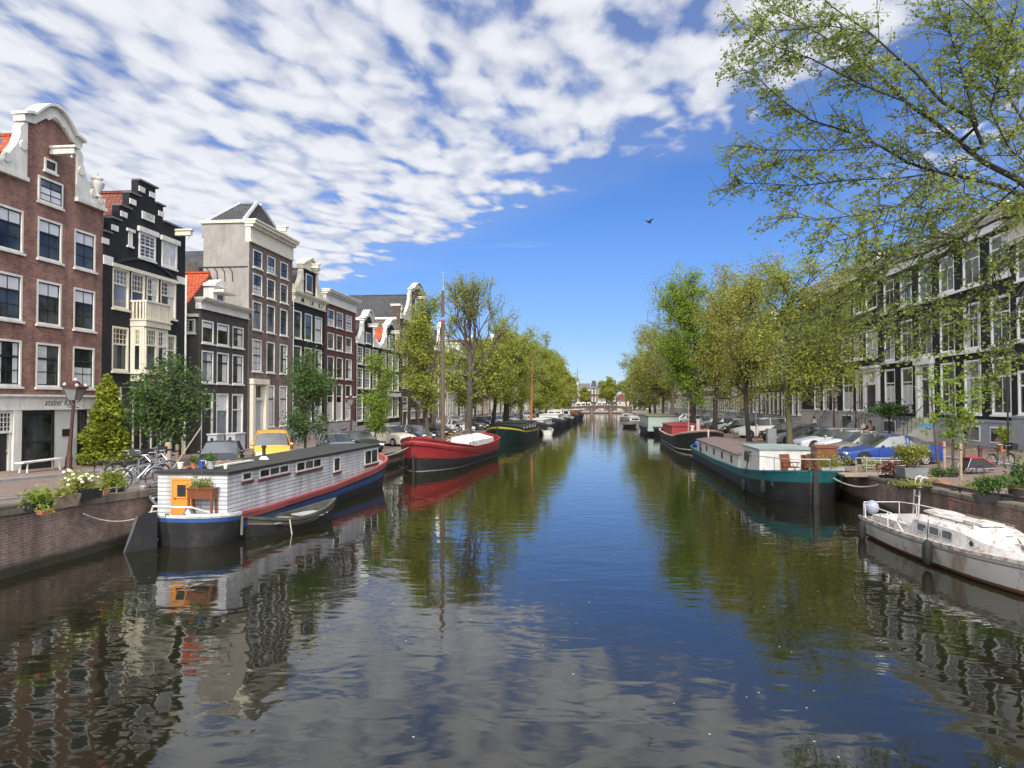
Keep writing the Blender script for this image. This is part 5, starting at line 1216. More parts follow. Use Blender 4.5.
# big tree whose trunk stands just outside the picture on the right
def overhang():
    rnd = random.Random(77); X, Y = 13.7, 22.2; z = zs(Y)
    t = thing('overhanging_tree', 'large elm on the right leaning its sparse leafy branches over the water', 'tree', (X, Y, z))
    w = MB(); fork = Vector(at_y(1062, 214, 22.2)); pts = []
    w.tube([(X, Y, z-.3), (X, Y, z+.3), (X-.1, Y, z+2.5), (X-.1, Y+.05, z+5), fork], [.5, .36, .31, .28, .24], 10)
    top = Vector(at_y(1090, 60, 22.5)); w.tube([fork, fork.lerp(top, .5)+Vector((.15, .1, 0)), top, top+Vector((.5, .3, 4))], [.22, .17, .12, .03], 8)
    limbs = [([(1019, 180), (983, 162), (936, 123), (906, 102), (882, 78), (864, 63), (837, 45), (800, 22), (772, 8)], 23.6, .15, 1),
             ([(983, 146), (971, 118), (942, 102), (915, 72), (897, 57), (870, 33), (831, 6), (805, -20)], 21.0, .11, 1),
             ([(977, 126), (966, 84), (960, 66), (951, 36), (942, 15), (930, -25)], 22.6, .085, 1),
             ([(1000, 186), (965, 177), (936, 172), (906, 162), (882, 147), (849, 132), (810, 120), (780, 99), (758, 78), (738, 66)], 24.5, .10, 1),
             ([(1040, 70), (1024, 48), (1001, 39), (980, 15), (950, -10)], 21.5, .09, 1),
             ([(1030, 130), (1010, 100), (1000, 60), (985, 20), (975, -15)], 23.5, .08, 1),
             ([(1030, 214), (1000, 218), (960, 238), (918, 237), (890, 250), (860, 277), (826, 300), (795, 326)], 26.0, .085, 1),
             ([(965, 236), (949, 243), (909, 259), (877, 270), (848, 300), (820, 318)], 24.0, .05, 1),
             ([(1040, 225), (1012, 250), (985, 285), (955, 312), (918, 335), (885, 350)], 23.0, .06, .8),
             ([(945, 172), (900, 178), (850, 180), (800, 186), (760, 183), (728, 184)], 25.0, .045, 1),
             ([(880, 146), (840, 150), (800, 150), (765, 150), (735, 145)], 23.5, .04, 1),
             ([(906, 102), (860, 84), (810, 58), (770, 45), (742, 25)], 22.0, .05, 1),
             ([(936, 172), (900, 205), (860, 215), (815, 220), (780, 214)], 22.0, .04, 1),
             ([(1010, 185), (970, 205), (920, 215), (880, 225), (845, 240)], 20.5, .05, 1),
             ([(870, 33), (830, 26), (790, 30), (755, 30)], 21.0, .035, 1),
             ([(1042, 238), (1000, 270), (965, 300), (925, 318), (880, 332)], 24.0, .05, 1),
             ([(1045, 240), (1022, 295), (1003, 340), (985, 378)], 22.0, .05, .9),
             ([(960, 238), (935, 262), (905, 290), (870, 312), (845, 322)], 23.0, .04, 1),
             ([(1035, 170), (1010, 150), (990, 110), (1000, 70), (1012, 20)], 20.0, .06, 1),
             ([(1040, 190), (1005, 205), (975, 195), (940, 190)], 20.0, .05, 1)]
    LP = []
    parent_limb = {1: 0, 2: 0, 7: 6, 9: 3, 10: 3, 11: 0, 12: 3, 13: 3, 14: 1, 17: 6, 18: 17, 19: 6}
    for li, (pp, Ye, r0, den) in enumerate(limbs):
        n = len(pp)-1; P = []
        for i, (px, py) in enumerate(pp):
            yy = lerp(22.2, Ye, min(1, i/n)**1.0); P.append(Vector(at_y(px, py, yy)))
        if li in parent_limb and parent_limb[li] < len(LP): P = [min(LP[parent_limb[li]], key=lambda q: (q-P[0]).length)]+P
        elif li != 0 and False or li in (0, 3, 6, 8, 5, 4, 15, 16, 18, 19): P = [fork if li != 4 else top]+P
        LP.append([a_.lerp(b_, k_/4) for a_, b_ in zip(P, P[1:]) for k_ in range(4)]); m = len(P)-1; w.tube(P, [lerp(r0*.68, .012, (i/m)**.75) for i in range(m+1)], 6, cap=False)
        L_ = sum((P[i+1]-P[i]).length for i in range(m)); ns = int(L_*6.0*den)
        for s in range(ns):
            q = rnd.uniform(.12, 1.0)**.85; j = min(m-1, int(q*m)); p = P[j].lerp(P[j+1], q*m-j); d = (P[j+1]-P[j]).normalized()
            side = Vector((rnd.gauss(0, 1), rnd.gauss(0, 1), rnd.gauss(0, 1))); side -= d*side.dot(d); side.normalize()
            ln = rnd.uniform(.6, 1.9)*(1-.35*q); e = p+(d*.75+side*.8+Vector((0, 0, .0 if rnd.random() < .5 else -.5))).normalized()*ln
            br = curve_pts(p, e, 3, rnd, .15); w.tube(br, [.016, .013, .009, .006], 3, cap=False)
            for k in range(6):
                q2 = rnd.uniform(.2, 1); a = p.lerp(e, q2); e2 = a+(d*.5+Vector((rnd.gauss(0, .6), rnd.gauss(0, .6), rnd.gauss(-.1, .5)))).normalized()*rnd.uniform(.25, .6)
                w.tube([a, e2], [.007, .004], 3, cap=False)
                for l in range(7): pts.append(a.lerp(e2, rnd.random())+Vector((rnd.gauss(0, .05), rnd.gauss(0, .05), rnd.gauss(-.03, .05))))
    w.build('trunk', BARKD, t)
    leaves('crown', pts, .097, LF_O, t, 5, off=t.location)
overhang()
# young tree with two stems behind the grey planter
def young_pair():
    p = gnd(948, 474); rnd = random.Random(9); z = zg(p[0], p[1])
    t = thing('street_tree', 'young thin tree with several stems behind the red trailer on the right quay', 'tree', (p[0], p[1], z))
    w = MB(); pts = []
    for (px, X1, h) in ((-.25, -.9, 5.0), (.1, .3, 5.6), (.55, 1.2, 4.8), (.3, .1, 4.2)):
        a = Vector((px, 0, -.2)); b = Vector((px+X1*.7, rnd.uniform(-.4, .4), h)); st = curve_pts(a, b, 8, rnd, .06); w.tube(st, [lerp(.06, .012, i/8) for i in range(9)], 6, cap=False)
        for k in range(15):
            q = rnd.uniform(.32, 1); j = min(7, int(q*8)); s = st[j].lerp(st[j+1], q*8-j); e = s+Vector((rnd.gauss(0, 1), rnd.gauss(0, 1), rnd.gauss(.25, .5))).normalized()*rnd.uniform(.5, 1.35)*(1.15-.5*q)
            w.tube(curve_pts(s, e, 3, rnd, .15), [.014, .011, .008, .005], 3, cap=False)
            for l in range(24): pts.append(s.lerp(e, rnd.uniform(.2, 1.1))+Vector((rnd.gauss(0, .13), rnd.gauss(0, .13), rnd.gauss(0, .1))))
    w.build('trunk', BARK, t, wn=False); leaves('crown', pts, .15, LF_G, t, 9)
young_pair()
def umbrella_tree():
    p = at_x(889, 426, 21.3); z = zg(p[0], p[1])+.1; rnd = random.Random(12)
    t = thing('clipped_tree', 'small flat topped tree in front of the white portal', 'tree', (p[0], p[1], z)); zc = at_x(889, 413, 21.3)[2]-z
    MB().tube([(0, 0, -.2), (.05, 0, zc*.5), (0, .05, zc)], [.1, .08, .05], 6).build('trunk', BARKD, t, wn=False)
    pts = [(rnd.gauss(0, .55)*1.15, rnd.gauss(0, .55), zc+.25+rnd.gauss(0, .24)) for i in range(1800)]
    leaves('crown', pts, .16, LF_D, t, 12)
umbrella_tree()
# ------------------------------------------------------------------ boats (local: bow +y, starboard +x, water at z 0)
TAR = mat('tar_black', (.022, .022, .024), .5, .3, 2, dirt=.35)
HBLUE = mat('hull_blue', (.035, .085, .26), .4, .15, 2, dirt=.15)
DINGY = mat('dinghy_grey_green', (.06, .062, .052), .6, .3, 3, dirt=.5)
HNAVY = mat('hull_navy', (.03, .06, .19), .4, .15, 2, dirt=.2)
HPINK = mat('hull_faded_red', (.38, .09, .09), .55, .15, 2, dirt=.15)
HRED = mat('hull_red', (.25, .024, .028), .4, .15, 1.5, dirt=.2)
HTEAL = mat('hull_teal', (.016, .105, .118), .4, .15, 1.5, dirt=.2)
HWHITE = mat('boat_white', (.56, .55, .52), .4, .1, 2, dirt=.35)
def stained(name, col, col2, sc, th, mpz=1.0):
    m, nt, b = newmat(name); L = nt.links.new; g = N(nt, 'ShaderNodeNewGeometry'); mp = N(nt, 'ShaderNodeMapping'); mp.inputs['Scale'].default_value = (1, .6, mpz); mp.inputs['Rotation'].default_value = (0, 0, .3)
    L(g.outputs['Position'], mp.inputs[0]); n = N(nt, 'ShaderNodeTexNoise'); n.inputs['Scale'].default_value = sc; n.inputs['Detail'].default_value = 9; n.inputs['Roughness'].default_value = .72; n.inputs['Distortion'].default_value = .4; L(mp.outputs[0], n.inputs['Vector'])
    r = N(nt, 'ShaderNodeMapRange'); r.inputs[1].default_value = th; r.inputs[2].default_value = th+.13; r.inputs[4].default_value = .8; L(n.outputs['Fac'], r.inputs[0])
    x = N(nt, 'ShaderNodeMix', data_type='RGBA'); x.inputs[6].default_value = rgb(col); x.inputs[7].default_value = rgb(col2); L(r.outputs[0], x.inputs[0]); L(x.outputs[2], b.inputs['Base Color']); b.inputs['Roughness'].default_value = .55
    MATS[name] = m; return m
HYAWL = stained('yacht_white', (.55, .535, .50), (.25, .15, .085), 1.7, .50, .3)
HGREEN = mat('hull_green', (.009, .021, .021), .4, .2, 2, dirt=.2)
HGREY = mat('hull_grey', (.10, .11, .12), .5, .15, 2, dirt=.3)
YELLOW = mat('stripe_yellow', (.55, .40, .05), .5, .1)
FELT = mat('roof_felt', (.032, .033, .031), .95, .35, .9, bump=.3, dirt=.3)
MAUVE = mat('roof_mauve', (.135, .098, .092), .85, .2, 1.2, dirt=.25)
DECKW = mat('deck_wood', (.26, .20, .145), .8, .25, 3)
DECKG = mat('deck_grey', (.23, .235, .235), .8, .2, 2, dirt=.3)
RUST = mat('rust_brown', (.16, .065, .03), .85, .3, 3)
VARN = mat('varnished_wood', (.15, .048, .022), .4, .25, 3)
ORANGE = mat('orange_paint', (.60, .22, .035), .5, .08, 2)
PLANKW = brick('white_planks', (.56, .56, .57), (.48, .48, .50), (.24, .24, .26), 3.1, .135, var=.2, tint=(.34, .33, .31))
ROPE = mat('rope', (.36, .33, .27), .9, .2, 8)
def hull(root, L, hb, sheer, bands, deckmat, deckdrop=.3, rake=.35, flare=.86, n=26, gun=None, bottom=-.5, srake=.2, alt=None):
    """bands: [(fraction of the height above water, material)] from the top down"""
    mats = [b[1] for b in bands]+(alt[1] if alt else []); fr = [1.0]+[b[0] for b in bands]
    def P(t, s, f):
        z = sheer(t)*f if f >= 0 else f*-bottom
        k = lerp(flare, 1.0, max(0, min(1, f))**.7) if f >= 0 else flare*.8
        y = (t-.5)*L+rake*max(0, z)*sstep(.72, 1, t)-srake*max(0, z)*sstep(.25, 0, t)
        return (s*hb(t)*k, y, z)
    lev = fr+[-1.0]
    ts = [.5-.5*cos(pi*i/n) for i in range(n+1)]
    rings = [[P(t, -1, f) for f in lev]+[P(t, 1, f) for f in lev[::-1]] for t in ts]
    m = len(lev); w = MB()
    def mi(i, k): return min(k if k < m-1 else (len(bands)-1 if k == m-1 else 2*m-2-k), len(bands)-1)+(len(bands) if alt and ts[i] < alt[0] else 0)
    w.loft(rings, False, False, 0, mi)
    for r in (rings[0], rings[-1]): w.add(r, [(k, k+1, 2*m-2-k, 2*m-1-k) for k in range(m-1)], 0); w.m[-(m-1):] = [min(k, len(bands)-1)+(len(bands) if alt and r is rings[0] else 0) for k in range(m-1)]
    w.build('hull', mats, root, smooth=True, wn=False)
    d = MB(); d.loft([[(s*(hb(t)-.03)*(1-.12*sstep(.08, 0, t)), P(t, s, 1)[1]+.25*sstep(.08, 0, t), sheer(t)-deckdrop) for s in (-1, 1)] for t in ts], False, False); d.build('deck', deckmat, root, wn=False)
    g = MB(); th = .09
    for s in (-1, 1):
        g.loft([[(s*(hb(t)+.03), P(t, 1, 1)[1], sheer(t)-.05), (s*(hb(t)+.03), P(t, 1, 1)[1], sheer(t)+.04), (s*max(0, hb(t)-th), P(t, 1, 1)[1]-(.05 if t > .9 else 0), sheer(t)+.04), (s*max(0, hb(t)-th), P(t, 1, 1)[1]-(.05 if t > .9 else 0)+.3*sstep(.08, 0, t), sheer(t)-deckdrop)] for t in ts], False, False, 0, lambda i, k: 1 if alt and ts[i] < alt[0] else 0)
    g.build('gunwale', [gun or mats[0]]+([alt[1][0]] if alt else []), root, wn=False)
    return P
def lx(root, p):      # world point to boat-local
    rz = root.rotation_euler.z; d = Vector(p)-root.location
    return Vector((d.x*cos(-rz)-d.y*sin(-rz), d.x*sin(-rz)+d.y*cos(-rz), d.z))
def bluff(hbm, stern=.85, bow=.75, e=2.6, full=.0):
    def f(t):
        v = 1-(abs(t-.5)*2)**e
        if t < .5: return hbm*max(.02, (1-stern)*v+stern*(1-(1-t*2)**7))*(1 if t > .02 else .55)
        return hbm*max(.012, (1-((t-.5)*2)**e*(1.0)))
    return f
def cabin(root, x0, x1, y0, y1, z0, z1, m, rm, over=.12, name='cabin', crown=.1, taper=.04):
    c_ = MB(); c_.loft([[(x0, y0, z0), (x1, y0, z0), (x1, y1, z0), (x0, y1, z0)], [(x0+taper, y0+taper, z1), (x1-taper, y0+taper, z1), (x1-taper, y1-taper, z1), (x0+taper, y1-taper, z1)]], True, True)
    cb = c_.build(name, m, root, wn=False)
    r = MB(); xm = (x0+x1)/2
    r.loft([[(x0-over, y, z1), (x0-over, y, z1+.045), (xm, y, z1+.045+crown), (x1+over, y, z1+.045), (x1+over, y, z1)] for y in (y0-over, y1+over)], True, True)
    r.build('cabin_roof', rm, root, wn=False)
    return cb
def sidewin(root, x, y0, y1, z0, z1, fm=None, s=1, sill=None, m=None, fr=.05, name='window', div=1):
    f = MB(); e = .012
    X = lambda d: x+s*d
    def bx(a, b, c_, d, d0, d1, w): w.box(min(X(d0), X(d1)), max(X(d0), X(d1)), a, b, c_, d)
    bx(y0, y0+fr, z0, z1, -.02, .03, f); bx(y1-fr, y1, z0, z1, -.02, .03, f); bx(y0+fr, y1-fr, z1-fr, z1, -.02, .028, f); bx(y0+fr, y1-fr, z0, z0+fr, -.02, .028, f)
    for i in range(1, div): yy = lerp(y0, y1, i/div); bx(yy-fr*.7, yy+fr*.7, z0+fr, z1-fr, -.02, .026, f)
    o = f.build(name, fm or WHITE, root, wn=False)
    p = MB(); p.quad((X(e), y0+fr, z0+fr), (X(e), y1-fr, z0+fr), (X(e), y1-fr, z1-fr), (X(e), y0+fr, z1-fr)); p.build('pane', m or GLASS, o, wn=False)
    if sill:
        q = MB(); bx(y0-.06, y1+.06, z0-.09, z0, 0, .07, q); q.build('sill', sill, o, wn=False)
    return o
def endwin(root, y, x0, x1, z0, z1, fm, s=-1, m=None, fr=.05, name='window'):
    f = MB(); Y_ = lambda d: y+s*d
    def bx(a, b, c_, d, d0, d1, w): w.box(a, b, min(Y_(d0), Y_(d1)), max(Y_(d0), Y_(d1)), c_, d)
    bx(x0, x0+fr, z0, z1, -.02, .03, f); bx(x1-fr, x1, z0, z1, -.02, .03, f); bx(x0+fr, x1-fr, z1-fr, z1, -.02, .028, f); bx(x0+fr, x1-fr, z0, z0+fr, -.02, .028, f)
    o = f.build(name, fm, root, wn=False); p = MB(); p.quad((x0+fr, Y_(.012), z0+fr), (x1-fr, Y_(.012), z0+fr), (x1-fr, Y_(.012), z1-fr), (x0+fr, Y_(.012), z1-fr)); p.build('pane', m or GLASS, o, wn=False)
    return o
def rope(pts, label, sag=.3, r=.022, m=None):
    a, b = Vector(pts[0]), Vector(pts[1]); n = 10
    w = MB(); w.tube([a.lerp(b, i/n)-Vector((0, 0, sag*4*(i/n)*(1-i/n))) for i in range(n+1)], r, 5)
    o = w.build('mooring_rope', m or ROPE, None, wn=False); return tag(o, label, 'rope')
def fender(root, x, y, z, name='fender'):
    f = MB(); f.lathe([(.03, .34), (.1, .28), (.14, .1), (.14, -.15), (.09, -.3), (.03, -.34)], (x, y, z), 8); f.tube([(x, y, z+.3), (x*.97, y, z+.9)], .012, 4); f.build(name, RUBBER, root, smooth=True, wn=False)
# --- the white houseboat
def houseboat():
    c0 = at_z(227.5, 473, 2.24); cL = at_z(161.8, 471.6, 2.24); c1 = at_z(378.4, 448, 2.08)
    rz = -atan2(c1[0]-c0[0], c1[1]-c0[1]); Lc = hypot(c1[0]-c0[0], c1[1]-c0[1]); wc = hypot(cL[0]-c0[0], cL[1]-c0[1])
    ux, uy = -sin(rz), cos(rz); rx_, ry_ = cos(rz), sin(rz)
    L = Lc+3.5; cy = Lc/2-.05    # hull centre measured from the near corner along the boat
    cx = -wc/2
    cy = Lc/2+1.0; org = (c0[0]+ux*cy+rx_*cx, c0[1]+uy*cy+ry_*cx, 0)
    t = thing('houseboat', 'houseboat with white plank cabin, orange door and blue, red and black hull', 'houseboat', org, rz)
    y0, y1 = -Lc/2-1.0, Lc/2-1.0; w2 = wc/2
    hbm = w2+.2
    def hb(s): return hbm*(max(.05, 1-(1-min(1, s/.06))**2.4)**.5 if s < .06 else (1 if s < .84 else max(.02, 1-((s-.84)/.16)**2.3)**.8))
    def sh(s): return interp([(0, 1.02), (.06, .92), (.15, .84), (.5, .86), (.78, 1.08), (.92, 1.36), (1, 1.55)], s)
    # stern quarter shows a white rail over blue; the rest a faded red strake over black and blue
    hull(t, L, hb, sh, [(.90, HPINK), (.77, HPINK), (.66, TAR), (.42, HNAVY), (0, TAR)], DECKG, .28, rake=.5, flare=.9, gun=HPINK, n=40, alt=(.062, [WHITE, HBLUE, TAR, TAR, TAR]))
    cabin(t, -w2, w2, y0, y1, .45, 2.235, PLANKW, FELT, .07, crown=.05, taper=.0)
    f = MB(); f.box(-w2-.085, w2+.085, y0-.085, y0-.075, 2.2, 2.26); f.box(w2+.075, w2+.085, y0-.085, y1+.085, 2.2, 2.26); f.build('fascia', TAR, t, wn=False)
    def ly(px, py):       # along the side wall
        X = c0[0]; p = Vector(at_x(px, py, X)); 
        for i in range(4): q = lx(t, p); X += (w2-q.x)*1.0; p = Vector(at_x(px, py, X))
        return lx(t, p)
    MAR = mat('maroon_sill', (.10, .03, .035), .5, .1)
    for (p0, p1, yt, yb, dv) in ((242, 251.5, 471, 481.5, 1), (259, 288.5, 467.5, 479, 3), (296, 321, 462, 472.5, 3), (333.5, 340, 457.5, 472.5, 1), (364.5, 377.5, 450.5, 465.5, 2)):
        a = ly(p0, (yt+yb)/2); b = ly(p1, (yt+yb)/2); zt = ly(p0, yt).z; zb = ly(p0, yb).z
        sidewin(t, w2, a.y, min(b.y, y1-.05), max(1.1, zb), min(2.17, zt), WHITE, 1, MAR, div=dv, fr=.06, m=GLASS)
    # end wall: orange door
    def ex(px, py):
        Y = c0[1]; p = Vector(at_y(px, py, Y))
        for i in range(4): q = lx(t, p); Y += (y0-q.y); p = Vector(at_y(px, py, Y))
        return lx(t, p)
    d0, d1 = ex(174, 490).x, ex(191, 490).x; zt = 2.0
    d = MB(); d.box(d0, d1, y0-.05, y0+.05, .55, zt); d.box(d0-.05, d0, y0-.07, y0+.05, .55, zt+.06); d.box(d1, d1+.05, y0-.07, y0+.05, .55, zt+.06); d.box(d0, d1, y0-.07, y0+.05, zt, zt+.06); d.box(d0+.08, d1-.08, y0-.065, y0-.05, .7, 1.35); dr = d.build('door', ORANGE, t, wn=False)
    endwin(dr, y0-.05, d0+.1, d1-.08, 1.42, 1.9, ORANGE, name='door_window')
    h = MB(); h.ball((d0+.08, y0-.09, 1.42), .03, 6); h.build('handle', IRON, dr, wn=False)
    k = MB(); k.lathe([(.07, 2.28), (.07, 2.75), (.1, 2.75), (.1, 2.83), (.03, 2.86)], (w2-1.0, ly(289, 448).y, 0), 8); k.build('stove_pipe', TAR, t, smooth=True, wn=False)
    k = MB(); k.lathe([(.22, 2.3), (.13, 2.4), (.08, 2.44)], (w2-1.0, ly(289, 448).y, 0), 8); k.build('pipe_collar', WHITE, t, wn=False)
    k = MB(); sy = -L/2
    k.tube([(-1.1, sy+.25, .98), (-1.0, sy+.2, 1.22), (-.3, sy-.02, 1.24), (.35, sy+.1, 1.22), (.75, sy+.5, 1.0)], .03, 6); k.build('stern_rail', WHITE, t, wn=False)
    # big barge rudder swung to port
    rd = MB(); ang = R(205); T = lambda a, b, d: (-.55+a*sin(ang-pi)*-1.0-d*.9, sy-.12-a*.86, b)
    rd.prism([(0, -.4), (0, 1.1), (.45, 1.12), (.62, .9), (1.05, -.1), (1.0, -.45)], lambda a, b, d: (-.62-a*.52+d*.8, sy-.2-a*.82-d*.5, b), -.05, .05)
    rd.build('rudder', TAR, t, wn=False)
    b_ = MB(); b_.tube([(-.62-.32, sy-.2-.5, 1.05), (-.62-1.05*.52, sy-.2-1.05*.82, -.2)], .05, 5); b_.tube([(-.6, sy-.15, .25), (-.62-.95*.52, sy-.2-.95*.82, .12)], .035, 5); b_.build('rudder_iron', mat('rudder_edge', (.07, .07, .072), .6, .2), t, wn=False)
    fn = MB(); fn.tube([(hbm+.03, sy+1.3, .8), (hbm+.04, sy+1.25, .2)], .045, 6); fn.build('rope_fender', mat('rope_dark', (.13, .12, .10), .9, .2), t, wn=False)
    # --- separate things standing on the boat
    def on(name, label, cat, x, y, z, mk, g=None):
        p = t.matrix_basis @ Vector((x, y, z)) if False else Vector(t.location)+Vector((x*cos(rz)-y*sin(rz), x*sin(rz)+y*cos(rz), z))
        o = thing(name, label, cat, p, rz, g); mk(o); return o
    def table(o):
        s = MB(); s.box(-.42, .42, -.18, .18, .80, 1.1); s.box(-.46, .46, -.21, .21, 1.1, 1.14); s.build('planter_box', VARN, o, wn=False)
        for a in (-.38, .38):
            for b in (-.15, .15): l = MB(); l.box(a-.03, a+.03, b-.03, b+.03, 0, .80); l.build('leg', VARN, o, wn=False)
        rnd = random.Random(2); leaves('foliage', [(rnd.gauss(-.05, .16), rnd.gauss(0, .1), 1.15+abs(rnd.gauss(0, .13))) for i in range(350)], .09, LF_T, o, 2)
    on('planter_table', 'brown wooden planter on legs with a bush on the houseboat stern', 'planter', ex(202, 500).x+.17, y0-.27, .66, table)
    def pot(m, s=1, pl=None):
        def f(o):
            k = MB(); k.lathe([(.12*s, 0), (.17*s, .3*s), (.19*s, .3*s), (.19*s, .34*s), (.15*s, .34*s), (.14*s, .28*s)], (0, 0, 0), 10); k.build('pot', m, o, smooth=True, wn=False)
            if pl:
                rnd = random.Random(int(s*100)); leaves('foliage', [(rnd.gauss(0, .12*s), rnd.gauss(0, .12*s), .34*s+abs(rnd.gauss(0, .14*s))) for i in range(160)], .08, pl, o, 3)
        return f
    TER = mat('terracotta', (.36, .14, .075), .85, .2, 6)
    on('bucket', 'dark bucket beside the orange houseboat door', 'bucket', ex(189, 500).x+.1, y0-.45, .62, pot(TAR, .9))
    on('milk_can', 'grey milk can under the planter table on the houseboat', 'can', ex(197, 505).x, y0-.5, .62, lambda o: MB().lathe([(.16, 0), (.17, .4), (.1, .5), (.1, .58), (.13, .6)], (0, 0, 0), 10).build('can_body', GALV, o, smooth=True, wn=False))
    on('watering_can', 'blue watering can at the foot of the houseboat cabin', 'can', ex(207, 508).x, y0-.4, .62, lambda o: (MB().lathe([(.1, 0), (.1, .24), (.06, .26)], (0, 0, 0), 10).tube([(.09, 0, .05), (.24, 0, .26)], [.025, .015], 6).build('can_body', HBLUE, o, wn=False)))
    zr = 2.34
    i = 0
    for px, m, s, lab in ((176, WHITE, .6, 'white pot at the left corner of the houseboat roof'), (188, TER, .6, 'terracotta pot on the houseboat roof next to the white one'), (194, HBLUE, .7, 'blue pot on the houseboat roof edge'), (207, GSTONE, .75, 'grey pot in the row on the houseboat roof edge'), (224, WHITE, .4, 'small white jar on the houseboat roof corner')):
        on('plant_pot', lab, 'pot', min(w2-.25, ex(px, 470).x), y0+.25+.1*(i % 3), zr, pot(m, s, LF_D if i in (1, 3) else None)); i += 1
    def plank(c_): return lambda o: MB().box(-.09, .09, -1.5, 1.5, 0, .05).build('board', c_, o, wn=False)
    on('plank', 'reddish plank lying on the houseboat roof', 'plank', -.35, y0+1.6, zr+.01, plank(mat('plank_red', (.32, .13, .09), .8, .2)))
    on('plank', 'pale plank lying beside the reddish one on the houseboat roof', 'plank', -.05, y0+1.9, zr+.01, plank(PALEWOOD))
    on('plank', 'white plank lying farthest right on the houseboat roof', 'plank', .25, y0+2.1, zr, plank(WHITE))
    on('boat_hook', 'long pale pole leaning on the houseboat roof clutter', 'pole', -.9, y0+.4, zr, lambda o: MB().tube([(0, 0, 0), (.75, .4, 1.35)], .025, 6).build('pole', PALEWOOD, o, wn=False))
    # rowing boat alongside
    q0 = at_z(240, 534, .1); q1 = at_z(333, 515, .1); Lr = hypot(q1[0]-q0[0], q1[1]-q0[1])-.3
    rb = thing('rowing_boat', 'weathered dark green rowing boat tied along the white houseboat', 'rowing boat', ((q0[0]+q1[0])/2+.1, (q0[1]+q1[1])/2-.3, 0), -atan2(q1[0]-q0[0], q1[1]-q0[1]))
    hull(rb, Lr, lambda s: .62*max(.03, (1-abs(2*s-1)**2.6)), lambda s: .42+.35*(2*s-1)**2, [(.72, DINGY), (.62, WOOD), (0, TAR)], WOOD, .22, rake=.4, flare=.75, gun=DINGY, srake=.4)
    for q in (.25, .5, .74): k = MB(); k.box(-.56, .56, (q-.5)*Lr-.12, (q-.5)*Lr+.12, .34, .38); k.build('thwart', DECKG, rb, wn=False)
    k = MB(); k.box(-.4, .4, Lr*.12, Lr*.36, .36, .41); k.build('fore_deck', mat('boat_cover', (.34, .35, .34), .8, .15), rb, wn=False)
    p = Vector(rb.location); rope([(p.x+.5, p.y-1.2, .5), (p.x+.62, p.y-1.25, -.1)], 'short rope hanging over the side of the dark rowing boat', 0)
    rope([(xql(21)+.05, 21.0, 1.25), (org[0]-1.3, org[1]-L/2+.3, 1.0)], 'slack mooring rope from the left quay to the white houseboat stern', .25)
    rope([(xql(44)+.05, 44.5, .95), (org[0]-.3, org[1]+L/2-.2, 1.5)], 'mooring rope from the left quay to the white houseboat bow', .2)
houseboat()
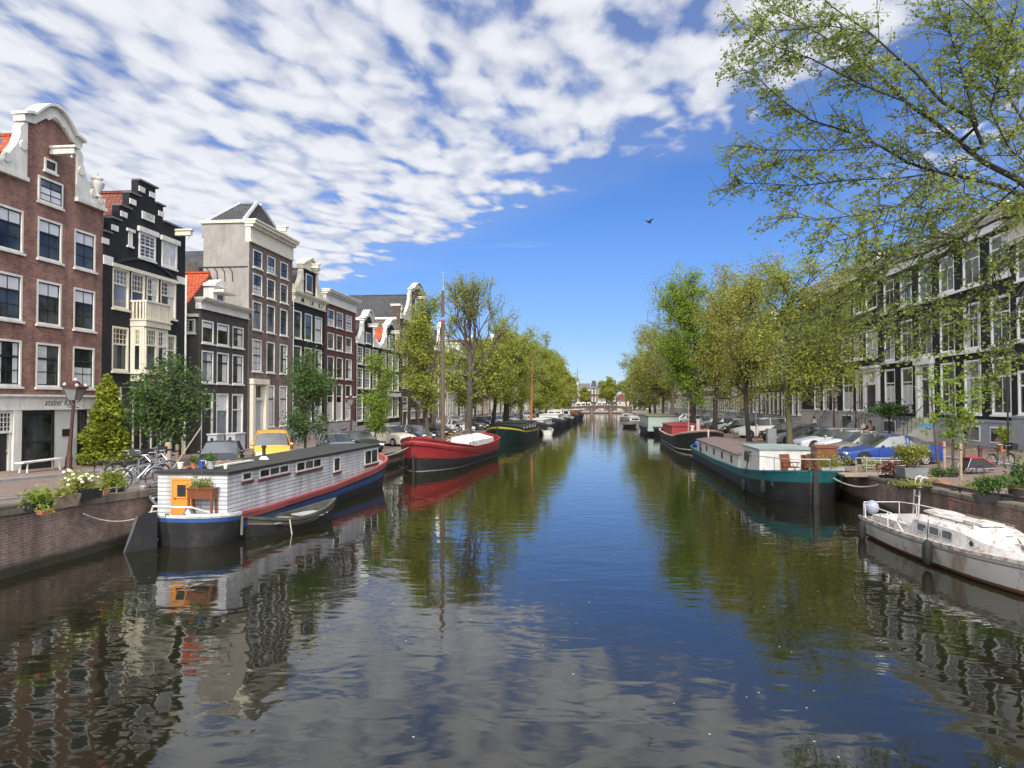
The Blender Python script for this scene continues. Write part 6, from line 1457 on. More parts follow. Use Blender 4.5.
# --- red sailing barge
def red_barge():
    t = thing('sailing_barge', 'red and black sailing barge with a tall mast and white hatch cover', 'barge', (-10.85, 58.2, 0), pi-R(5))
    L = 18.6
    def sh(s): return interp([(0, 1.75), (.1, 1.5), (.35, 1.22), (.6, 1.22), (.85, 1.7), (1, 2.25)], s)
    hb = lambda s: 2.2*(max(.04, 1-(1-s/.2)**2.4)**.8 if s < .2 else 1 if s < .72 else max(.03, 1-((s-.72)/.28)**2.2)**.75)
    hull(t, L, hb, sh, [(.90, HRED), (.86, mat('rail_pale_red', (.46, .13, .12), .5)), (.40, HRED), (.015, TAR), (0, GSTONE)], HRED, .45, rake=.35, flare=.88)
    k = MB(); k.loft([[(-1.4, y, 1.0), (-1.4, y, 1.5), (0, y, 1.85), (1.4, y, 1.5), (1.4, y, 1.0)] for y in (-7.4, 1.0)], True, True); k.build('hatch_cover', mat('hatch_white', (.62, .66, .64), .6, .1, 1, dirt=.2), t, wn=False)
    my = 3.2; mz = 13.0
    m = MB(); m.tube([(0, my, .6), (0, my, 6), (0, my, 10.2)], [.17, .155, .125], 8); m.build('mast', mat('mast_wood', (.10, .075, .052), .8, .25, 4), t, smooth=True, wn=False)
    m = MB(); m.tube([(0, my, 10.2), (0, my, 10.45)], .135, 8); m.build('mast_band', HRED, t, wn=False)
    m = MB(); m.tube([(0, my, 10.7), (0, my, 12.6)], [.12, .09], 8); m.build('top_mast', mat('topmast', (.10, .05, .035), .6), t, wn=False)
    m = MB(); m.tube([(0, my, 12.6), (0, my, 14.0)], [.04, .02], 5); m.tube([(-.25, my, 13.9), (.25, my, 13.9)], .02, 4); m.build('wind_vane', GALV, t, wn=False)
    m = MB(); m.tube([(0, my-.3, 1.75), (.2, my-8, 2.25)], [.1, .07], 6); m.build('boom', WOOD, t, wn=False)
    m = MB(); m.lathe([(.3, .8), (.3, 1.1), (.2, 1.15), (.2, 1.45), (.3, 1.5), (.3, 1.6)], (0, 6.6, .5), 10); m.tube([(-.55, 6.6, 1.7), (.55, 6.6, 1.7)], .12, 8); m.build('windlass', HRED, t, wn=False)
    m = MB(); m.box(-.8, .8, 4.0, 5.6, .9, 1.75); m.build('fore_hatch', HRED, t, wn=False)
    for x, z in ((.5, 10.3), (-.5, 10.3)):
        s = MB(); s.tube([(x*4.1, my-1.2, 1.3), (x*.2, my, z)], .018, 4); s.build('shroud', IRON, t, wn=False)
    s = MB(); s.tube([(0, L/2+.4, 2.2), (0, my, 10.4)], .018, 4); s.build('forestay', IRON, t, wn=False)
    s = MB(); s.box(-.06, .06, L/2+.3, L/2+.5, -.3, 1.1); s.build('stem', TAR, t, wn=False)
    s = MB(); s.prism([(0, -.3), (0, 1.6), (1.2, 1.3), (1.4, -.3)], lambda a, b, d: (d, -L/2-.35-a, b), -.06, .06); s.build('rudder', TAR, t, wn=False)
    a = MB(); a.tube([(.75, L/2-.2, 1.9), (.85, L/2+.1, .2)], .03, 5); a.tube([(.55, L/2+.1, .35), (.85, L/2+.12, .12), (1.15, L/2+.0, .35)], .05, 5); a.build('anchor', IRON, t, wn=False)
    p = Vector(t.location)
    b = thing('life_dinghy', 'orange dinghy lying on the stern of the red barge', 'dinghy', (p.x+.9, p.y+7.4, 1.25), .4)
    k = MB(); k.tube([(.55*cos(q*pi/8), 1.0*sin(q*pi/8), .2) for q in range(17)], .17, 7, cap=False); k.build('tube', mat('dinghy_orange', (.72, .22, .07), .6), b, smooth=True, wn=False)
    rope([(xql(46)+.05, 46.5, .92), (p.x-.6, p.y-9.0, 2.0)], 'mooring rope from the left quay to the bow of the red barge', .25)
red_barge()
def barge(label, x, y, L, bm, rz, bands, roof, cab, wins, sh=(1.5, .95, 1.3), name='canal_barge', cat='barge', mast=None, deck=None, cabh=.9, cabw=.74, cy=(-.36, .25), fm=None, wheel=None, fl=False, wcol=None):
    t = thing(name, label, cat, (x, y, 0), rz)
    def shr(s): return interp([(0, sh[2]), (.2, sh[1]*1.05), (.5, sh[1]), (.75, sh[1]*1.1), (1, sh[0])], s)
    hb = lambda s: bm/2*(max(.04, 1-(1-s/.18)**2.6)**.7 if s < .18 else 1 if s < .74 else max(.03, 1-((s-.74)/.26)**2.3)**.75)
    hull(t, L, hb, shr, bands, deck or DECKG, .3, rake=.3, flare=.9, n=18)
    w = bm/2*cabw; z0 = sh[1]-.35; z1 = z0+cabh; y0, y1 = cy[0]*L, cy[1]*L
    if cab: cabin(t, -w, w, y0, y1, z0, z1, cab, roof, .1, crown=.14)
    if cab and wins:
        for s in (-1, 1):
            for i in range(wins):
                a = lerp(y0, y1, (i+.25)/wins); b = min(a+.85, lerp(y0, y1, (i+.8)/wins)); sidewin(t, s*w*.985, a, b, z0+cabh*.42, z1-.12, fm or WHITE, s, m=wcol)
    if wheel:
        wm, wz, wy0, wy1, wr = wheel; cabin(t, -w*.8, w*.8, wy0*L, wy1*L, z0, z0+wz, wm, wr, .12, 'wheelhouse', .1)
        for i in range(2): endwin(t, wy1*L-.02, -w*.7+w*.72*i, -w*.04+w*.72*i, z0+wz*.55, z0+wz*.9, WHITE, 1)
        for s in (-1, 1): sidewin(t, s*w*.785, lerp(wy0, wy1, .15)*L, lerp(wy0, wy1, .85)*L, z0+wz*.55, z0+wz*.9, WHITE, s)
    if mast:
        m = MB(); m.tube([(0, mast[0]*L, z0), (0, mast[0]*L, mast[1])], [.2, .1], 7); m.build('mast', mast[2], t, wn=False)
        m = MB(); m.tube([(0, mast[0]*L-.3, z1+.5), (0, mast[0]*L-6, z1+1.0)], .09, 6); m.build('boom', mast[2], t, wn=False)
    r = MB(); r.box(-.05, .05, L/2+.1+sh[0]*.3, L/2+.25+sh[0]*.3, -.3, sh[0]+.05); r.build('stem', bands[0][1], t, wn=False)
    return t
HB = thing
barge('dark green houseboat with yellow stripe and a row of small white windows', -9.8, 90.5, 18, 4.3, pi-R(4), [(.9, HGREEN), (.8, YELLOW), (0, HGREEN)], HGREEN, HGREEN, 5, (2.1, 1.3, 1.5), 'houseboat', 'houseboat', cabh=1.15, cy=(-.42, .16))
barge('grey barge with white cabin and a tall brown mast', -8.9, 113, 18, 4.4, pi-R(3), [(.85, HGREY), (0, TAR)], HWHITE, HWHITE, 4, (2.0, 1.2, 1.4), mast=(.28, 12.6, mat('mast_brown', (.30, .12, .04), .5, .15)), cabh=1.1)
barge('barge with white superstructure behind the brown mast', -8.0, 136, 17, 4.4, pi-R(3), [(.8, HGREY), (0, TAR)], HWHITE, HWHITE, 4, (2.0, 1.3, 1.4), cabh=1.4, wheel=(HWHITE, 2.0, -.45, -.3, HWHITE))
barge('black barge with white wheelhouse far along the left bank', -7.2, 158, 16, 4.3, pi-R(2), [(.85, HWHITE), (0, TAR)], DECKG, HWHITE, 3, (2.0, 1.2, 1.4), cabh=1.0, wheel=(HWHITE, 2.0, -.45, -.28, HWHITE))
barge('rust brown barge far along the left bank', -6.6, 182, 18, 4.4, pi-R(2), [(.8, RUST), (0, TAR)], RUST, VARN, 3, (2.2, 1.3, 1.5), cabh=1.3)
barge('last reddish barge before the bridge on the left bank', -6.0, 208, 18, 4.4, pi-R(2), [(.8, RUST), (0, TAR)], HWHITE, RUST, 3, (2.2, 1.3, 1.5), cabh=1.5)
def small_boat(label, x, y, L, bm, rz, m, inner, name='open_boat', cat='boat', cabinm=None, m2=None):
    t = thing(name, label, cat, (x, y, 0), rz)
    hull(t, L, lambda s: bm/2*(max(.5, 1-(1-s/.1)**2*.3) if s < .1 else 1 if s < .5 else max(.03, 1-((s-.5)/.5)**2.2)), lambda s: .62+.35*s*s, [(.6, m), (0, m2 or m)], inner, .28, rake=.6, flare=.8, n=14)
    for q in (.25, .5): k = MB(); k.box(-bm*.42, bm*.42, (q-.5)*L-.15, (q-.5)*L+.15, .42, .5); k.build('thwart', WOOD, t, wn=False)
    if cabinm:
        cabin(t, -bm*.34, bm*.34, -.28*L, .18*L, .4, 1.55, cabinm, cabinm, .08)
        for s in (-1, 1): sidewin(t, s*bm*.33, -.22*L, .12*L, .95, 1.4, WHITE, s, div=3)
        endwin(t, -.28*L+.02, -bm*.26, bm*.26, .95, 1.4, WHITE, -1); endwin(t, .18*L-.02, -bm*.26, bm*.26, .95, 1.4, WHITE, 1)
    return t
small_boat('small pale dinghy at the stern of the dark green houseboat', -6.9, 107, 4.2, 1.6, .1, HWHITE, DECKW)
# --- right bank
def teal_barge():
    L = 31; X0 = 9.45; Y0 = 50.6
    t = thing('canal_barge', 'long teal and black barge with mauve roof, white cabin and brown deck chairs', 'barge', (X0, Y0, 0), pi)
    def sh(s): return interp([(0, 1.05), (.15, .88), (.5, .84), (.78, .98), (.92, 1.25), (1, 1.48)], s)
    hb = lambda s: 2.05*(max(.04, 1-(1-s/.14)**2.6)**.7 if s < .14 else 1 if s < .87 else max(.03, 1-((s-.87)/.13)**2.4)**.62)
    hull(t, L, hb, sh, [(.94, HTEAL), (.66, HTEAL), (.63, TAR), (0, TAR)], DECKG, .22, rake=.15, flare=.9, n=34)
    Yl = lambda Y: Y0-Y
    # long low cabin
    cabin(t, -1.45, 1.45, Yl(63.5), Yl(45.2), .55, 1.48, HWHITE, MAUVE, .1, crown=.2)
    for s in (-1, 1):
        for i in range(5): a = Yl(61.5-3.5*i); sidewin(t, s*1.425, a-.3, a+.3, .85, 1.3, VARN, s, fr=.07)
    for y in (57.5, 51.5):
        k = MB(); k.loft([[(-1.56, Yl(y)+dy, 1.58), (0, Yl(y)+dy, 1.80), (1.56, Yl(y)+dy, 1.58), (1.56, Yl(y)+dy, 1.5), (0, Yl(y)+dy, 1.7), (-1.56, Yl(y)+dy, 1.5)] for dy in (-.06, .06)], True, True); k.build('roof_batten', MAUVE, t, wn=False)
    # taller fore cabin
    cabin(t, -1.6, 1.3, Yl(44.9), Yl(40.2), .55, 2.08, HWHITE, mat('roof_faded_teal', (.20, .245, .24), .7, .2, 1, dirt=.3), .04, name='fore_cabin', crown=.03)
    yf = Yl(40.2)-.03
    for x0 in (.15, 1.15):
        x0 -= .1; d = MB(); d.box(-x0-.36+.3, -x0+.3, yf, yf+.07, .62, 1.85); dd = d.build('door', VARN, t, wn=False); h = MB(); h.box(-x0+.2, -x0+.24, yf+.07, yf+.11, 1.2, 1.3); h.build('handle', IRON, dd, wn=False)
    sidewin(t, 1.275, Yl(44.2), Yl(42.9), 1.25, 1.8, VARN, 1); sidewin(t, -1.57, Yl(44.2), Yl(42.9), 1.25, 1.8, VARN, -1)
    k = MB(); k.box(-.85, -.35, Yl(46.2)-.25, Yl(46.2)+.25, 1.5, 2.95); k.build('chimney', mat('chimney_grey', (.13, .14, .14), .8, .2), t, wn=False)
    k = MB(); k.lathe([(.3, 1.6), (.3, 1.68), (.1, 1.78)], (.35, Yl(46.5), .12), 10); k.build('roof_vent', WHITE, t, wn=False)
    k = MB(); k.box(-1.95, -1.0, Yl(39.4), Yl(38.3), .7, 2.3); k.box(-2.03, -.92, Yl(39.4)-.06, Yl(38.3)+.06, 2.3, 2.39); k.build('deck_locker', VARN, t, wn=False)
    # rail round the fore deck
    pts = []
    for q in (.80, .84, .88, .92, .96, .985): pts.append((hb(q)-.06, (q-.5)*L, sh(q)))
    ring = pts+[(-a, b, c_) for a, b, c_ in pts[::-1]]
    r = MB(); r.tube([(a, b, 1.95) for a, b, c_ in ring], .022, 5)
    for a, b, c_ in ring[::2]: r.tube([(a, b, c_), (a, b, 1.95)], .018, 4)
    r.build('deck_rail', GALV, t, wn=False)
    s = MB(); s.box(-.09, .09, L/2-.1, L/2+.28, -.4, 1.58); s.build('stem', TAR, t, wn=False)
    for sx in (-1, 1):
        q = .955; h = MB(); h.lathe([(.17, -.03), (.17, .05), (.1, .05)], (0, 0, 0), 10, axis='y'); h.v = [(sx*.98*hb(q)*.93+v[0], (q-.5)*L+.12+v[1], .78+v[2]) for v in h.v]; h.build('hawse_hole', IRON, t, wn=False)
    fender(t, hb(.86)+.16, (.86-.5)*L, .35); fender(t, hb(.95)+.2, (.945-.5)*L, .55)
    a = MB(); a.tube([(hb(.86)-.1, (.86-.5)*L, 2.0), (hb(.86)+.05, (.86-.5)*L, .9)], .035, 6); a.box(hb(.86)-.2, hb(.86)+.05, (.86-.5)*L-.15, (.86-.5)*L+.15, 1.75, 2.05); a.build('anchor_davit', IRON, t, wn=False)
    for y in (41, 60.5): b = MB(); b.box(1.5, 1.62, Yl(y)-.08, Yl(y)+.08, .6, 1.0); b.build('bollard', IRON, t, wn=False)
    def deckchair(o):
        k = MB(); k.box(-.28, .28, -.3, .3, .38, .43); k.build('seat', VARN, o, wn=False)
        k = MB(); k.add([(-.28, .28, .43), (.28, .28, .43), (.28, .42, 1.0), (-.28, .42, 1.0), (-.28, .33, .43), (.28, .33, .43), (.28, .47, 1.0), (-.28, .47, 1.0)], [(0, 1, 2, 3), (4, 5, 6, 7), (0, 1, 5, 4), (2, 3, 7, 6), (0, 3, 7, 4), (1, 2, 6, 5)]); k.build('backrest', VARN, o, wn=False)
        for a in (-.26, .26):
            l = MB(); l.tube([(a, -.28, 0), (a, .2, .6)], .022, 4); l.build('leg', VARN, o, wn=False); l = MB(); l.tube([(a, .28, 0), (a, -.25, .6)], .022, 4); l.build('leg', VARN, o, wn=False)
            l = MB(); l.box(a-.03, a+.03, -.3, .35, .6, .64); l.build('armrest', VARN, o, wn=False)
    for x, y, rz, lab in ((9.3, 38.6, .5, 'folding brown deck chair on the teal barge, the one nearer the water'), (10.35, 38.9, -.4, 'folding brown deck chair on the teal barge, the one beside the maroon locker')):
        deckchair(thing('deck_chair', lab, 'deck chair', (x, y, .95), rz, 'deck chairs on the teal barge'))
    b = thing('deck_planter', 'grey planter with dry shrub on the bow of the teal barge', 'planter', (10.75, 37.0, 1.15), 0)
    MB().box(-.5, .5, -.22, .22, 0, .35).build('trough', GSTONE, b, wn=False)
    rnd = random.Random(5); leaves('foliage', [(rnd.gauss(-.1, .28), rnd.gauss(0, .15), .35+abs(rnd.gauss(0, .28))) for i in range(700)], .09, LF_B, b, 5)
    tp = thing('tarpaulin', 'bright blue tarpaulin bundled on the stern of the teal barge', 'tarpaulin', (8.6, 64.6, .75), .2)
    k = MB(); k.ball((0, 0, .3), (.7, .6, .38), 9); k.ball((.5, .3, .25), (.5, .4, .28), 8); k.build('cover', mat('tarp_blue', (.03, .11, .5), .5, .2), tp, smooth=True, wn=False)
    # gangway to the quay
    g = thing('gangway', 'wooden landing with pale rails between the teal barge and the quay', 'gangway', (12.1, 35.3, 1.28))
    MB().box(-1.5, 1.6, -.7, .7, 0, .07).build('walkway', PALEWOOD, g, wn=False)
    for y in (-.68, .68):
        r = MB()
        for x in (-.6, .45, 1.5): r.tube([(x, y, .07), (x, y, .72)], .016, 5)
        r.tube([(-.6, y, .72), (1.5, y, .72)], .018, 5); r.tube([(-.6, y, .4), (1.5, y, .4)], .015, 5); r.build('railing', mat('rail_pale', (.40, .39, .34), .6), g, wn=False)
    rope([(xqr(0)-.05, 33.3, 1.1), (10.3, 35.6, 1.2)], 'mooring rope from the teal barge bow to the right quay', .25, .03)
teal_barge()
t = barge('black barge with beige deck and low red deckhouse', 9.5, 82, 27, 4.6, pi, [(.93, mat('rail_cream', (.55, .42, .34), .6)), (.15, TAR), (.10, WHITE), (0, TAR)], HRED, HRED, 0, (2.1, 1.15, 1.5), deck=mat('deck_salmon', (.42, .25, .18), .8, .2), cabh=1.15, cy=(-.45, -.02))
m = MB(); m.tube([(.6, 5, .8), (.6, 5, 4.6)], [.08, .05], 6); m.build('mast', PALEWOOD, t, wn=False)
m = MB(); m.lathe([(.2, .8), (.2, 2.6), (.24, 2.6), (.24, 2.75)], (-.8, 1.5, 0), 8); m.build('funnel', HWHITE, t, wn=False)
m = MB(); m.lathe([(.13, 0), (.13, .8), (.2, .82), (.2, .95)], (.9, 10.6, 1.4), 8); m.build('bollard', HWHITE, t, wn=False)
barge('grey green boxy houseboat with flat roof beyond the black barge', 8.9, 116, 24, 4.6, pi, [(.8, HGREY), (0, TAR)], mat('roof_moss', (.12, .13, .06), .9, .2), mat('cabin_greygreen', (.26, .31, .28), .7, .12, 1), 5, (1.2, .9, 1.0), 'houseboat', 'houseboat', cabh=2.0, cabw=.9, cy=(-.45, .44))
small_boat('small white open boat moored outside the grey green houseboat', 5.9, 140, 7.5, 2.4, pi+.05, HWHITE, DECKW, m2=TAR)
small_boat('white cabin boat with windows ahead of the grey green houseboat', 7.3, 152, 9, 2.9, pi, HWHITE, DECKW, 'cabin_boat', 'boat', HWHITE)
small_boat('large white cabin cruiser farthest along the right bank', 7.6, 196, 12, 3.8, pi, HWHITE, DECKW, 'cabin_boat', 'boat', HWHITE)
small_boat('second white cabin boat close behind the white open boat', 7.9, 172, 10, 3.2, pi, HWHITE, DECKW, 'cabin_boat', 'boat', HWHITE, TAR)
# --- dirty white yacht
def yacht():
    L = 10.4; rz = pi+atan2(.9, 7.2)
    t = thing('yacht', 'dirty white sailing yacht with three dark cabin windows moored at the right quay', 'yacht', (10.25, 21.9, 0), rz)
    def sh(s): return .64+.30*s*s
    hb = lambda s: 1.22*(.62+.38*sin(pi/2*min(1, s/.4)) if s < .4 else 1 if s < .55 else max(.02, 1-((s-.55)/.45)**2.1))
    P = hull(t, L, hb, sh, [(.84, HYAWL), (.78, mat('yacht_line', (.22, .2, .18), .6)), (.16, HYAWL), (.05, RUST), (0, TAR)], HYAWL, .05, rake=1.1, flare=.78, n=28, srake=.55, gun=stained('toe_rail', (.50, .48, .44), (.17, .085, .05), 7, .44))
    Yt = lambda s: (s-.5)*L
    dirty = stained('deck_stained', (.54, .52, .50), (.22, .14, .11), 3.4, .50)
    # coach roof
    def prof(y, w, z): return [(-w, y, .62), (-w*.92, y, z*.80+.12), (-w*.72, y, z), (0, y, z+.05), (w*.72, y, z), (w*.92, y, z*.80+.12), (w, y, .62)]
    k = MB(); k.loft([prof(Yt(.30), .86, 1.16), prof(Yt(.32), .88, 1.2), prof(Yt(.52), .88, 1.2), prof(Yt(.56), .84, 1.12), prof(Yt(.62), .74, 1.0), prof(Yt(.74), .5, .93), prof(Yt(.77), .3, .82)], True, True); k.build('coach_roof', dirty, t, smooth=True, wn=False)
    for s in (-1, 1):
        for i, q in enumerate((.335, .395, .455)):
            y0, y1 = Yt(q), Yt(q+.048)
            zz = lambda f: lerp(.80, 1.02, f); xx = lambda f: s*lerp(.868, .838, f)
            r = [(.0, .18), (.0, .82), (.12, 1), (.88, 1), (1, .82), (1, .18), (.88, 0), (.12, 0)]
            w = MB(); w.add([(xx(b)+s*.012, lerp(y0, y1, a), zz(b)) for a, b in r], [tuple(range(8))]); w.build('cabin_window', glassmat('yacht_glass', (.07, .075, .075), .12), t, wn=False)
            e = MB(); pp = [(xx(b)+s*.012, lerp(y0, y1, a), zz(b)) for a, b in r]; e.tube(pp+[pp[0]], .016, 4, cap=False); e.build('window_rim', GALV, t, wn=False)
        w = MB(); w.lathe([(.07, 0), (.07, .03)], (0, 0, 0), 10, axis='x'); w.v = [(s*(.80+v[0]*1), Yt(.575)+v[1], .86+v[2]) for v in w.v]; w.build('porthole', TAR, t, wn=False)
        # wooden grab rail and rubbing strake
        g = MB(); g.tube([(s*.55, Yt(.34), 1.26), (s*.55, Yt(.54), 1.26)], .022, 5)
        for q in (.34, .4, .47, .54): g.tube([(s*.55, Yt(q), 1.18), (s*.55, Yt(q), 1.26)], .018, 4)
        g.build('grab_rail', WOOD, t, wn=False)
        for q in (.14, .27, .42, .58):
            st = MB(); st.tube([(s*(hb(q)-.08), Yt(q), .6), (s*(hb(q)-.08), Yt(q), 1.0)], .014, 4); st.build('stanchion', GALV, t, wn=False)
    c_ = MB()
    for s in (-1, 1): c_.box(s*.72-.1, s*.72+.1, Yt(.07), Yt(.29), .6, .86)
    c_.box(-.62, .62, Yt(.07)-.1, Yt(.07), .6, .86); c_.build('cockpit_coaming', dirty, t, wn=False)
    c_ = MB(); c_.box(-.55, .55, Yt(.08), Yt(.285), .61, .63); c_.build('cockpit_floor', mat('cockpit_grey', (.3, .31, .32), .7, .2), t, wn=False)
    h = MB(); h.box(-.3, .3, Yt(.46), Yt(.54), 1.24, 1.30); h.build('sliding_hatch', dirty, t, wn=False)
    h = MB(); h.box(-.28, .28, Yt(.66), Yt(.72), .98, 1.03); h.build('fore_hatch', dirty, t, wn=False)
    for a, b in (((-.6, .60), (.15, .73)), ((-.25, .59), (.45, .72))):
        h = MB(); h.tube([(a[0], Yt(a[1]), 1.04), (b[0], Yt(b[1]), .99)], .03, 5); h.build('deck_batten', WOOD, t, wn=False)
    # stern rail
    r = MB(); z = 1.12
    pp = [(1.05, Yt(.30), .66), (1.0, Yt(.22), z), (.85, Yt(.03), z), (.6, Yt(-.03), z), (-.6, Yt(-.03), z), (-.85, Yt(.03), z), (-1.0, Yt(.22), z), (-1.05, Yt(.30), .66)]
    r.tube(pp, .015, 6)
    for x, q in ((.85, .03), (-.85, .03), (.6, -.03), (-.6, -.03), (1.0, .2), (-1.0, .2)): r.tube([(x, Yt(q), .6), (x, Yt(q), z)], .018, 5)
    r.build('stern_rail', mat('rail_white', (.7, .7, .68), .4), t, wn=False)
    o = MB(); o.ball((.55, Yt(.015), 1.0), (.22, .22, .24), 10); o.build('buoy', mat('buoy_grey', (.28, .31, .38), .5, .15), t, smooth=True, wn=False)
    b_ = MB(); b_.tube([(0, Yt(.60), 1.02), (0, Yt(.60), 1.1)], .08, 8); b_.build('mast_step', GALV, t, wn=False)
    fender(t, 1.22+.13, Yt(.47), .42); fender(t, -1.0-.13, Yt(.1), .3); fender(t, 1.0+.12, Yt(.06), .3)
    an = MB(); an.tube([(hb(.8)+.02, Yt(.79), .66), (hb(.86)+.06, Yt(.85), .70)], .05, 5); an.tube([(hb(.86)+.05, Yt(.84), .78), (hb(.87)+.08, Yt(.865), .64)], .035, 5); an.build('anchor', IRON, t, wn=False)
    # dinghy stowed upside down on the coach roof, ladder against the quay
    loc = Vector(t.location); c2, s2 = cos(rz), sin(rz)
    def wp(x, y, z_): return (loc.x+x*c2-y*s2, loc.y+x*s2+y*c2, z_)
    d = thing('dinghy', 'small upturned white dinghy stowed on the yacht cabin top', 'dinghy', wp(-.45, Yt(.27), 1.12), rz)
    k = MB(); k.loft([[(w*cos(a), y, h_*sin(a)) for a in [pi*i/10 for i in range(11)]] for y, w, h_ in ((-.9, .26, .06), (-.7, .32, .11), (0, .35, .14), (.5, .3, .12), (.8, .15, .08), (.9, .04, .03))], True, True); k.build('shell', HYAWL, d, smooth=True, wn=False)
    l = thing('ladder', 'white metal ladder hooked over the quay beside the yacht', 'ladder', (11.35, at_x(920, 490, 11.4)[1], .3))
    ly0 = 0
    for y in (-.22, .22): k = MB(); k.tube([(-.12, y, 0), (-.03, y, 1.35), (.02, y, 1.5), (.14, y, 1.55), (.25, y, 1.48)], .03, 6); k.build('rail', WHITE, l, wn=False)
    for i in range(4): k = MB(); k.tube([(-.12+.02*i, -.22, .15+.36*i), (-.12+.02*i, .22, .15+.36*i)], .025, 5); k.build('rung', WHITE, l, wn=False)
    w = thing('trestle', 'rusty iron trestle standing by the quay behind the yacht', 'trestle', (11.2, at_x(960, 510, 11.2)[1], .65))
    k = MB(); k.tube([(0, -.8, .75), (0, .8, .75)], .03, 5); k.tube([(0, -.8, .75), (0, -.5, 0)], .025, 5); k.tube([(0, .8, .75), (0, .5, 0)], .025, 5); k.build('frame', RUST, w, wn=False)
yacht()
# ------------------------------------------------------------------ cars (local: nose +x, ground z 0)
CARGLASS = glassmat('car_glass', (.05, .055, .06), .04, .5, 2.0)
TYRE = RUBBER; RIM = mat('rim_silver', (.45, .46, .48), .35, .1, metal=.7)
LAMPW = mat('headlight', (.75, .77, .8), .15, .05); LAMPR = mat('tail_light', (.42, .02, .02), .2, .1); PLATE = mat('plate_yellow', (.70, .50, .05), .4, .03)
CT = {  # t along from the nose, belt height, roof height, half width factor
 'hatch': (4.1, 1.76, [(0, .46, .46, .72), (.015, .60, .60, .86), (.06, .70, .70, .95), (.25, .86, .86, 1), (.275, .88, .90, 1), (.45, .92, 1.40, 1), (.60, .93, 1.46, 1), (.86, .96, 1.40, 1), (.965, .98, 1.02, .96), (.99, .72, .72, .93), (1, .45, .45, .86)]),
 'sedan': (4.6, 1.80, [(0, .46, .46, .72), (.015, .60, .60, .86), (.06, .68, .68, .95), (.27, .84, .84, 1), (.295, .86, .88, 1), (.46, .90, 1.36, 1), (.60, .91, 1.42, 1), (.74, .93, 1.34, 1), (.88, .97, 1.0, .98), (.985, .92, .92, .94), (1, .45, .45, .86)]),
 'suv': (4.5, 1.86, [(0, .55, .55, .76), (.012, .78, .78, .90), (.05, .90, .90, .97), (.26, 1.02, 1.02, 1), (.28, 1.04, 1.06, 1), (.42, 1.06, 1.58, 1), (.58, 1.07, 1.66, 1), (.88, 1.10, 1.58, 1), (.97, 1.12, 1.16, .97), (.99, .8, .8, .95), (1, .5, .5, .88)]),
 'estate': (4.6, 1.80, [(0, .46, .46, .72), (.015, .60, .60, .86), (.06, .70, .70, .95), (.25, .86, .86, 1), (.275, .88, .90, 1), (.43, .91, 1.40, 1), (.58, .92, 1.46, 1), (.90, .95, 1.40, 1), (.97, .97, 1.0, .96), (.99, .72, .72, .93), (1, .45, .45, .86)]),
 'mpv': (4.6, 1.84, [(0, .48, .48, .74), (.012, .66, .66, .88), (.05, .80, .80, .96), (.20, .98, .98, 1), (.22, 1.0, 1.02, 1), (.40, 1.04, 1.58, 1), (.56, 1.05, 1.68, 1), (.92, 1.08, 1.62, 1), (.98, 1.08, 1.12, .97), (.992, .75, .75, .95), (1, .48, .48, .88)]),
 'van': (4.3, 1.84, [(0, .50, .50, .74), (.012, .72, .72, .88), (.05, .86, .86, .96), (.20, 1.04, 1.04, 1), (.22, 1.06, 1.08, 1), (.36, 1.08, 1.70, 1), (.50, 1.09, 1.84, 1), (.96, 1.10, 1.80, 1), (.992, 1.10, 1.70, .99), (.998, .75, .76, .96), (1, .48, .48, .9)])}
def carpaint(name, col, rough=.28, metal=.0):
    if name in MATS: return MATS[name]
    m, nt, b = newmat(name); b.inputs['Base Color'].default_value = rgb(col); b.inputs['Roughness'].default_value = rough; b.inputs['Metallic'].default_value = metal
    b.inputs['Coat Weight'].default_value = .6; b.inputs['Coat Roughness'].default_value = .06
    g = N(nt, 'ShaderNodeNewGeometry'); n = N(nt, 'ShaderNodeTexNoise'); n.inputs['Scale'].default_value = 3; n.inputs['Detail'].default_value = 6
    nt.links.new(g.outputs['Position'], n.inputs['Vector'])
    mr = N(nt, 'ShaderNodeMapRange'); mr.inputs[3].default_value = rough-.08; mr.inputs[4].default_value = rough+.2; nt.links.new(n.outputs['Fac'], mr.inputs[0]); nt.links.new(mr.outputs[0], b.inputs['Roughness'])
    MATS[name] = m; return m
CARM = {}
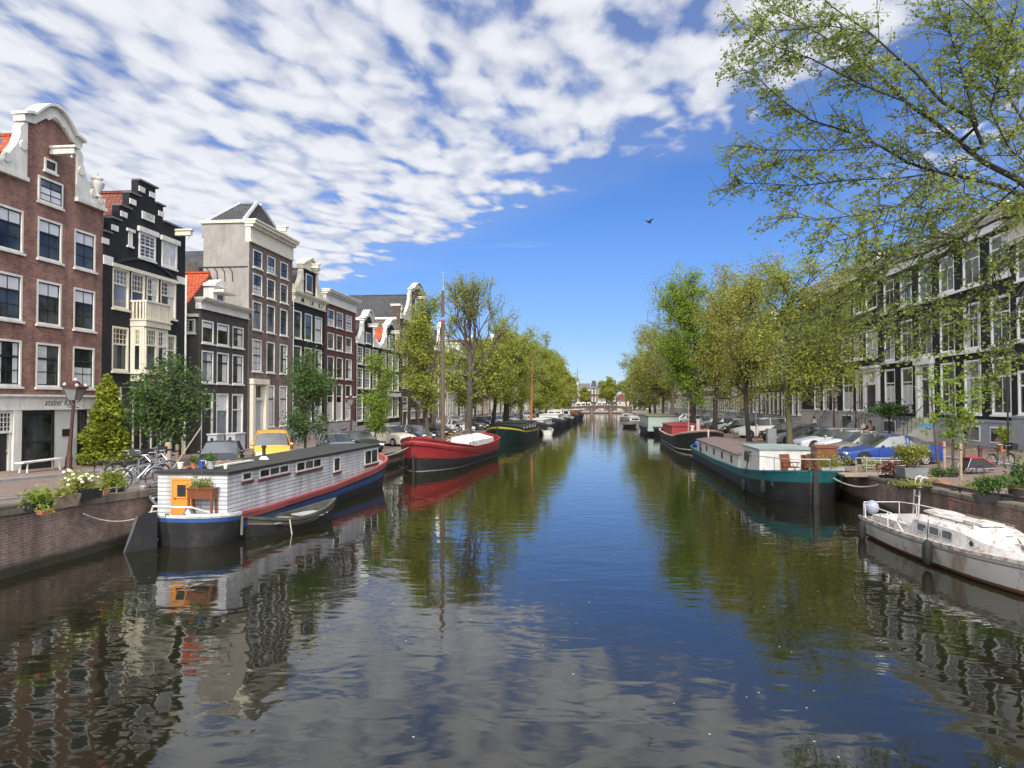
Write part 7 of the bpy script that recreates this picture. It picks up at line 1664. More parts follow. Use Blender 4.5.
def car(label, kind, paint, loc, head, L=None, group='cars parked beside the canal', rails=False, zscale=1.0):
    L0, W0, st = CT[kind]; k = (L/L0) if L else 1.0; k = max(.8, min(1.3, k)); kz = (1+(k-1)*.7)*zscale; kw = (1+(k-1)*.35)
    t = thing('parked_car', label, 'car', loc, head, group)
    key = (kind, round(k, 2), round(zscale, 2), paint.name, rails)
    if key not in CARM:
        Lc = L0*k; hw = W0/2*kw; X = lambda q: (.5-q)*Lc
        rings = []
        for q, zb, zr, f in st:
            w = hw*f; hi = zr-zb > .2; wt = w*.76 if hi else w*.88; c_ = .03
            rings.append([(X(q), -w*.93, .22*kz), (X(q), -w, .5*min(1, zb/.6)*kz), (X(q), -w*.975, zb*kz), (X(q), -wt, zr*kz), (X(q), -wt*.5, (zr+c_)*kz), (X(q), wt*.5, (zr+c_)*kz), (X(q), wt, zr*kz), (X(q), w*.975, zb*kz), (X(q), w, .5*min(1, zb/.6)*kz), (X(q), w*.93, .22*kz)])
        hi = [s[2]-s[1] > .2 for s in st]
        def isg(i, kk):
            if kk in (2, 6): return (hi[i] or hi[i+1])
            if kk in (3, 4, 5): return hi[i] != hi[i+1]
            return False
        tmp = MB(); tmp.loft(rings, True, True, 0, lambda i, kk: 1 if isg(i, kk) else 0)
        bm = MB(); bm.v = tmp.v; bm.f = [f for f, m in zip(tmp.f, tmp.m) if m == 0]; bm.m = [0]*len(bm.f)
        gm = MB(); gm.v = list(tmp.v); gm.f = [f for f, m in zip(tmp.f, tmp.m) if m == 1]; gm.m = [0]*len(gm.f)
        # pillars, arches, bumpers are part of the body shell
        ib = [i for i, h in enumerate(hi) if h]
        def side(q, s):
            for a, b in zip(range(len(st)-1), range(1, len(st))):
                if st[a][0] <= q <= st[b][0]:
                    u = (q-st[a][0])/(st[b][0]-st[a][0]); zb = lerp(st[a][1], st[b][1], u); zr = lerp(st[a][2], st[b][2], u); f = lerp(st[a][3], st[b][3], u)
                    return (X(q), s*hw*f*.985, zb*kz), (X(q), s*hw*f*.775, zr*kz)
        for s in (-1, 1):
            for q in ((st[ib[0]][0]+.16), st[ib[-1]][0]-.09):
                a, b = side(q, s); bm.tube([a, b], .035, 4)
            for q in (.185, .80):
                bm.lathe([(.37*kz, -.02), (.37*kz, .02)], (X(q), s*hw*.985, .33*kz), 14, 1, axis='y')
            a = MB(); bm.box(X(.62), X(.40), min(s*hw*.98, s*(hw+.012)), max(s*hw*.98, s*(hw+.012)), .30*kz, .38*kz, 1)
        for s in (-1, 1):
            for q in (.335, .50, .665): bm.box(X(q)-.008, X(q)+.008, min(s*hw*.97, s*(hw+.004)), max(s*hw*.97, s*(hw+.004)), .42*kz, .80*kz, 1)
            for q in (.47, .635): bm.box(X(q)-.09, X(q)+.05, min(s*hw*.97, s*(hw+.02)), max(s*hw*.97, s*(hw+.02)), .74*kz, .77*kz, 1)
        bm.box(X(.004), X(-.006), -hw*.62, hw*.62, .30*kz, .44*kz, 1)
        if rails:
            for s in (-1, 1): bm.tube([(X(st[ib[0]][0]+.1), s*hw*.7, (st[ib[0]+1][2]+.09)*kz), (X(st[ib[-1]][0]-.02), s*hw*.7, (st[ib[-1]][2]+.09)*kz)], .022, 5, 1)
        P = {}
        P['body'] = [(bm.mesh('car_body', [paint, RUBBER]), (0, 0, 0))]
        try: P['body'][0][0].polygons.foreach_set('use_smooth', [True]*len(P['body'][0][0].polygons)); P['body'][0][0].set_sharp_from_angle(angle=R(28))
        except Exception: pass
        P['windows'] = [(gm.mesh('car_windows', [CARGLASS]), (0, 0, 0))]
        ty = MB(); ty.lathe([(.20, -.1), (.29, -.11), (.325, -.07), (.325, .07), (.29, .11), (.20, .1)], (0, 0, 0), 16, axis='y'); tm = ty.mesh('car_tyre', [TYRE], True)
        rm = MB(); rm.lathe([(.20, -.105), (.205, .105), (.12, .085), (.05, .11), (.01, .11)], (0, 0, 0), 14, axis='y')
        for i in range(5): a = 2*pi*i/5; rm.prism([(.05*cos(a+.9), .05*sin(a+.9)), (.2*cos(a+.16), .2*sin(a+.16)), (.2*cos(a-.16), .2*sin(a-.16)), (.05*cos(a-.9), .05*sin(a-.9))], lambda x, z, y: (x, y, z), -.113, .113)
        rmm = rm.mesh('car_rim', [RIM])
        P['wheel'] = [(tm, (X(q), s*(hw-.06), .325*1.0), rmm) for q in (.185, .80) for s in (-1, 1)]
        zf = st[1][1]*kz; zt_ = (st[-3][1]*.93)*kz if kind != 'van' else .95*kz
        h = MB(); h.prism([(-.22, -.08), (.2, -.06), (.22, .06), (-.16, .08)], lambda a, b, d: (d, a, b), -.06, .06); P['headlight'] = [(h.mesh('car_headlight', [LAMPW]), (X(.022), s*hw*.64, zf-.02)) for s in (-1, 1)]
        h = MB(); h.box(-.05, .05, -.14, .14, -.12, .12); P['tail_light'] = [(h.mesh('car_taillight', [LAMPR]), (X(.985), s*hw*.76, zt_)) for s in (-1, 1)]
        h = MB(); h.box(-.015, .015, -.26, .26, -.055, .055); P['number_plate'] = [(h.mesh('car_plate', [PLATE]), (X(-.008), 0, .40*kz)), (h.mesh('car_plate', [PLATE]), (X(1.003), 0, .55*kz))]
        h = MB(); h.ball((0, 0, 0), (.07, .11, .08), 8); P['wing_mirror'] = [(h.mesh('car_mirror', [paint], True), (X(st[ib[0]][0]-.09), s*(hw+.06), (st[ib[0]-1][1]+.08)*kz)) for s in (-1, 1)]
        CARM[key] = P
    for nm, lst in CARM[key].items():
        for it in lst:
            o = link('tyre' if nm == '_' else nm, it[0], t, it[1])
            if nm == 'wheel': link('rim', it[2], o)
    return t
P_ = lambda n, c_, r=.28, m=0: carpaint('paint_'+n, c_, r, m)
RC = [(840, 947, 466, 'sedan', P_('blue', (.012, .045, .235)), 'bright blue hatchback parked beside the grey planter', 8, False),
      (828, 908, 457.5, 'estate', P_('warmgrey', (.22, .21, .195), .3, .3), 'warm grey estate car just behind the bright blue one', 8, False),
      (797, 872, 450.5, 'estate', P_('silverwhite', (.55, .56, .62), .3, .1), 'pale silver estate car third from the grey planter', 9, False),
      (773, 836, 445.5, 'hatch', P_('greengrey', (.16, .17, .16), .3, .2), 'dark greenish grey hatchback with bright roof behind the maroon deck locker', 9, False),
      (736, 796, 438, 'mpv', P_('white', (.66, .66, .66)), 'white people carrier with roof rails between two trunks', 10, True),
      (722, 760, 433.5, 'hatch', P_('black', (.012, .012, .014)), 'black hatchback nose out beside the white people carrier', 12, False),
      (708, 742, 430, 'suv', P_('anthracite', (.035, .038, .042)), 'anthracite car just beyond the black hatchback', 12, False),
      (690, 716, 426.5, 'estate', P_('steel', (.25, .26, .28), .3, .3), 'steel grey estate car beneath the leaning trunk', 12, False),
      (676, 700, 424, 'mpv', P_('white', (.66, .66, .66)), 'white van behind the red deckhouse of the black barge', 12, False)]
for i, (p0, p1, pb, kd, pm, lb, ang, rl) in enumerate(RC):
    q = gnd((p0+p1)/2, pb); xa = at_y(p0, pb, q[1])[0]; xb = at_y(p1, pb, q[1])[0]; Lr = xb-xa-.1
    car(lb, kd, pm, ((xa+xb)/2, q[1]+.9, zg((xa+xb)/2, q[1])+.005), pi+R(ang), Lr, rails=rl)
FILL = [(1, P_('white', (.66, .66, .66)), 'hatch', 'white hatchback squeezed between the warm grey and the pale silver estate cars'), (2, P_('navy', (.02, .03, .07)), 'estate', 'navy estate car between the pale silver and the greenish grey car'), (3, P_('black', (.012, .012, .014)), 'suv', 'black off-road car between the greenish grey hatchback and the white people carrier'),
        (4, P_('silver', (.42, .43, .45), .3, .4), 'hatch', 'silver hatchback between the white people carrier and the black hatchback'), (5, P_('white', (.66, .66, .66)), 'hatch', 'white hatchback between the black hatchback and the anthracite car'), (6, P_('bluegrey', (.24, .28, .32), .3, .3), 'hatch', 'blue grey hatchback between the anthracite and steel grey cars'), (7, P_('silver', (.42, .43, .45), .3, .4), 'estate', 'silver estate car between the steel grey car and the white van')]
def rpos(i): p0, p1, pb = RC[i][:3]; q = gnd((p0+p1)/2, pb); xa = at_y(p0, pb, q[1])[0]; xb = at_y(p1, pb, q[1])[0]; return (xa+xb)/2, q[1]+.9
for i, pm, kd, lb in FILL:
    (xa, ya), (xb, yb) = rpos(i), rpos(i+1); x_, y_ = (xa+xb)/2+.3, (ya+yb)/2
    if yb-ya > 4.0: car(lb, kd, pm, (x_, y_, zg(x_, y_)+.005), pi+R(10), 4.3)
rnd_ = random.Random(3)
car('dark blue car at the far kerb behind the pale silver estate', 'hatch', P_('navy', (.02, .03, .07)), (18.0, 66, zg(18.0, 66)), pi/2+.1, 4.0)
far_r = [('silver car small in the distance on the right bank', 15.2, 122, P_('silver', (.42, .43, .45), .3, .4)), ('dark car beside the distant silver one on the right bank', 15.3, 129, P_('anthracite', (.035, .038, .042))), ('white car farthest along the right bank', 15.4, 142, P_('white', (.66, .66, .66))), ('black car at the far end of the right bank parking', 15.2, 156, P_('black', (.012, .012, .014)))]
for lb, x, y, pm in far_r: car(lb, 'hatch', pm, (x, y, zg(x, y)), pi+R(12), 4.2)
# left bank: noses towards the water and the bridge
def lcar(label, kind, paint, px, X, head, L=None, **k):
    r = ray(px, 430); Y = X/(r[0]/r[1]); return car(label, kind, paint, (X, Y, zg(X, Y)+.005), head, L, **k)
lcar('black car with pale windscreen behind the houseboat roof clutter', 'hatch', P_('black', (.012, .012, .014)), 222, -17.5, R(-68), 4.0, zscale=.94)
lcar('bright yellow delivery van behind the houseboat stove pipe', 'van', P_('yellow', (.62, .32, .03)), 272, -17.0, R(-66), 4.1)
lcar('light blue grey car half hidden by the houseboat roof', 'hatch', P_('bluegrey', (.24, .28, .32), .3, .3), 337, -16.8, R(-50), 3.9)
lcar('dark car with white bonnet edge next to the beige SUV', 'hatch', P_('black2', (.02, .02, .023)), 360, -16.8, R(-42), 4.0)
lcar('beige SUV with orange plate parked nose to the quay', 'suv', P_('beige', (.56, .50, .43), .3, .1), 391, -16.9, R(-36), 4.4)
lcar('dark slate car parked behind the beige SUV', 'hatch', P_('slate', (.06, .07, .08)), 415, -16.6, R(-38), 4.1)
for px, kd, pm, lb in ((438, 'estate', P_('black', (.012, .012, .014)), 'black estate car behind the mast of the red barge'), (459, 'hatch', P_('white', (.66, .66, .66)), 'white car at the foot of the fan crowned elm'), (474, 'hatch', P_('slate', (.06, .07, .08)), 'slate car behind the stern of the red barge'),
                       (484, 'suv', P_('anthracite', (.035, .038, .042)), 'dark SUV above the bow of the green houseboat'), (497, 'hatch', P_('white', (.66, .66, .66)), 'white hatchback above the green houseboat'), (509, 'estate', P_('silver', (.42, .43, .45), .3, .4), 'silver estate car above the green houseboat'),
                       (518, 'hatch', P_('bluegrey', (.24, .28, .32), .3, .3), 'blue grey car beyond the green houseboat'), (527, 'suv', P_('white', (.66, .66, .66)), 'white SUV near the brown mast'), (538, 'hatch', P_('black', (.012, .012, .014)), 'black car beyond the brown mast')):
    X = xl(px, 2.9); lcar(lb, kd, pm, px, X, R(-40), 4.1)
# ------------------------------------------------------------------ street lamps
LAMPG = mat('lantern_glass', (.20, .205, .20), .15, .15, 3)
def lamp(label, x, y, H=4.15, lean=0.0, z=None):
    t = thing('street_lamp', label, 'street lamp', (x, y, zg(x, y)+.02 if z is None else z), 0, 'crown lantern street lamps'); t.rotation_euler = (0, lean, 0)
    p = MB(); h = H-.95; p.lathe([(.2, 0), (.2, .12), (.15, .2), (.15, .6), (.12, .7), (.10, .8), (.075, h*.55), (.065, h-.25), (.1, h-.22), (.06, h-.1), (.09, h), (.03, h+.02)], (0, 0, 0), 10); p.tube([(-.3, 0, h-.3), (.3, 0, h-.3)], .022, 5); p.build('post', BROWNIRON, t, smooth=True, wn=False)
    g = MB(); g.loft([[(s*.15, -.15*s2, h+.03) if False else (q[0]*.17, q[1]*.17, h+.04) for q in ((1, 1), (-1, 1), (-1, -1), (1, -1)) for s, s2 in ((1, 1),)], [(q[0]*.33, q[1]*.33, h+.58) for q in ((1, 1), (-1, 1), (-1, -1), (1, -1))]], True, True); g.build('lantern_glass', LAMPG, t, wn=False)
    f = MB()
    for q in ((1, 1), (-1, 1), (-1, -1), (1, -1)): f.tube([(q[0]*.175, q[1]*.175, h+.02), (q[0]*.34, q[1]*.34, h+.6)], .02, 4); f.tube([(q[0]*.10, q[1]*.10, h-.08), (q[0]*.175, q[1]*.175, h+.04)], .02, 4)
    f.loft([[(q[0]*a, q[1]*a, zz) for q in ((1, 1), (-1, 1), (-1, -1), (1, -1))] for a, zz in ((.4, h+.58), (.4, h+.66), (.17, h+.78), (.14, h+.86), (.06, h+.92))], True, True); f.build('lantern_roof', BROWNIRON, t, wn=False)
    c_ = MB()
    for q in ((1, 1), (-1, 1), (-1, -1), (1, -1), (0, 0)): c_.lathe([(.07, 0), (.085, .06), (.05, .12), (.01, .16)], (q[0]*.3, q[1]*.3, h+(.66 if q[0] else .9)), 6)
    c_.build('crown_ornament', STONE, t, wn=False)
    return t
y1 = at_x(68.5, 440, -24.0)[1]; lamp('leaning maroon crown lantern in front of the white shopfront', -24.0, y1, at_x(75, 380.5, -24.0)[2]-zg(-24, y1), R(4.2))
y1 = at_x(351, 420, -22.2)[1]; lamp('crown lantern before the dark red brick house', -22.2, y1, at_x(351, 395, -22.2)[2]-zg(-22.2, y1))
y1 = at_x(834, 420, 19.4)[1]; lamp('crown lantern before the black house with the white portal', 19.4, y1, at_x(834, 387, 19.4)[2]-zg(19.4, y1))
for px, X, lb in ((419, -20.5, 'crown lantern behind the mast of the red barge'), (482, -19.5, 'crown lantern under the fan crowned elm'), (510, -18.5, 'crown lantern beyond the thick dark trunk'), (702, 17.6, 'crown lantern beside the leaning trunk on the right bank')):
    lamp(lb, X, at_x(px, 420, X)[1], 4.2)
# ------------------------------------------------------------------ bicycles
def bike_proto(label, fm, loc, rz, crate=False, tilt=0):
    t = thing('bicycle', label, 'bicycle', loc, rz, 'bicycles on the quays'); t.rotation_euler = (tilt, 0, rz)
    for x in (-.53, .55):
        w = MB(); w.tube([(x+.335*cos(2*pi*i/18), 0, .35+.335*sin(2*pi*i/18)) for i in range(19)], .022, 5, cap=False); wo = w.build('wheel', RUBBER, t, wn=False)
        s = MB()
        for i in range(8): a = pi*i/8; s.tube([(x+.32*cos(a), 0, .35+.32*sin(a)), (x-.32*cos(a), 0, .35-.32*sin(a))], .004, 3)
        s.build('spokes', GALV, wo, wn=False)
        m = MB(); m.tube([(x+.37*cos(.2+2.6*i/8), 0, .35+.37*sin(.2+2.6*i/8)) for i in range(9)], .03, 4); m.build('mudguard', fm, t, wn=False)
    f = MB(); f.tube([(-.53, 0, .35), (-.08, 0, .32), (.38, 0, .82), (.34, 0, .95)], .019, 5); f.tube([(-.08, 0, .32), (-.2, 0, .88)], .019, 5); f.tube([(-.53, 0, .35), (-.17, 0, .75)], .014, 5); f.tube([(-.17, 0, .72), (.37, 0, .80)], .019, 5); f.tube([(.35, 0, .92), (.55, 0, .35)], .019, 5); f.tube([(-.75, .0, .72), (-.2, 0, .72)], .014, 4); f.tube([(-.68, 0, .72), (-.53, 0, .35)], .012, 4)
    f.build('frame', fm, t, wn=False)
    h = MB(); h.tube([(.34, 0, .95), (.33, 0, 1.08), (.36, .2, 1.12), (.18, .29, 1.1)], .014, 5); h.tube([(.33, 0, 1.08), (.36, -.2, 1.12), (.18, -.29, 1.1)], .014, 5); h.build('handlebar', GALV, t, wn=False)
    s = MB(); s.ball((-.22, 0, .95), (.14, .09, .05), 8); s.tube([(-.2, 0, .86), (-.22, 0, .94)], .014, 5); s.build('saddle', RUBBER, t, smooth=True, wn=False)
    p = MB(); p.lathe([(.09, -.02), (.09, .02)], (-.08, 0, .32), 10, axis='y'); p.tube([(-.08, .06, .32), (.05, .08, .2)], .012, 4); p.tube([(-.08, -.06, .32), (-.2, -.08, .44)], .012, 4); p.build('crankset', GALV, t, wn=False)
    if crate:
        c_ = MB(); x0, x1, z0, z1 = .42, .8, .9, 1.18
        c_.box(x0, x1, -.22, .22, z0, z0+.02); c_.box(x0, x0+.02, -.22, .22, z0, z1); c_.box(x1-.02, x1, -.22, .22, z0, z1); c_.box(x0, x1, -.22, -.2, z0, z1); c_.box(x0, x1, .2, .22, z0, z1); c_.build('crate', IRON, t, wn=False)
    return t
SILV = mat('bike_silver', (.22, .23, .25), .35, .1, 5, metal=.5)
BK = bike_proto('silver bicycle at the top of the grey quay steps', SILV, (0, 0, 0), 0)
BK2 = bike_proto('black bicycle with front crate beside the flower troughs', IRON, (0, 0, 0), 0, True)
def put_bike(src, first, label, px, py, rz, dz=0, tilt=.06):
    p = gnd(px, py); o = src if first else copy_tree(src); o.location = (p[0], p[1], p[2]+.02); o.rotation_euler = (tilt, 0, rz); o['label'] = label
    return o
put_bike(BK, True, 'silver bicycle at the top of the grey quay steps', 138, 490, R(50))
put_bike(BK2, True, 'black bicycle with front crate beside the flower troughs', 118, 480, R(20), tilt=-.08)
put_bike(BK, False, 'silver bicycle leaning just behind the one at the quay steps', 146, 485, R(62), tilt=.12)
put_bike(BK2, False, 'black crate bicycle between two silver ones at the quay steps', 130, 481, R(40), tilt=.1)
put_bike(BK, False, 'silver bicycle nearest the white houseboat cabin', 155, 479, R(35), tilt=-.1)
put_bike(BK2, False, 'black crate bicycle behind the wooden posts by the houseboat', 150, 472, R(15), tilt=.1)
put_bike(BK, False, 'silver bicycle standing at the small dark green tree', 160, 468, R(5), tilt=.06)
for px, py, X, lb in ((1004, 447, 0, 'silver bicycle beside the bright pot plant before the broad black house'), (1016, 448, 0, 'silver bicycle at the right picture edge before the broad black house')):
    put_bike(BK, False, lb, px, py, R(75 if px < 1010 else 100), tilt=.08)
put_bike(BK2, False, 'black bicycle coupled to the red trailer', 1000, 470, R(25), tilt=.05)
for px, py, lb in ((866, 431, 'black bicycle leaning near the seated people'), (781, 421, 'black bicycle against the steps of the far black house'), (300, 444, 'black bicycle against the plinth of the taupe house'), (320, 441, 'black bicycle against the plinth of the black dormer house')):
    put_bike(BK2, False, lb, px, py, R(80), tilt=.08)
for px, X, rz, src, lb in ((333, -23.2, 80, BK, 'silver bicycle before the plinth of the dark red house'), (342, -23.0, 100, BK2, 'black bicycle beside the lantern of the dark red house'), (366, -22.6, 85, BK2, 'black bicycle before the narrow black gabled house'), (386, -22.3, 95, BK, 'silver bicycle before the house with the white shopfront'),
                   (424, -16.0, 20, BK2, 'black bicycle at the thin tree behind the barge mast'), (434, -15.6, 35, BK, 'silver bicycle on the quay behind the barge mast'), (452, -15.4, 20, BK2, 'black bicycle at the elm roots'), (463, -15.2, 40, BK, 'silver bicycle by the elm trunk'),
                   (738, 19.6, 75, BK2, 'black bicycle by the steps behind the white people carrier'), (790, 20.4, 100, BK, 'silver bicycle by the steps near the seated person in white shirt'), (720, 19.8, 85, BK, 'silver bicycle by the steps above the anthracite car')):
    r_ = ray(px, 430); Y_ = X/(r_[0]/r_[1]); o = copy_tree(src); o.location = (X, Y_, zg(X, Y_)+(.12 if abs(X) > 22 or X > 18.9 else .02)); o.rotation_euler = (.07, 0, R(rz)); o['label'] = lb
# ------------------------------------------------------------------ street furniture, left quay
def low_rail(label, fx, s, y0, y1, n, h, r=.03, m=GALV, dx=.1):
    t = thing('low_railing', label, 'railing', (fx(y0)-s*dx, y0, zs(y0)))
    b = MB(); ys = [lerp(y0, y1, i/n) for i in range(n+1)]
    b.tube([(fx(y)+s*dx, y, zs(y)+.05+h) for y in ys], r, 6); b.build('rail', m, t)
    for y in ys: k = MB(); k.tube([(fx(y)+s*dx, y, zs(y)), (fx(y)+s*dx, y, zs(y)+.05+h)], r*.9, 5); k.build('post', m, t)
low_rail('low steel rail along the left quay edge below the flower troughs', xql, -1, 12, 25.2, 5, .17, .022, GALV, .0)
low_rail('low iron rail along the right quay edge above the yacht', xqr, 1, 20, 33, 6, .16, .035, IRON)
WOODB = mat('trough_wood', (.20, .15, .11), .85, .25, 5, dirt=.2)
BLKP = mat('black_plastic', (.02, .02, .022), .5, .2, 4)
TERR = mat('terracotta', (.36, .14, .075), .85, .2, 6)
def planter(label, p, rz, size, h, m, fol, n, spread, fh, ls=.1, flowers=None, taper=.85, seed=1, name='planter', cat='planter', stem=0, sc=.72):
    size = (size[0]*sc, size[1]*sc); h *= sc; spread = (spread[0]*sc, spread[1]*sc); fh *= sc; stem *= sc; ls *= .85; n = int(n*.8)
    t = thing(name, label, cat, p, rz); a, b = size[0]/2, size[1]/2; k = MB()
    k.loft([[(x*a*taper, y*b*taper, 0) for x, y in ((-1, -1), (1, -1), (1, 1), (-1, 1))], [(x*a, y*b, h) for x, y in ((-1, -1), (1, -1), (1, 1), (-1, 1))], [(x*(a-.03), y*(b-.03), h) for x, y in ((-1, -1), (1, -1), (1, 1), (-1, 1))], [(x*(a-.04), y*(b-.04), h-.06) for x, y in ((-1, -1), (1, -1), (1, 1), (-1, 1))]], True, True)
    k.build('trough', m, t, wn=False); rnd = random.Random(seed)
    pts = []
    cl = [(rnd.uniform(-1, 1)*spread[0], rnd.uniform(-1, 1)*spread[1], h+stem+rnd.random()**.7*fh) for i in range(max(6, n//70))]
    for i in range(n): c_ = rnd.choice(cl); pts.append((c_[0]+rnd.gauss(0, .1+.06*spread[0]), c_[1]+rnd.gauss(0, .1), max(h*.7, c_[2]+rnd.gauss(0, .09))))
    leaves('foliage', pts, ls, fol, t, seed)
    if cl:
        s = MB()
        for c_ in cl: s.tube([(c_[0]*.4, c_[1]*.4, h-.05), c_], [.014, .006], 4)
        s.build('stems', BARK, t, wn=False)
    if flowers:
        fm, nf, fs = flowers
        for i in range(nf):
            c_ = rnd.choice(cl); f = MB(); f.ball((c_[0]+rnd.gauss(0, .12), c_[1]+rnd.gauss(0, .1)-.05, c_[2]+rnd.uniform(0, .14)), (fs, fs, fs*.7), 6); f.build('flower', fm, t, wn=False)
    return t
FW = mat('petal_white', (.72, .70, .62), .6, .08); FP = mat('petal_pink', (.45, .16, .18), .6, .2)
G = lambda px, py: gnd(px, py)
planter('dark trough with a spiky green plant nearest the left picture edge', G(38, 511), R(80), (.85, .4), .3, BLKP, LF_G, 350, (.3, .1), .25, .12, seed=1)
planter('pale wooden trough with dry grass on the left quay', G(60, 507), R(78), (1.35, .5), .42, WOODB, LF_B, 220, (.5, .14), .16, .12, seed=2)
planter('rose bush with white blooms in a dark trough on the left quay', G(87, 499), R(75), (1.2, .45), .38, BLKP, LF_Y, 900, (.5, .2), .5, .09, (FW, 22, .055), seed=3)
planter('tall pale rose bush behind the wooden trough on the left quay', G(70, 496), R(70), (.5, .5), .3, BLKP, LF_T, 500, (.25, .2), .75, .08, (FW, 9, .06), seed=4)
planter('leafy yellow green bush in a black pot before the bicycles', G(112, 494), R(70), (1.0, .45), .35, BLKP, LF_C, 1000, (.42, .2), .5, .09, seed=5)
planter('terracotta pot among the quay flowers near the bicycles', G(103, 496), 0, (.3, .3), .3, TERR, LF_C, 120, (.08, .08), .2, .08, seed=6)
planter('small red bowl of succulents by the left rail', G(45, 514), R(80), (.5, .25), .14, TERR, LF_G, 110, (.15, .06), .1, .07, seed=7)
planter('wild plants rooted on the quay ledge beside the rudder', (xql(25)+.15, 25.6, 1.25), R(88), (.8, .25), .12, WOODB, LF_B, 420, (.3, .1), .4, .1, seed=8)
def bench():
    a = Vector(at_z(22, 474.5, 1.46)); b = Vector(at_z(57, 470, 1.44)); rz = atan2(b.y-a.y, b.x-a.x); L_ = (b-a).length
    t = thing('bench', 'long white backless bench in front of the dark shop window', 'bench', ((a.x+b.x)/2, (a.y+b.y)/2, zg(-24, 33)+.12), rz)
    k = MB(); k.box(-L_/2-.2, L_/2+.2, -.2, .2, .47, .53); k.build('seat', WHITE, t, wn=False)
    for s in (-1, 1):
        for y in (-.16, .16): l = MB(); l.tube([(s*(L_/2-.05), y*1.1, 0), (s*(L_/2-.15), y*.8, .47)], .035, 5); l.build('leg', WHITE, t, wn=False)
bench()
def qsteps():
    p = at_x(134, 500, xql(24)); t = thing('quay_steps', 'grey wooden steps hooked over the left quay edge', 'steps', (xql(24.8), 24.8, zs(24.8)-.25), R(0))
    for i in range(3): k = MB(); k.box(-.25+.16*i-.1, -.25+.16*i+.14, -.55, .55, .38-.2*i, .43-.2*i); k.build('tread', GALV, t, wn=False)
    for y in (-.57, .57): k = MB(); k.prism([(-.4, .46), (-.3, .46), (.32, -.22), (.22, -.22)], lambda a, b, d: (a, y+d, b), -.03, .03); k.build('stringer', GALV, t, wn=False)
    for y in (-.5, .5): k = MB(); k.tube([(-.4, y, .4), (-.42, y, 1.25), (-.2, y, 1.4), (.0, y, 1.2)], .03, 6); k.build('handrail', SILV, t, wn=False)
qsteps()
for px, py, h, r, lb in ((155.5, 468, .95, .09, 'thin grey wooden post left of the pale thick one'), (168, 472, 1.35, .15, 'thick pale wooden post by the houseboat'), (177, 470, 1.2, .09, 'thin dark post right of the pale thick one')):
    p = G(px, py); t = thing('mooring_post', lb, 'post', p); MB().lathe([(r, -.1), (r*.95, h-.05), (r*.8, h), (.01, h)], (0, 0, 0), 10).build('pole', PALEWOOD if r > .1 else WOOD, t, smooth=True, wn=False)
    MB().lathe([(r*1.03, h*.72), (r*1.03, h*.78)], (0, 0, 0), 10).build('iron_band', IRON, t, wn=False)
# brown street bollards
def bollard(label, p, H=.95):
    t = thing('bollard', label, 'bollard', p, 0, 'maroon street bollards'); MB().lathe([(.13, 0), (.13, .08), (.1, .12), (.085, H*.75), (.11, H*.78), (.11, H*.84), (.08, H*.88), (.09, H*.93), (.05, H), (.01, H)], (0, 0, 0), 10).build('post', BROWNIRON, t, smooth=True, wn=False)
    MB().lathe([(.135, .0), (.15, .0), (.15, .05), (.135, .06)], (0, 0, 0), 10).build('foot', GSTONE, t, wn=False)
p = at_x(980, 450, 18.7); bollard('maroon bollard at the kerb near the broad stone steps', (18.7, p[1], zg(18.7, p[1])), .95)
for px, lb in ((262, 'maroon bollard left of the yellow van'), (276, 'maroon bollard behind the yellow van roof'), (292, 'maroon bollard right of the yellow van'), (230, 'maroon bollard behind the black car'), (212, 'maroon bollard left of the black car')):
    y = at_x(px, 430, -21.6)[1]; bollard(lb, (-21.6, y, zg(-21.6, y)+.1), 1.2)
# utility boxes before the low grey house
for px, w, lb in ((216, 1.0, 'pale grey cabinet on the left before the low dark grey house'), (236, 1.5, 'pale grey cabinet on the right before the low dark grey house')):
    y = at_x(px, 430, -24.6)[1]; t = thing('utility_cabinet', lb, 'cabinet', (-24.6, y, zg(-24.6, y)+.11), 0)
    MB().box(-.3, .3, -w/2, w/2, .08, 1.2).build('housing', mat('cabinet_grey', (.42, .44, .46), .5, .1), t, wn=False); MB().box(-.36, .36, -w/2-.05, w/2+.05, 1.2, 1.28).build('lid', mat('cabinet_lid', (.50, .52, .54), .5, .1), t, wn=False); MB().box(-.28, .28, -w/2+.03, w/2-.03, 0, .08).build('plinth', GSTONE, t, wn=False); k = MB(); k.box(.3, .31, -.01, .01, .2, 1.1); k.build('door_seam', IRON, t, wn=False)
# ------------------------------------------------------------------ right quay
pq = G(912, 482)
planter('big tapered grey planter with a loose bush next to the bright blue car', pq, R(8), (1.35, 1.0), .82, mat('planter_zinc', (.17, .18, .18), .7, .15, 2, dirt=.2), LF_B, 2400, (.75, .5), .85, .1, taper=.78, seed=21, stem=.25)
planter('reddish flowering plants in a low tray left of the grey planter', G(889, 479), R(5), (1.0, .5), .22, BLKP, LF_R, 900, (.45, .2), .65, .1, (FP, 14, .05), seed=22)
planter('yellow green seedlings along the quay edge under the grey planter', G(914, 489), R(5), (1.7, .35), .14, BLKP, LF_Y, 420, (.75, .12), .18, .09, seed=23)
planter('pale grasses at the end of the landing', G(872, 472), 0, (.8, .5), .15, WOODB, LF_T, 500, (.4, .2), .5, .1, seed=24)
planter('terracotta trough with a few seedlings beside the ladder top', G(939, 486), R(4), (.95, .35), .24, TERR, LF_Y, 90, (.35, .08), .12, .08, seed=25)
planter('low tray of small brown plants on the right quay edge', G(964, 492), R(4), (1.1, .35), .12, BLKP, LF_B, 320, (.45, .1), .16, .08, seed=26)
planter('bushy grey green shrub in a long black trough by the red trailer', G(996, 502), R(3), (1.7, .5), .3, BLKP, LF_D, 1700, (.62, .25), .6, .09, seed=27)
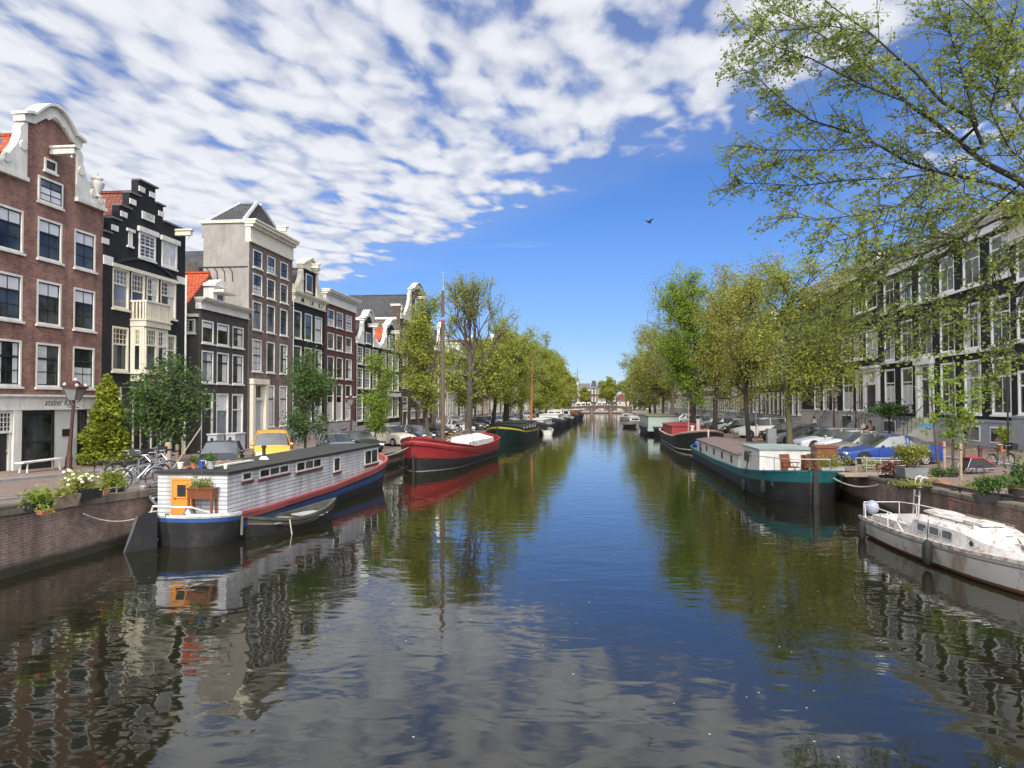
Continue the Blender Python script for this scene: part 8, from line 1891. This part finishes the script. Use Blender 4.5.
planter('hedge plants in a dark tray behind the young tree stems', G(945, 477), R(5), (1.5, .4), .22, BLKP, LF_D, 900, (.6, .15), .22, .09, seed=28)
planter('yellow sprig in a small pot on the landing', G(848, 466), 0, (.35, .35), .25, BLKP, LF_C, 260, (.14, .14), .35, .08, seed=29)
planter('bright yellow green pot plant before the broad black house plinth', (21.3, at_x(1003, 445, 21.3)[1], zg(21.3, 45)+.11), 0, (.6, .6), .5, TERR, LF_C, 700, (.35, .3), 1.1, .14, seed=30)
def barrel():
    p = G(1021, 500); t = thing('barrel', 'dark wooden half barrel planter at the right picture edge', 'barrel', p); t.scale = (.75, .75, .75)
    MB().lathe([(.36, 0), (.44, .3), (.46, .6), (.42, .62), (.40, .5)], (0, 0, 0), 14).build('staves', BARKD, t, smooth=True, wn=False)
    for z, r in ((.14, .41), (.46, .46)): MB().lathe([(r, z), (r+.012, z), (r+.012, z+.05), (r, z+.05)], (0, 0, 0), 14).build('hoop', RUST, t, wn=False)
    rnd = random.Random(6); leaves('foliage', [(rnd.gauss(0, .25), rnd.gauss(0, .25), .62+abs(rnd.gauss(0, .5))) for i in range(900)], .11, LF_D, t, 6)
barrel()
def trailer():
    p = G(976, 474); t = thing('bicycle_trailer', 'red and black child bicycle trailer on the right quay', 'bicycle trailer', p, R(12)); t.scale = (.74, .74, .74)
    k = MB(); k.prism([(-.75, .38), (.55, .36), (.95, .50), (.1, 1.0), (-.55, .98)], lambda a, b, d: (a, d, b), -.42, .42); k.build('body', mat('fabric_black', (.03, .03, .033), .8, .15), t, wn=False)
    k = MB(); k.loft([[(a, y, b) for a, b in ((-.62, .99), (.1, 1.03), (1.0, .52), (1.0, .48), (.1, .98), (-.62, .95))] for y in (-.45, .45)], True, True); k.build('canopy', mat('fabric_red', (.36, .02, .03), .6, .12), t, wn=False)
    for y in (-.5, .5):
        w = MB(); w.tube([(-.1+.26*cos(2*pi*i/16), y, .28+.26*sin(2*pi*i/16)) for i in range(17)], .025, 5, cap=False); wo = w.build('wheel', RUBBER, t, wn=False)
        s = MB()
        for i in range(6): a = pi*i/6; s.tube([(-.1+.25*cos(a), y, .28+.25*sin(a)), (-.1-.25*cos(a), y, .28-.25*sin(a))], .005, 3)
        s.build('spokes', GALV, wo, wn=False)
    k = MB(); k.tube([(-.75, -.44, .36), (.95, -.44, .36), (1.35, -.3, .40)], .02, 5); k.tube([(-.62, -.44, .97), (-.85, -.44, .4)], .02, 5); k.tube([(-.62, .44, .97), (-.85, .44, .4)], .02, 5); k.build('frame', GALV, t, wn=False)
trailer()
for px, py, h, lb in ((944.5, 476, 1.5, 'left wooden stake of the young tree'), (961, 480, 1.5, 'right wooden stake of the young tree')):
    p = G(px, py); t = thing('tree_stake', lb, 'stake', p); MB().lathe([(.06, -.1), (.06, h-.04), (.04, h), (.005, h)], (0, 0, 0), 8).build('pole', PALEWOOD, t, smooth=True, wn=False); MB().lathe([(.06, h*.8), (.06, h*.84)], (0, 0, 0), 8).build('tie', RUBBER, t, wn=False)
def edging():
    t = thing('timber_edging', 'dark timber edging between plant trays and right quay coping', 'edging', (12.15, 20, zs(20)))
    for i in range(6):
        y0, y1 = 19.5+2.4*i, 19.5+2.4*i+2.34; k = MB(); k.loft([[(12.1, y, zs(y)), (12.1, y, zs(y)+.16), (12.24, y, zs(y)+.16), (12.24, y, zs(y))] for y in (y0, y1)], True, True); k.build('beam', WOOD, t)
edging()
def parasol():
    X = 20.2; p = at_x(927, 440, X); zt = at_x(927, 424, X)[2]; t = thing('parasol', 'small blue parasol before the plinth of the broad black house', 'parasol', (X, p[1], zg(X, p[1])+.11)); H = zt-t.location.z
    MB().tube([(0, 0, 0), (0, 0, H)], .025, 6).build('pole', PALEWOOD, t, wn=False); MB().lathe([(.62, H-.2), (.34, H-.07), (.02, H+.02)], (0, 0, 0), 8).build('canopy', mat('parasol_blue', (.03, .14, .30), .7, .1), t, wn=False); MB().lathe([(.25, 0), (.25, .08), (.04, .1)], (0, 0, 0), 10).build('base', GSTONE, t, wn=False)
parasol()
for px, X, h, lb in ((1008, 20.4, 4.6, 'thin black pole before the broad black house'), (446, -17.3, 5.0, 'pale thin pole beside the mast of the red barge'), (756, 14.4, 3.6, 'pale thin pole in front of the white people carrier'), (856, 19.5, 4.2, 'thin black pole before the house with the white portal')):
    y = at_x(px, 430, X)[1]; t = thing('street_pole', lb, 'pole', (X, y, zg(X, y))); MB().tube([(0, 0, -.1), (0, 0, h)], .045, 6).build('pole', IRON if 'black' in lb else PALEWOOD, t, wn=False); MB().lathe([(.06, h), (.06, h+.06), (.01, h+.1)], (0, 0, 0), 6).build('cap', IRON, t, wn=False)
# ------------------------------------------------------------------ people
SKIN = mat('skin', (.46, .27, .20), .6, .08)
def person(label, loc, rz, top, legs, hair, seat=.45, hm='short'):
    """seated figure: one skinned body; clothes follow it as parts"""
    t = thing('person', label, 'person', loc, rz)
    def skin(name, verts, edges, rad, m, lv=2, parent=t):
        me = bpy.data.meshes.new(name); me.from_pydata(verts, edges, []); o = bpy.data.objects.new(name, me); COL.objects.link(o)
        sk = o.modifiers.new('skin', 'SKIN'); sk.use_smooth_shade = True
        for i, r in enumerate(rad): me.skin_vertices[0].data[i].radius = (r, r) if not isinstance(r, tuple) else r
        me.skin_vertices[0].data[0].use_root = True
        ss = o.modifiers.new('sub', 'SUBSURF'); ss.levels = lv; ss.render_levels = lv
        dg = bpy.context.evaluated_depsgraph_get(); m2 = bpy.data.meshes.new_from_object(o.evaluated_get(dg)); bpy.data.objects.remove(o)
        m2.materials.clear(); m2.materials.append(m); return link(name, m2, parent)
    s = seat
    V = [(0, 0, s+.10), (0, -.02, s+.28), (0, 0, s+.46), (0, .01, s+.56), (0, .03, s+.64), (0, .05, s+.76),
         (-.17, 0, s+.48), (-.23, .06, s+.24), (-.16, .28, s+.14), (-.12, .36, s+.13), (.17, 0, s+.48), (.23, .06, s+.24), (.16, .28, s+.14), (.12, .36, s+.13),
         (-.10, .06, s+.07), (-.13, .44, s+.08), (-.13, .46, .08), (-.14, .60, .04), (.10, .06, s+.07), (.13, .44, s+.08), (.13, .42, .08), (.14, .56, .04)]
    E_ = [(0, 1), (1, 2), (2, 3), (3, 4), (4, 5), (2, 6), (6, 7), (7, 8), (8, 9), (2, 10), (10, 11), (11, 12), (12, 13), (0, 14), (14, 15), (15, 16), (16, 17), (0, 18), (18, 19), (19, 20), (20, 21)]
    rad = [.15, .14, .15, .06, .075, .095, .07, .05, .038, .04, .07, .05, .038, .04, .09, .065, .045, .04, .09, .065, .045, .04]
    skin('body', V, E_, rad, SKIN)
    ts = [0, 1, 2, 6, 7, 10, 11]; mp = {a: i for i, a in enumerate(ts)}
    skin('shirt', [V[i] for i in ts], [(mp[a], mp[b]) for a, b in E_ if a in mp and b in mp], [rad[i]*1.13+.008 for i in ts], top)
    ts = [0, 14, 15, 16, 18, 19, 20]; mp = {a: i for i, a in enumerate(ts)}
    skin('trousers', [V[i] for i in ts], [(mp[a], mp[b]) for a, b in E_ if a in mp and b in mp], [rad[i]*1.14+.008 for i in ts], legs)
    h = MB(); h.ball((0, .01, s+.79), (.112, .125, .115), 12); 
    if hm == 'long': h.ball((0, -.05, s+.68), (.105, .07, .17), 10)
    h.build('hair', hair, t, smooth=True, wn=False)
    f = MB(); f.ball((-.035, .135, s+.765), .013, 6); f.ball((.035, .135, s+.765), .013, 6); f.build('eyes', TAR, t, wn=False)
    f = MB(); f.ball((0, .15, s+.735), (.014, .02, .022), 6); f.build('nose', SKIN, t, smooth=True, wn=False)
    return t
C_W = mat('cloth_white', (.62, .62, .6), .8, .08); C_D = mat('cloth_dark', (.03, .035, .05), .85, .15); C_P = mat('cloth_dusty_pink', (.34, .19, .17), .85, .12)
H_B = mat('hair_brown', (.09, .045, .025), .7, .2); H_D = mat('hair_dark', (.02, .015, .012), .6, .2); H_G = mat('hair_ginger', (.28, .11, .045), .7, .2)
X = 20.3; yb = at_x(867, 430, X)[1]; zb_ = zg(X, yb)+.11
bt = thing('bench', 'dark wooden bench carrying two seated people before the white portal', 'bench', (X, yb, zb_+.25), 0)
k = MB(); k.box(-.22, .22, -1.1, 1.1, .40, .46); k.build('seat', WOOD, bt, wn=False)
k = MB(); k.box(.2, .25, -1.1, 1.1, .5, .9); k.build('backrest', WOOD, bt, wn=False)
for y in (-.9, .9): k = MB(); k.box(-.2, .22, y-.05, y+.05, -.25, .40); k.build('leg', IRON, bt, wn=False)
y1, y2 = at_x(862.5, 425, X)[1], at_x(874, 425, X)[1]
person('seated person with ginger hair and white top on the dark bench', (X-.02, min(y1, yb+.75), zb_+.25), R(100), C_W, C_D, H_G)
person('seated person in dusty pink top on the dark bench', (X-.02, max(y2, yb-.75), zb_+.25), R(80), C_P, C_D, H_B, hm='long')
X = 21.0; y1 = at_x(814.5, 425, X)[1]
person('dark haired person in white shirt sitting on a stoop step beyond the lantern', (X, y1, zg(X, y1)+.25), R(95), C_W, C_D, H_D)
sb = thing('stone_block', 'low stone block under the person in the white shirt', 'block', (X+.05, y1, zg(X, y1)+.11)); MB().loft([[(-.28, -.35, 0), (.28, -.35, 0), (.28, .35, 0), (-.28, .35, 0)], [(-.26, -.33, .57), (.26, -.33, .57), (.26, .33, .57), (-.26, .33, .57)]], True, True).build('block', GSTONE, sb, wn=False)
# ------------------------------------------------------------------ birds
def bird(label, px, py, Y, s=1.0):
    p = at_y(px, py, Y); t = thing('bird', label, 'bird', p, R(60)); t.scale = (s, s, s)
    w = MB(); w.loft([[(x, r*cos(2*pi*i/8), r*sin(2*pi*i/8)) for i in range(8)] for x, r in ((-.28, .01), (-.2, .05), (0, .075), (.14, .06), (.2, .05), (.26, .035), (.31, .008))], True, True)
    for sg in (-1, 1): w.add([(.1, sg*.05, .03), (-.12, sg*.05, .03), (-.1, sg*.32, .16), (-.22, sg*.66, .1), (.02, sg*.34, .19), (.1, sg*.05, .045), (-.12, sg*.05, .045)], [(0, 1, 2, 4), (4, 2, 3), (5, 6, 2, 4)])
    w.add([(-.25, -.03, 0), (-.25, .03, 0), (-.42, .07, .01), (-.42, -.07, .01)], [(0, 1, 2, 3)])
    w.build('body', mat('feather_dark', (.03, .03, .035), .7, .2), t, smooth=False, wn=False)
bird('dark bird gliding in the clear blue sky', 649, 222, 48)
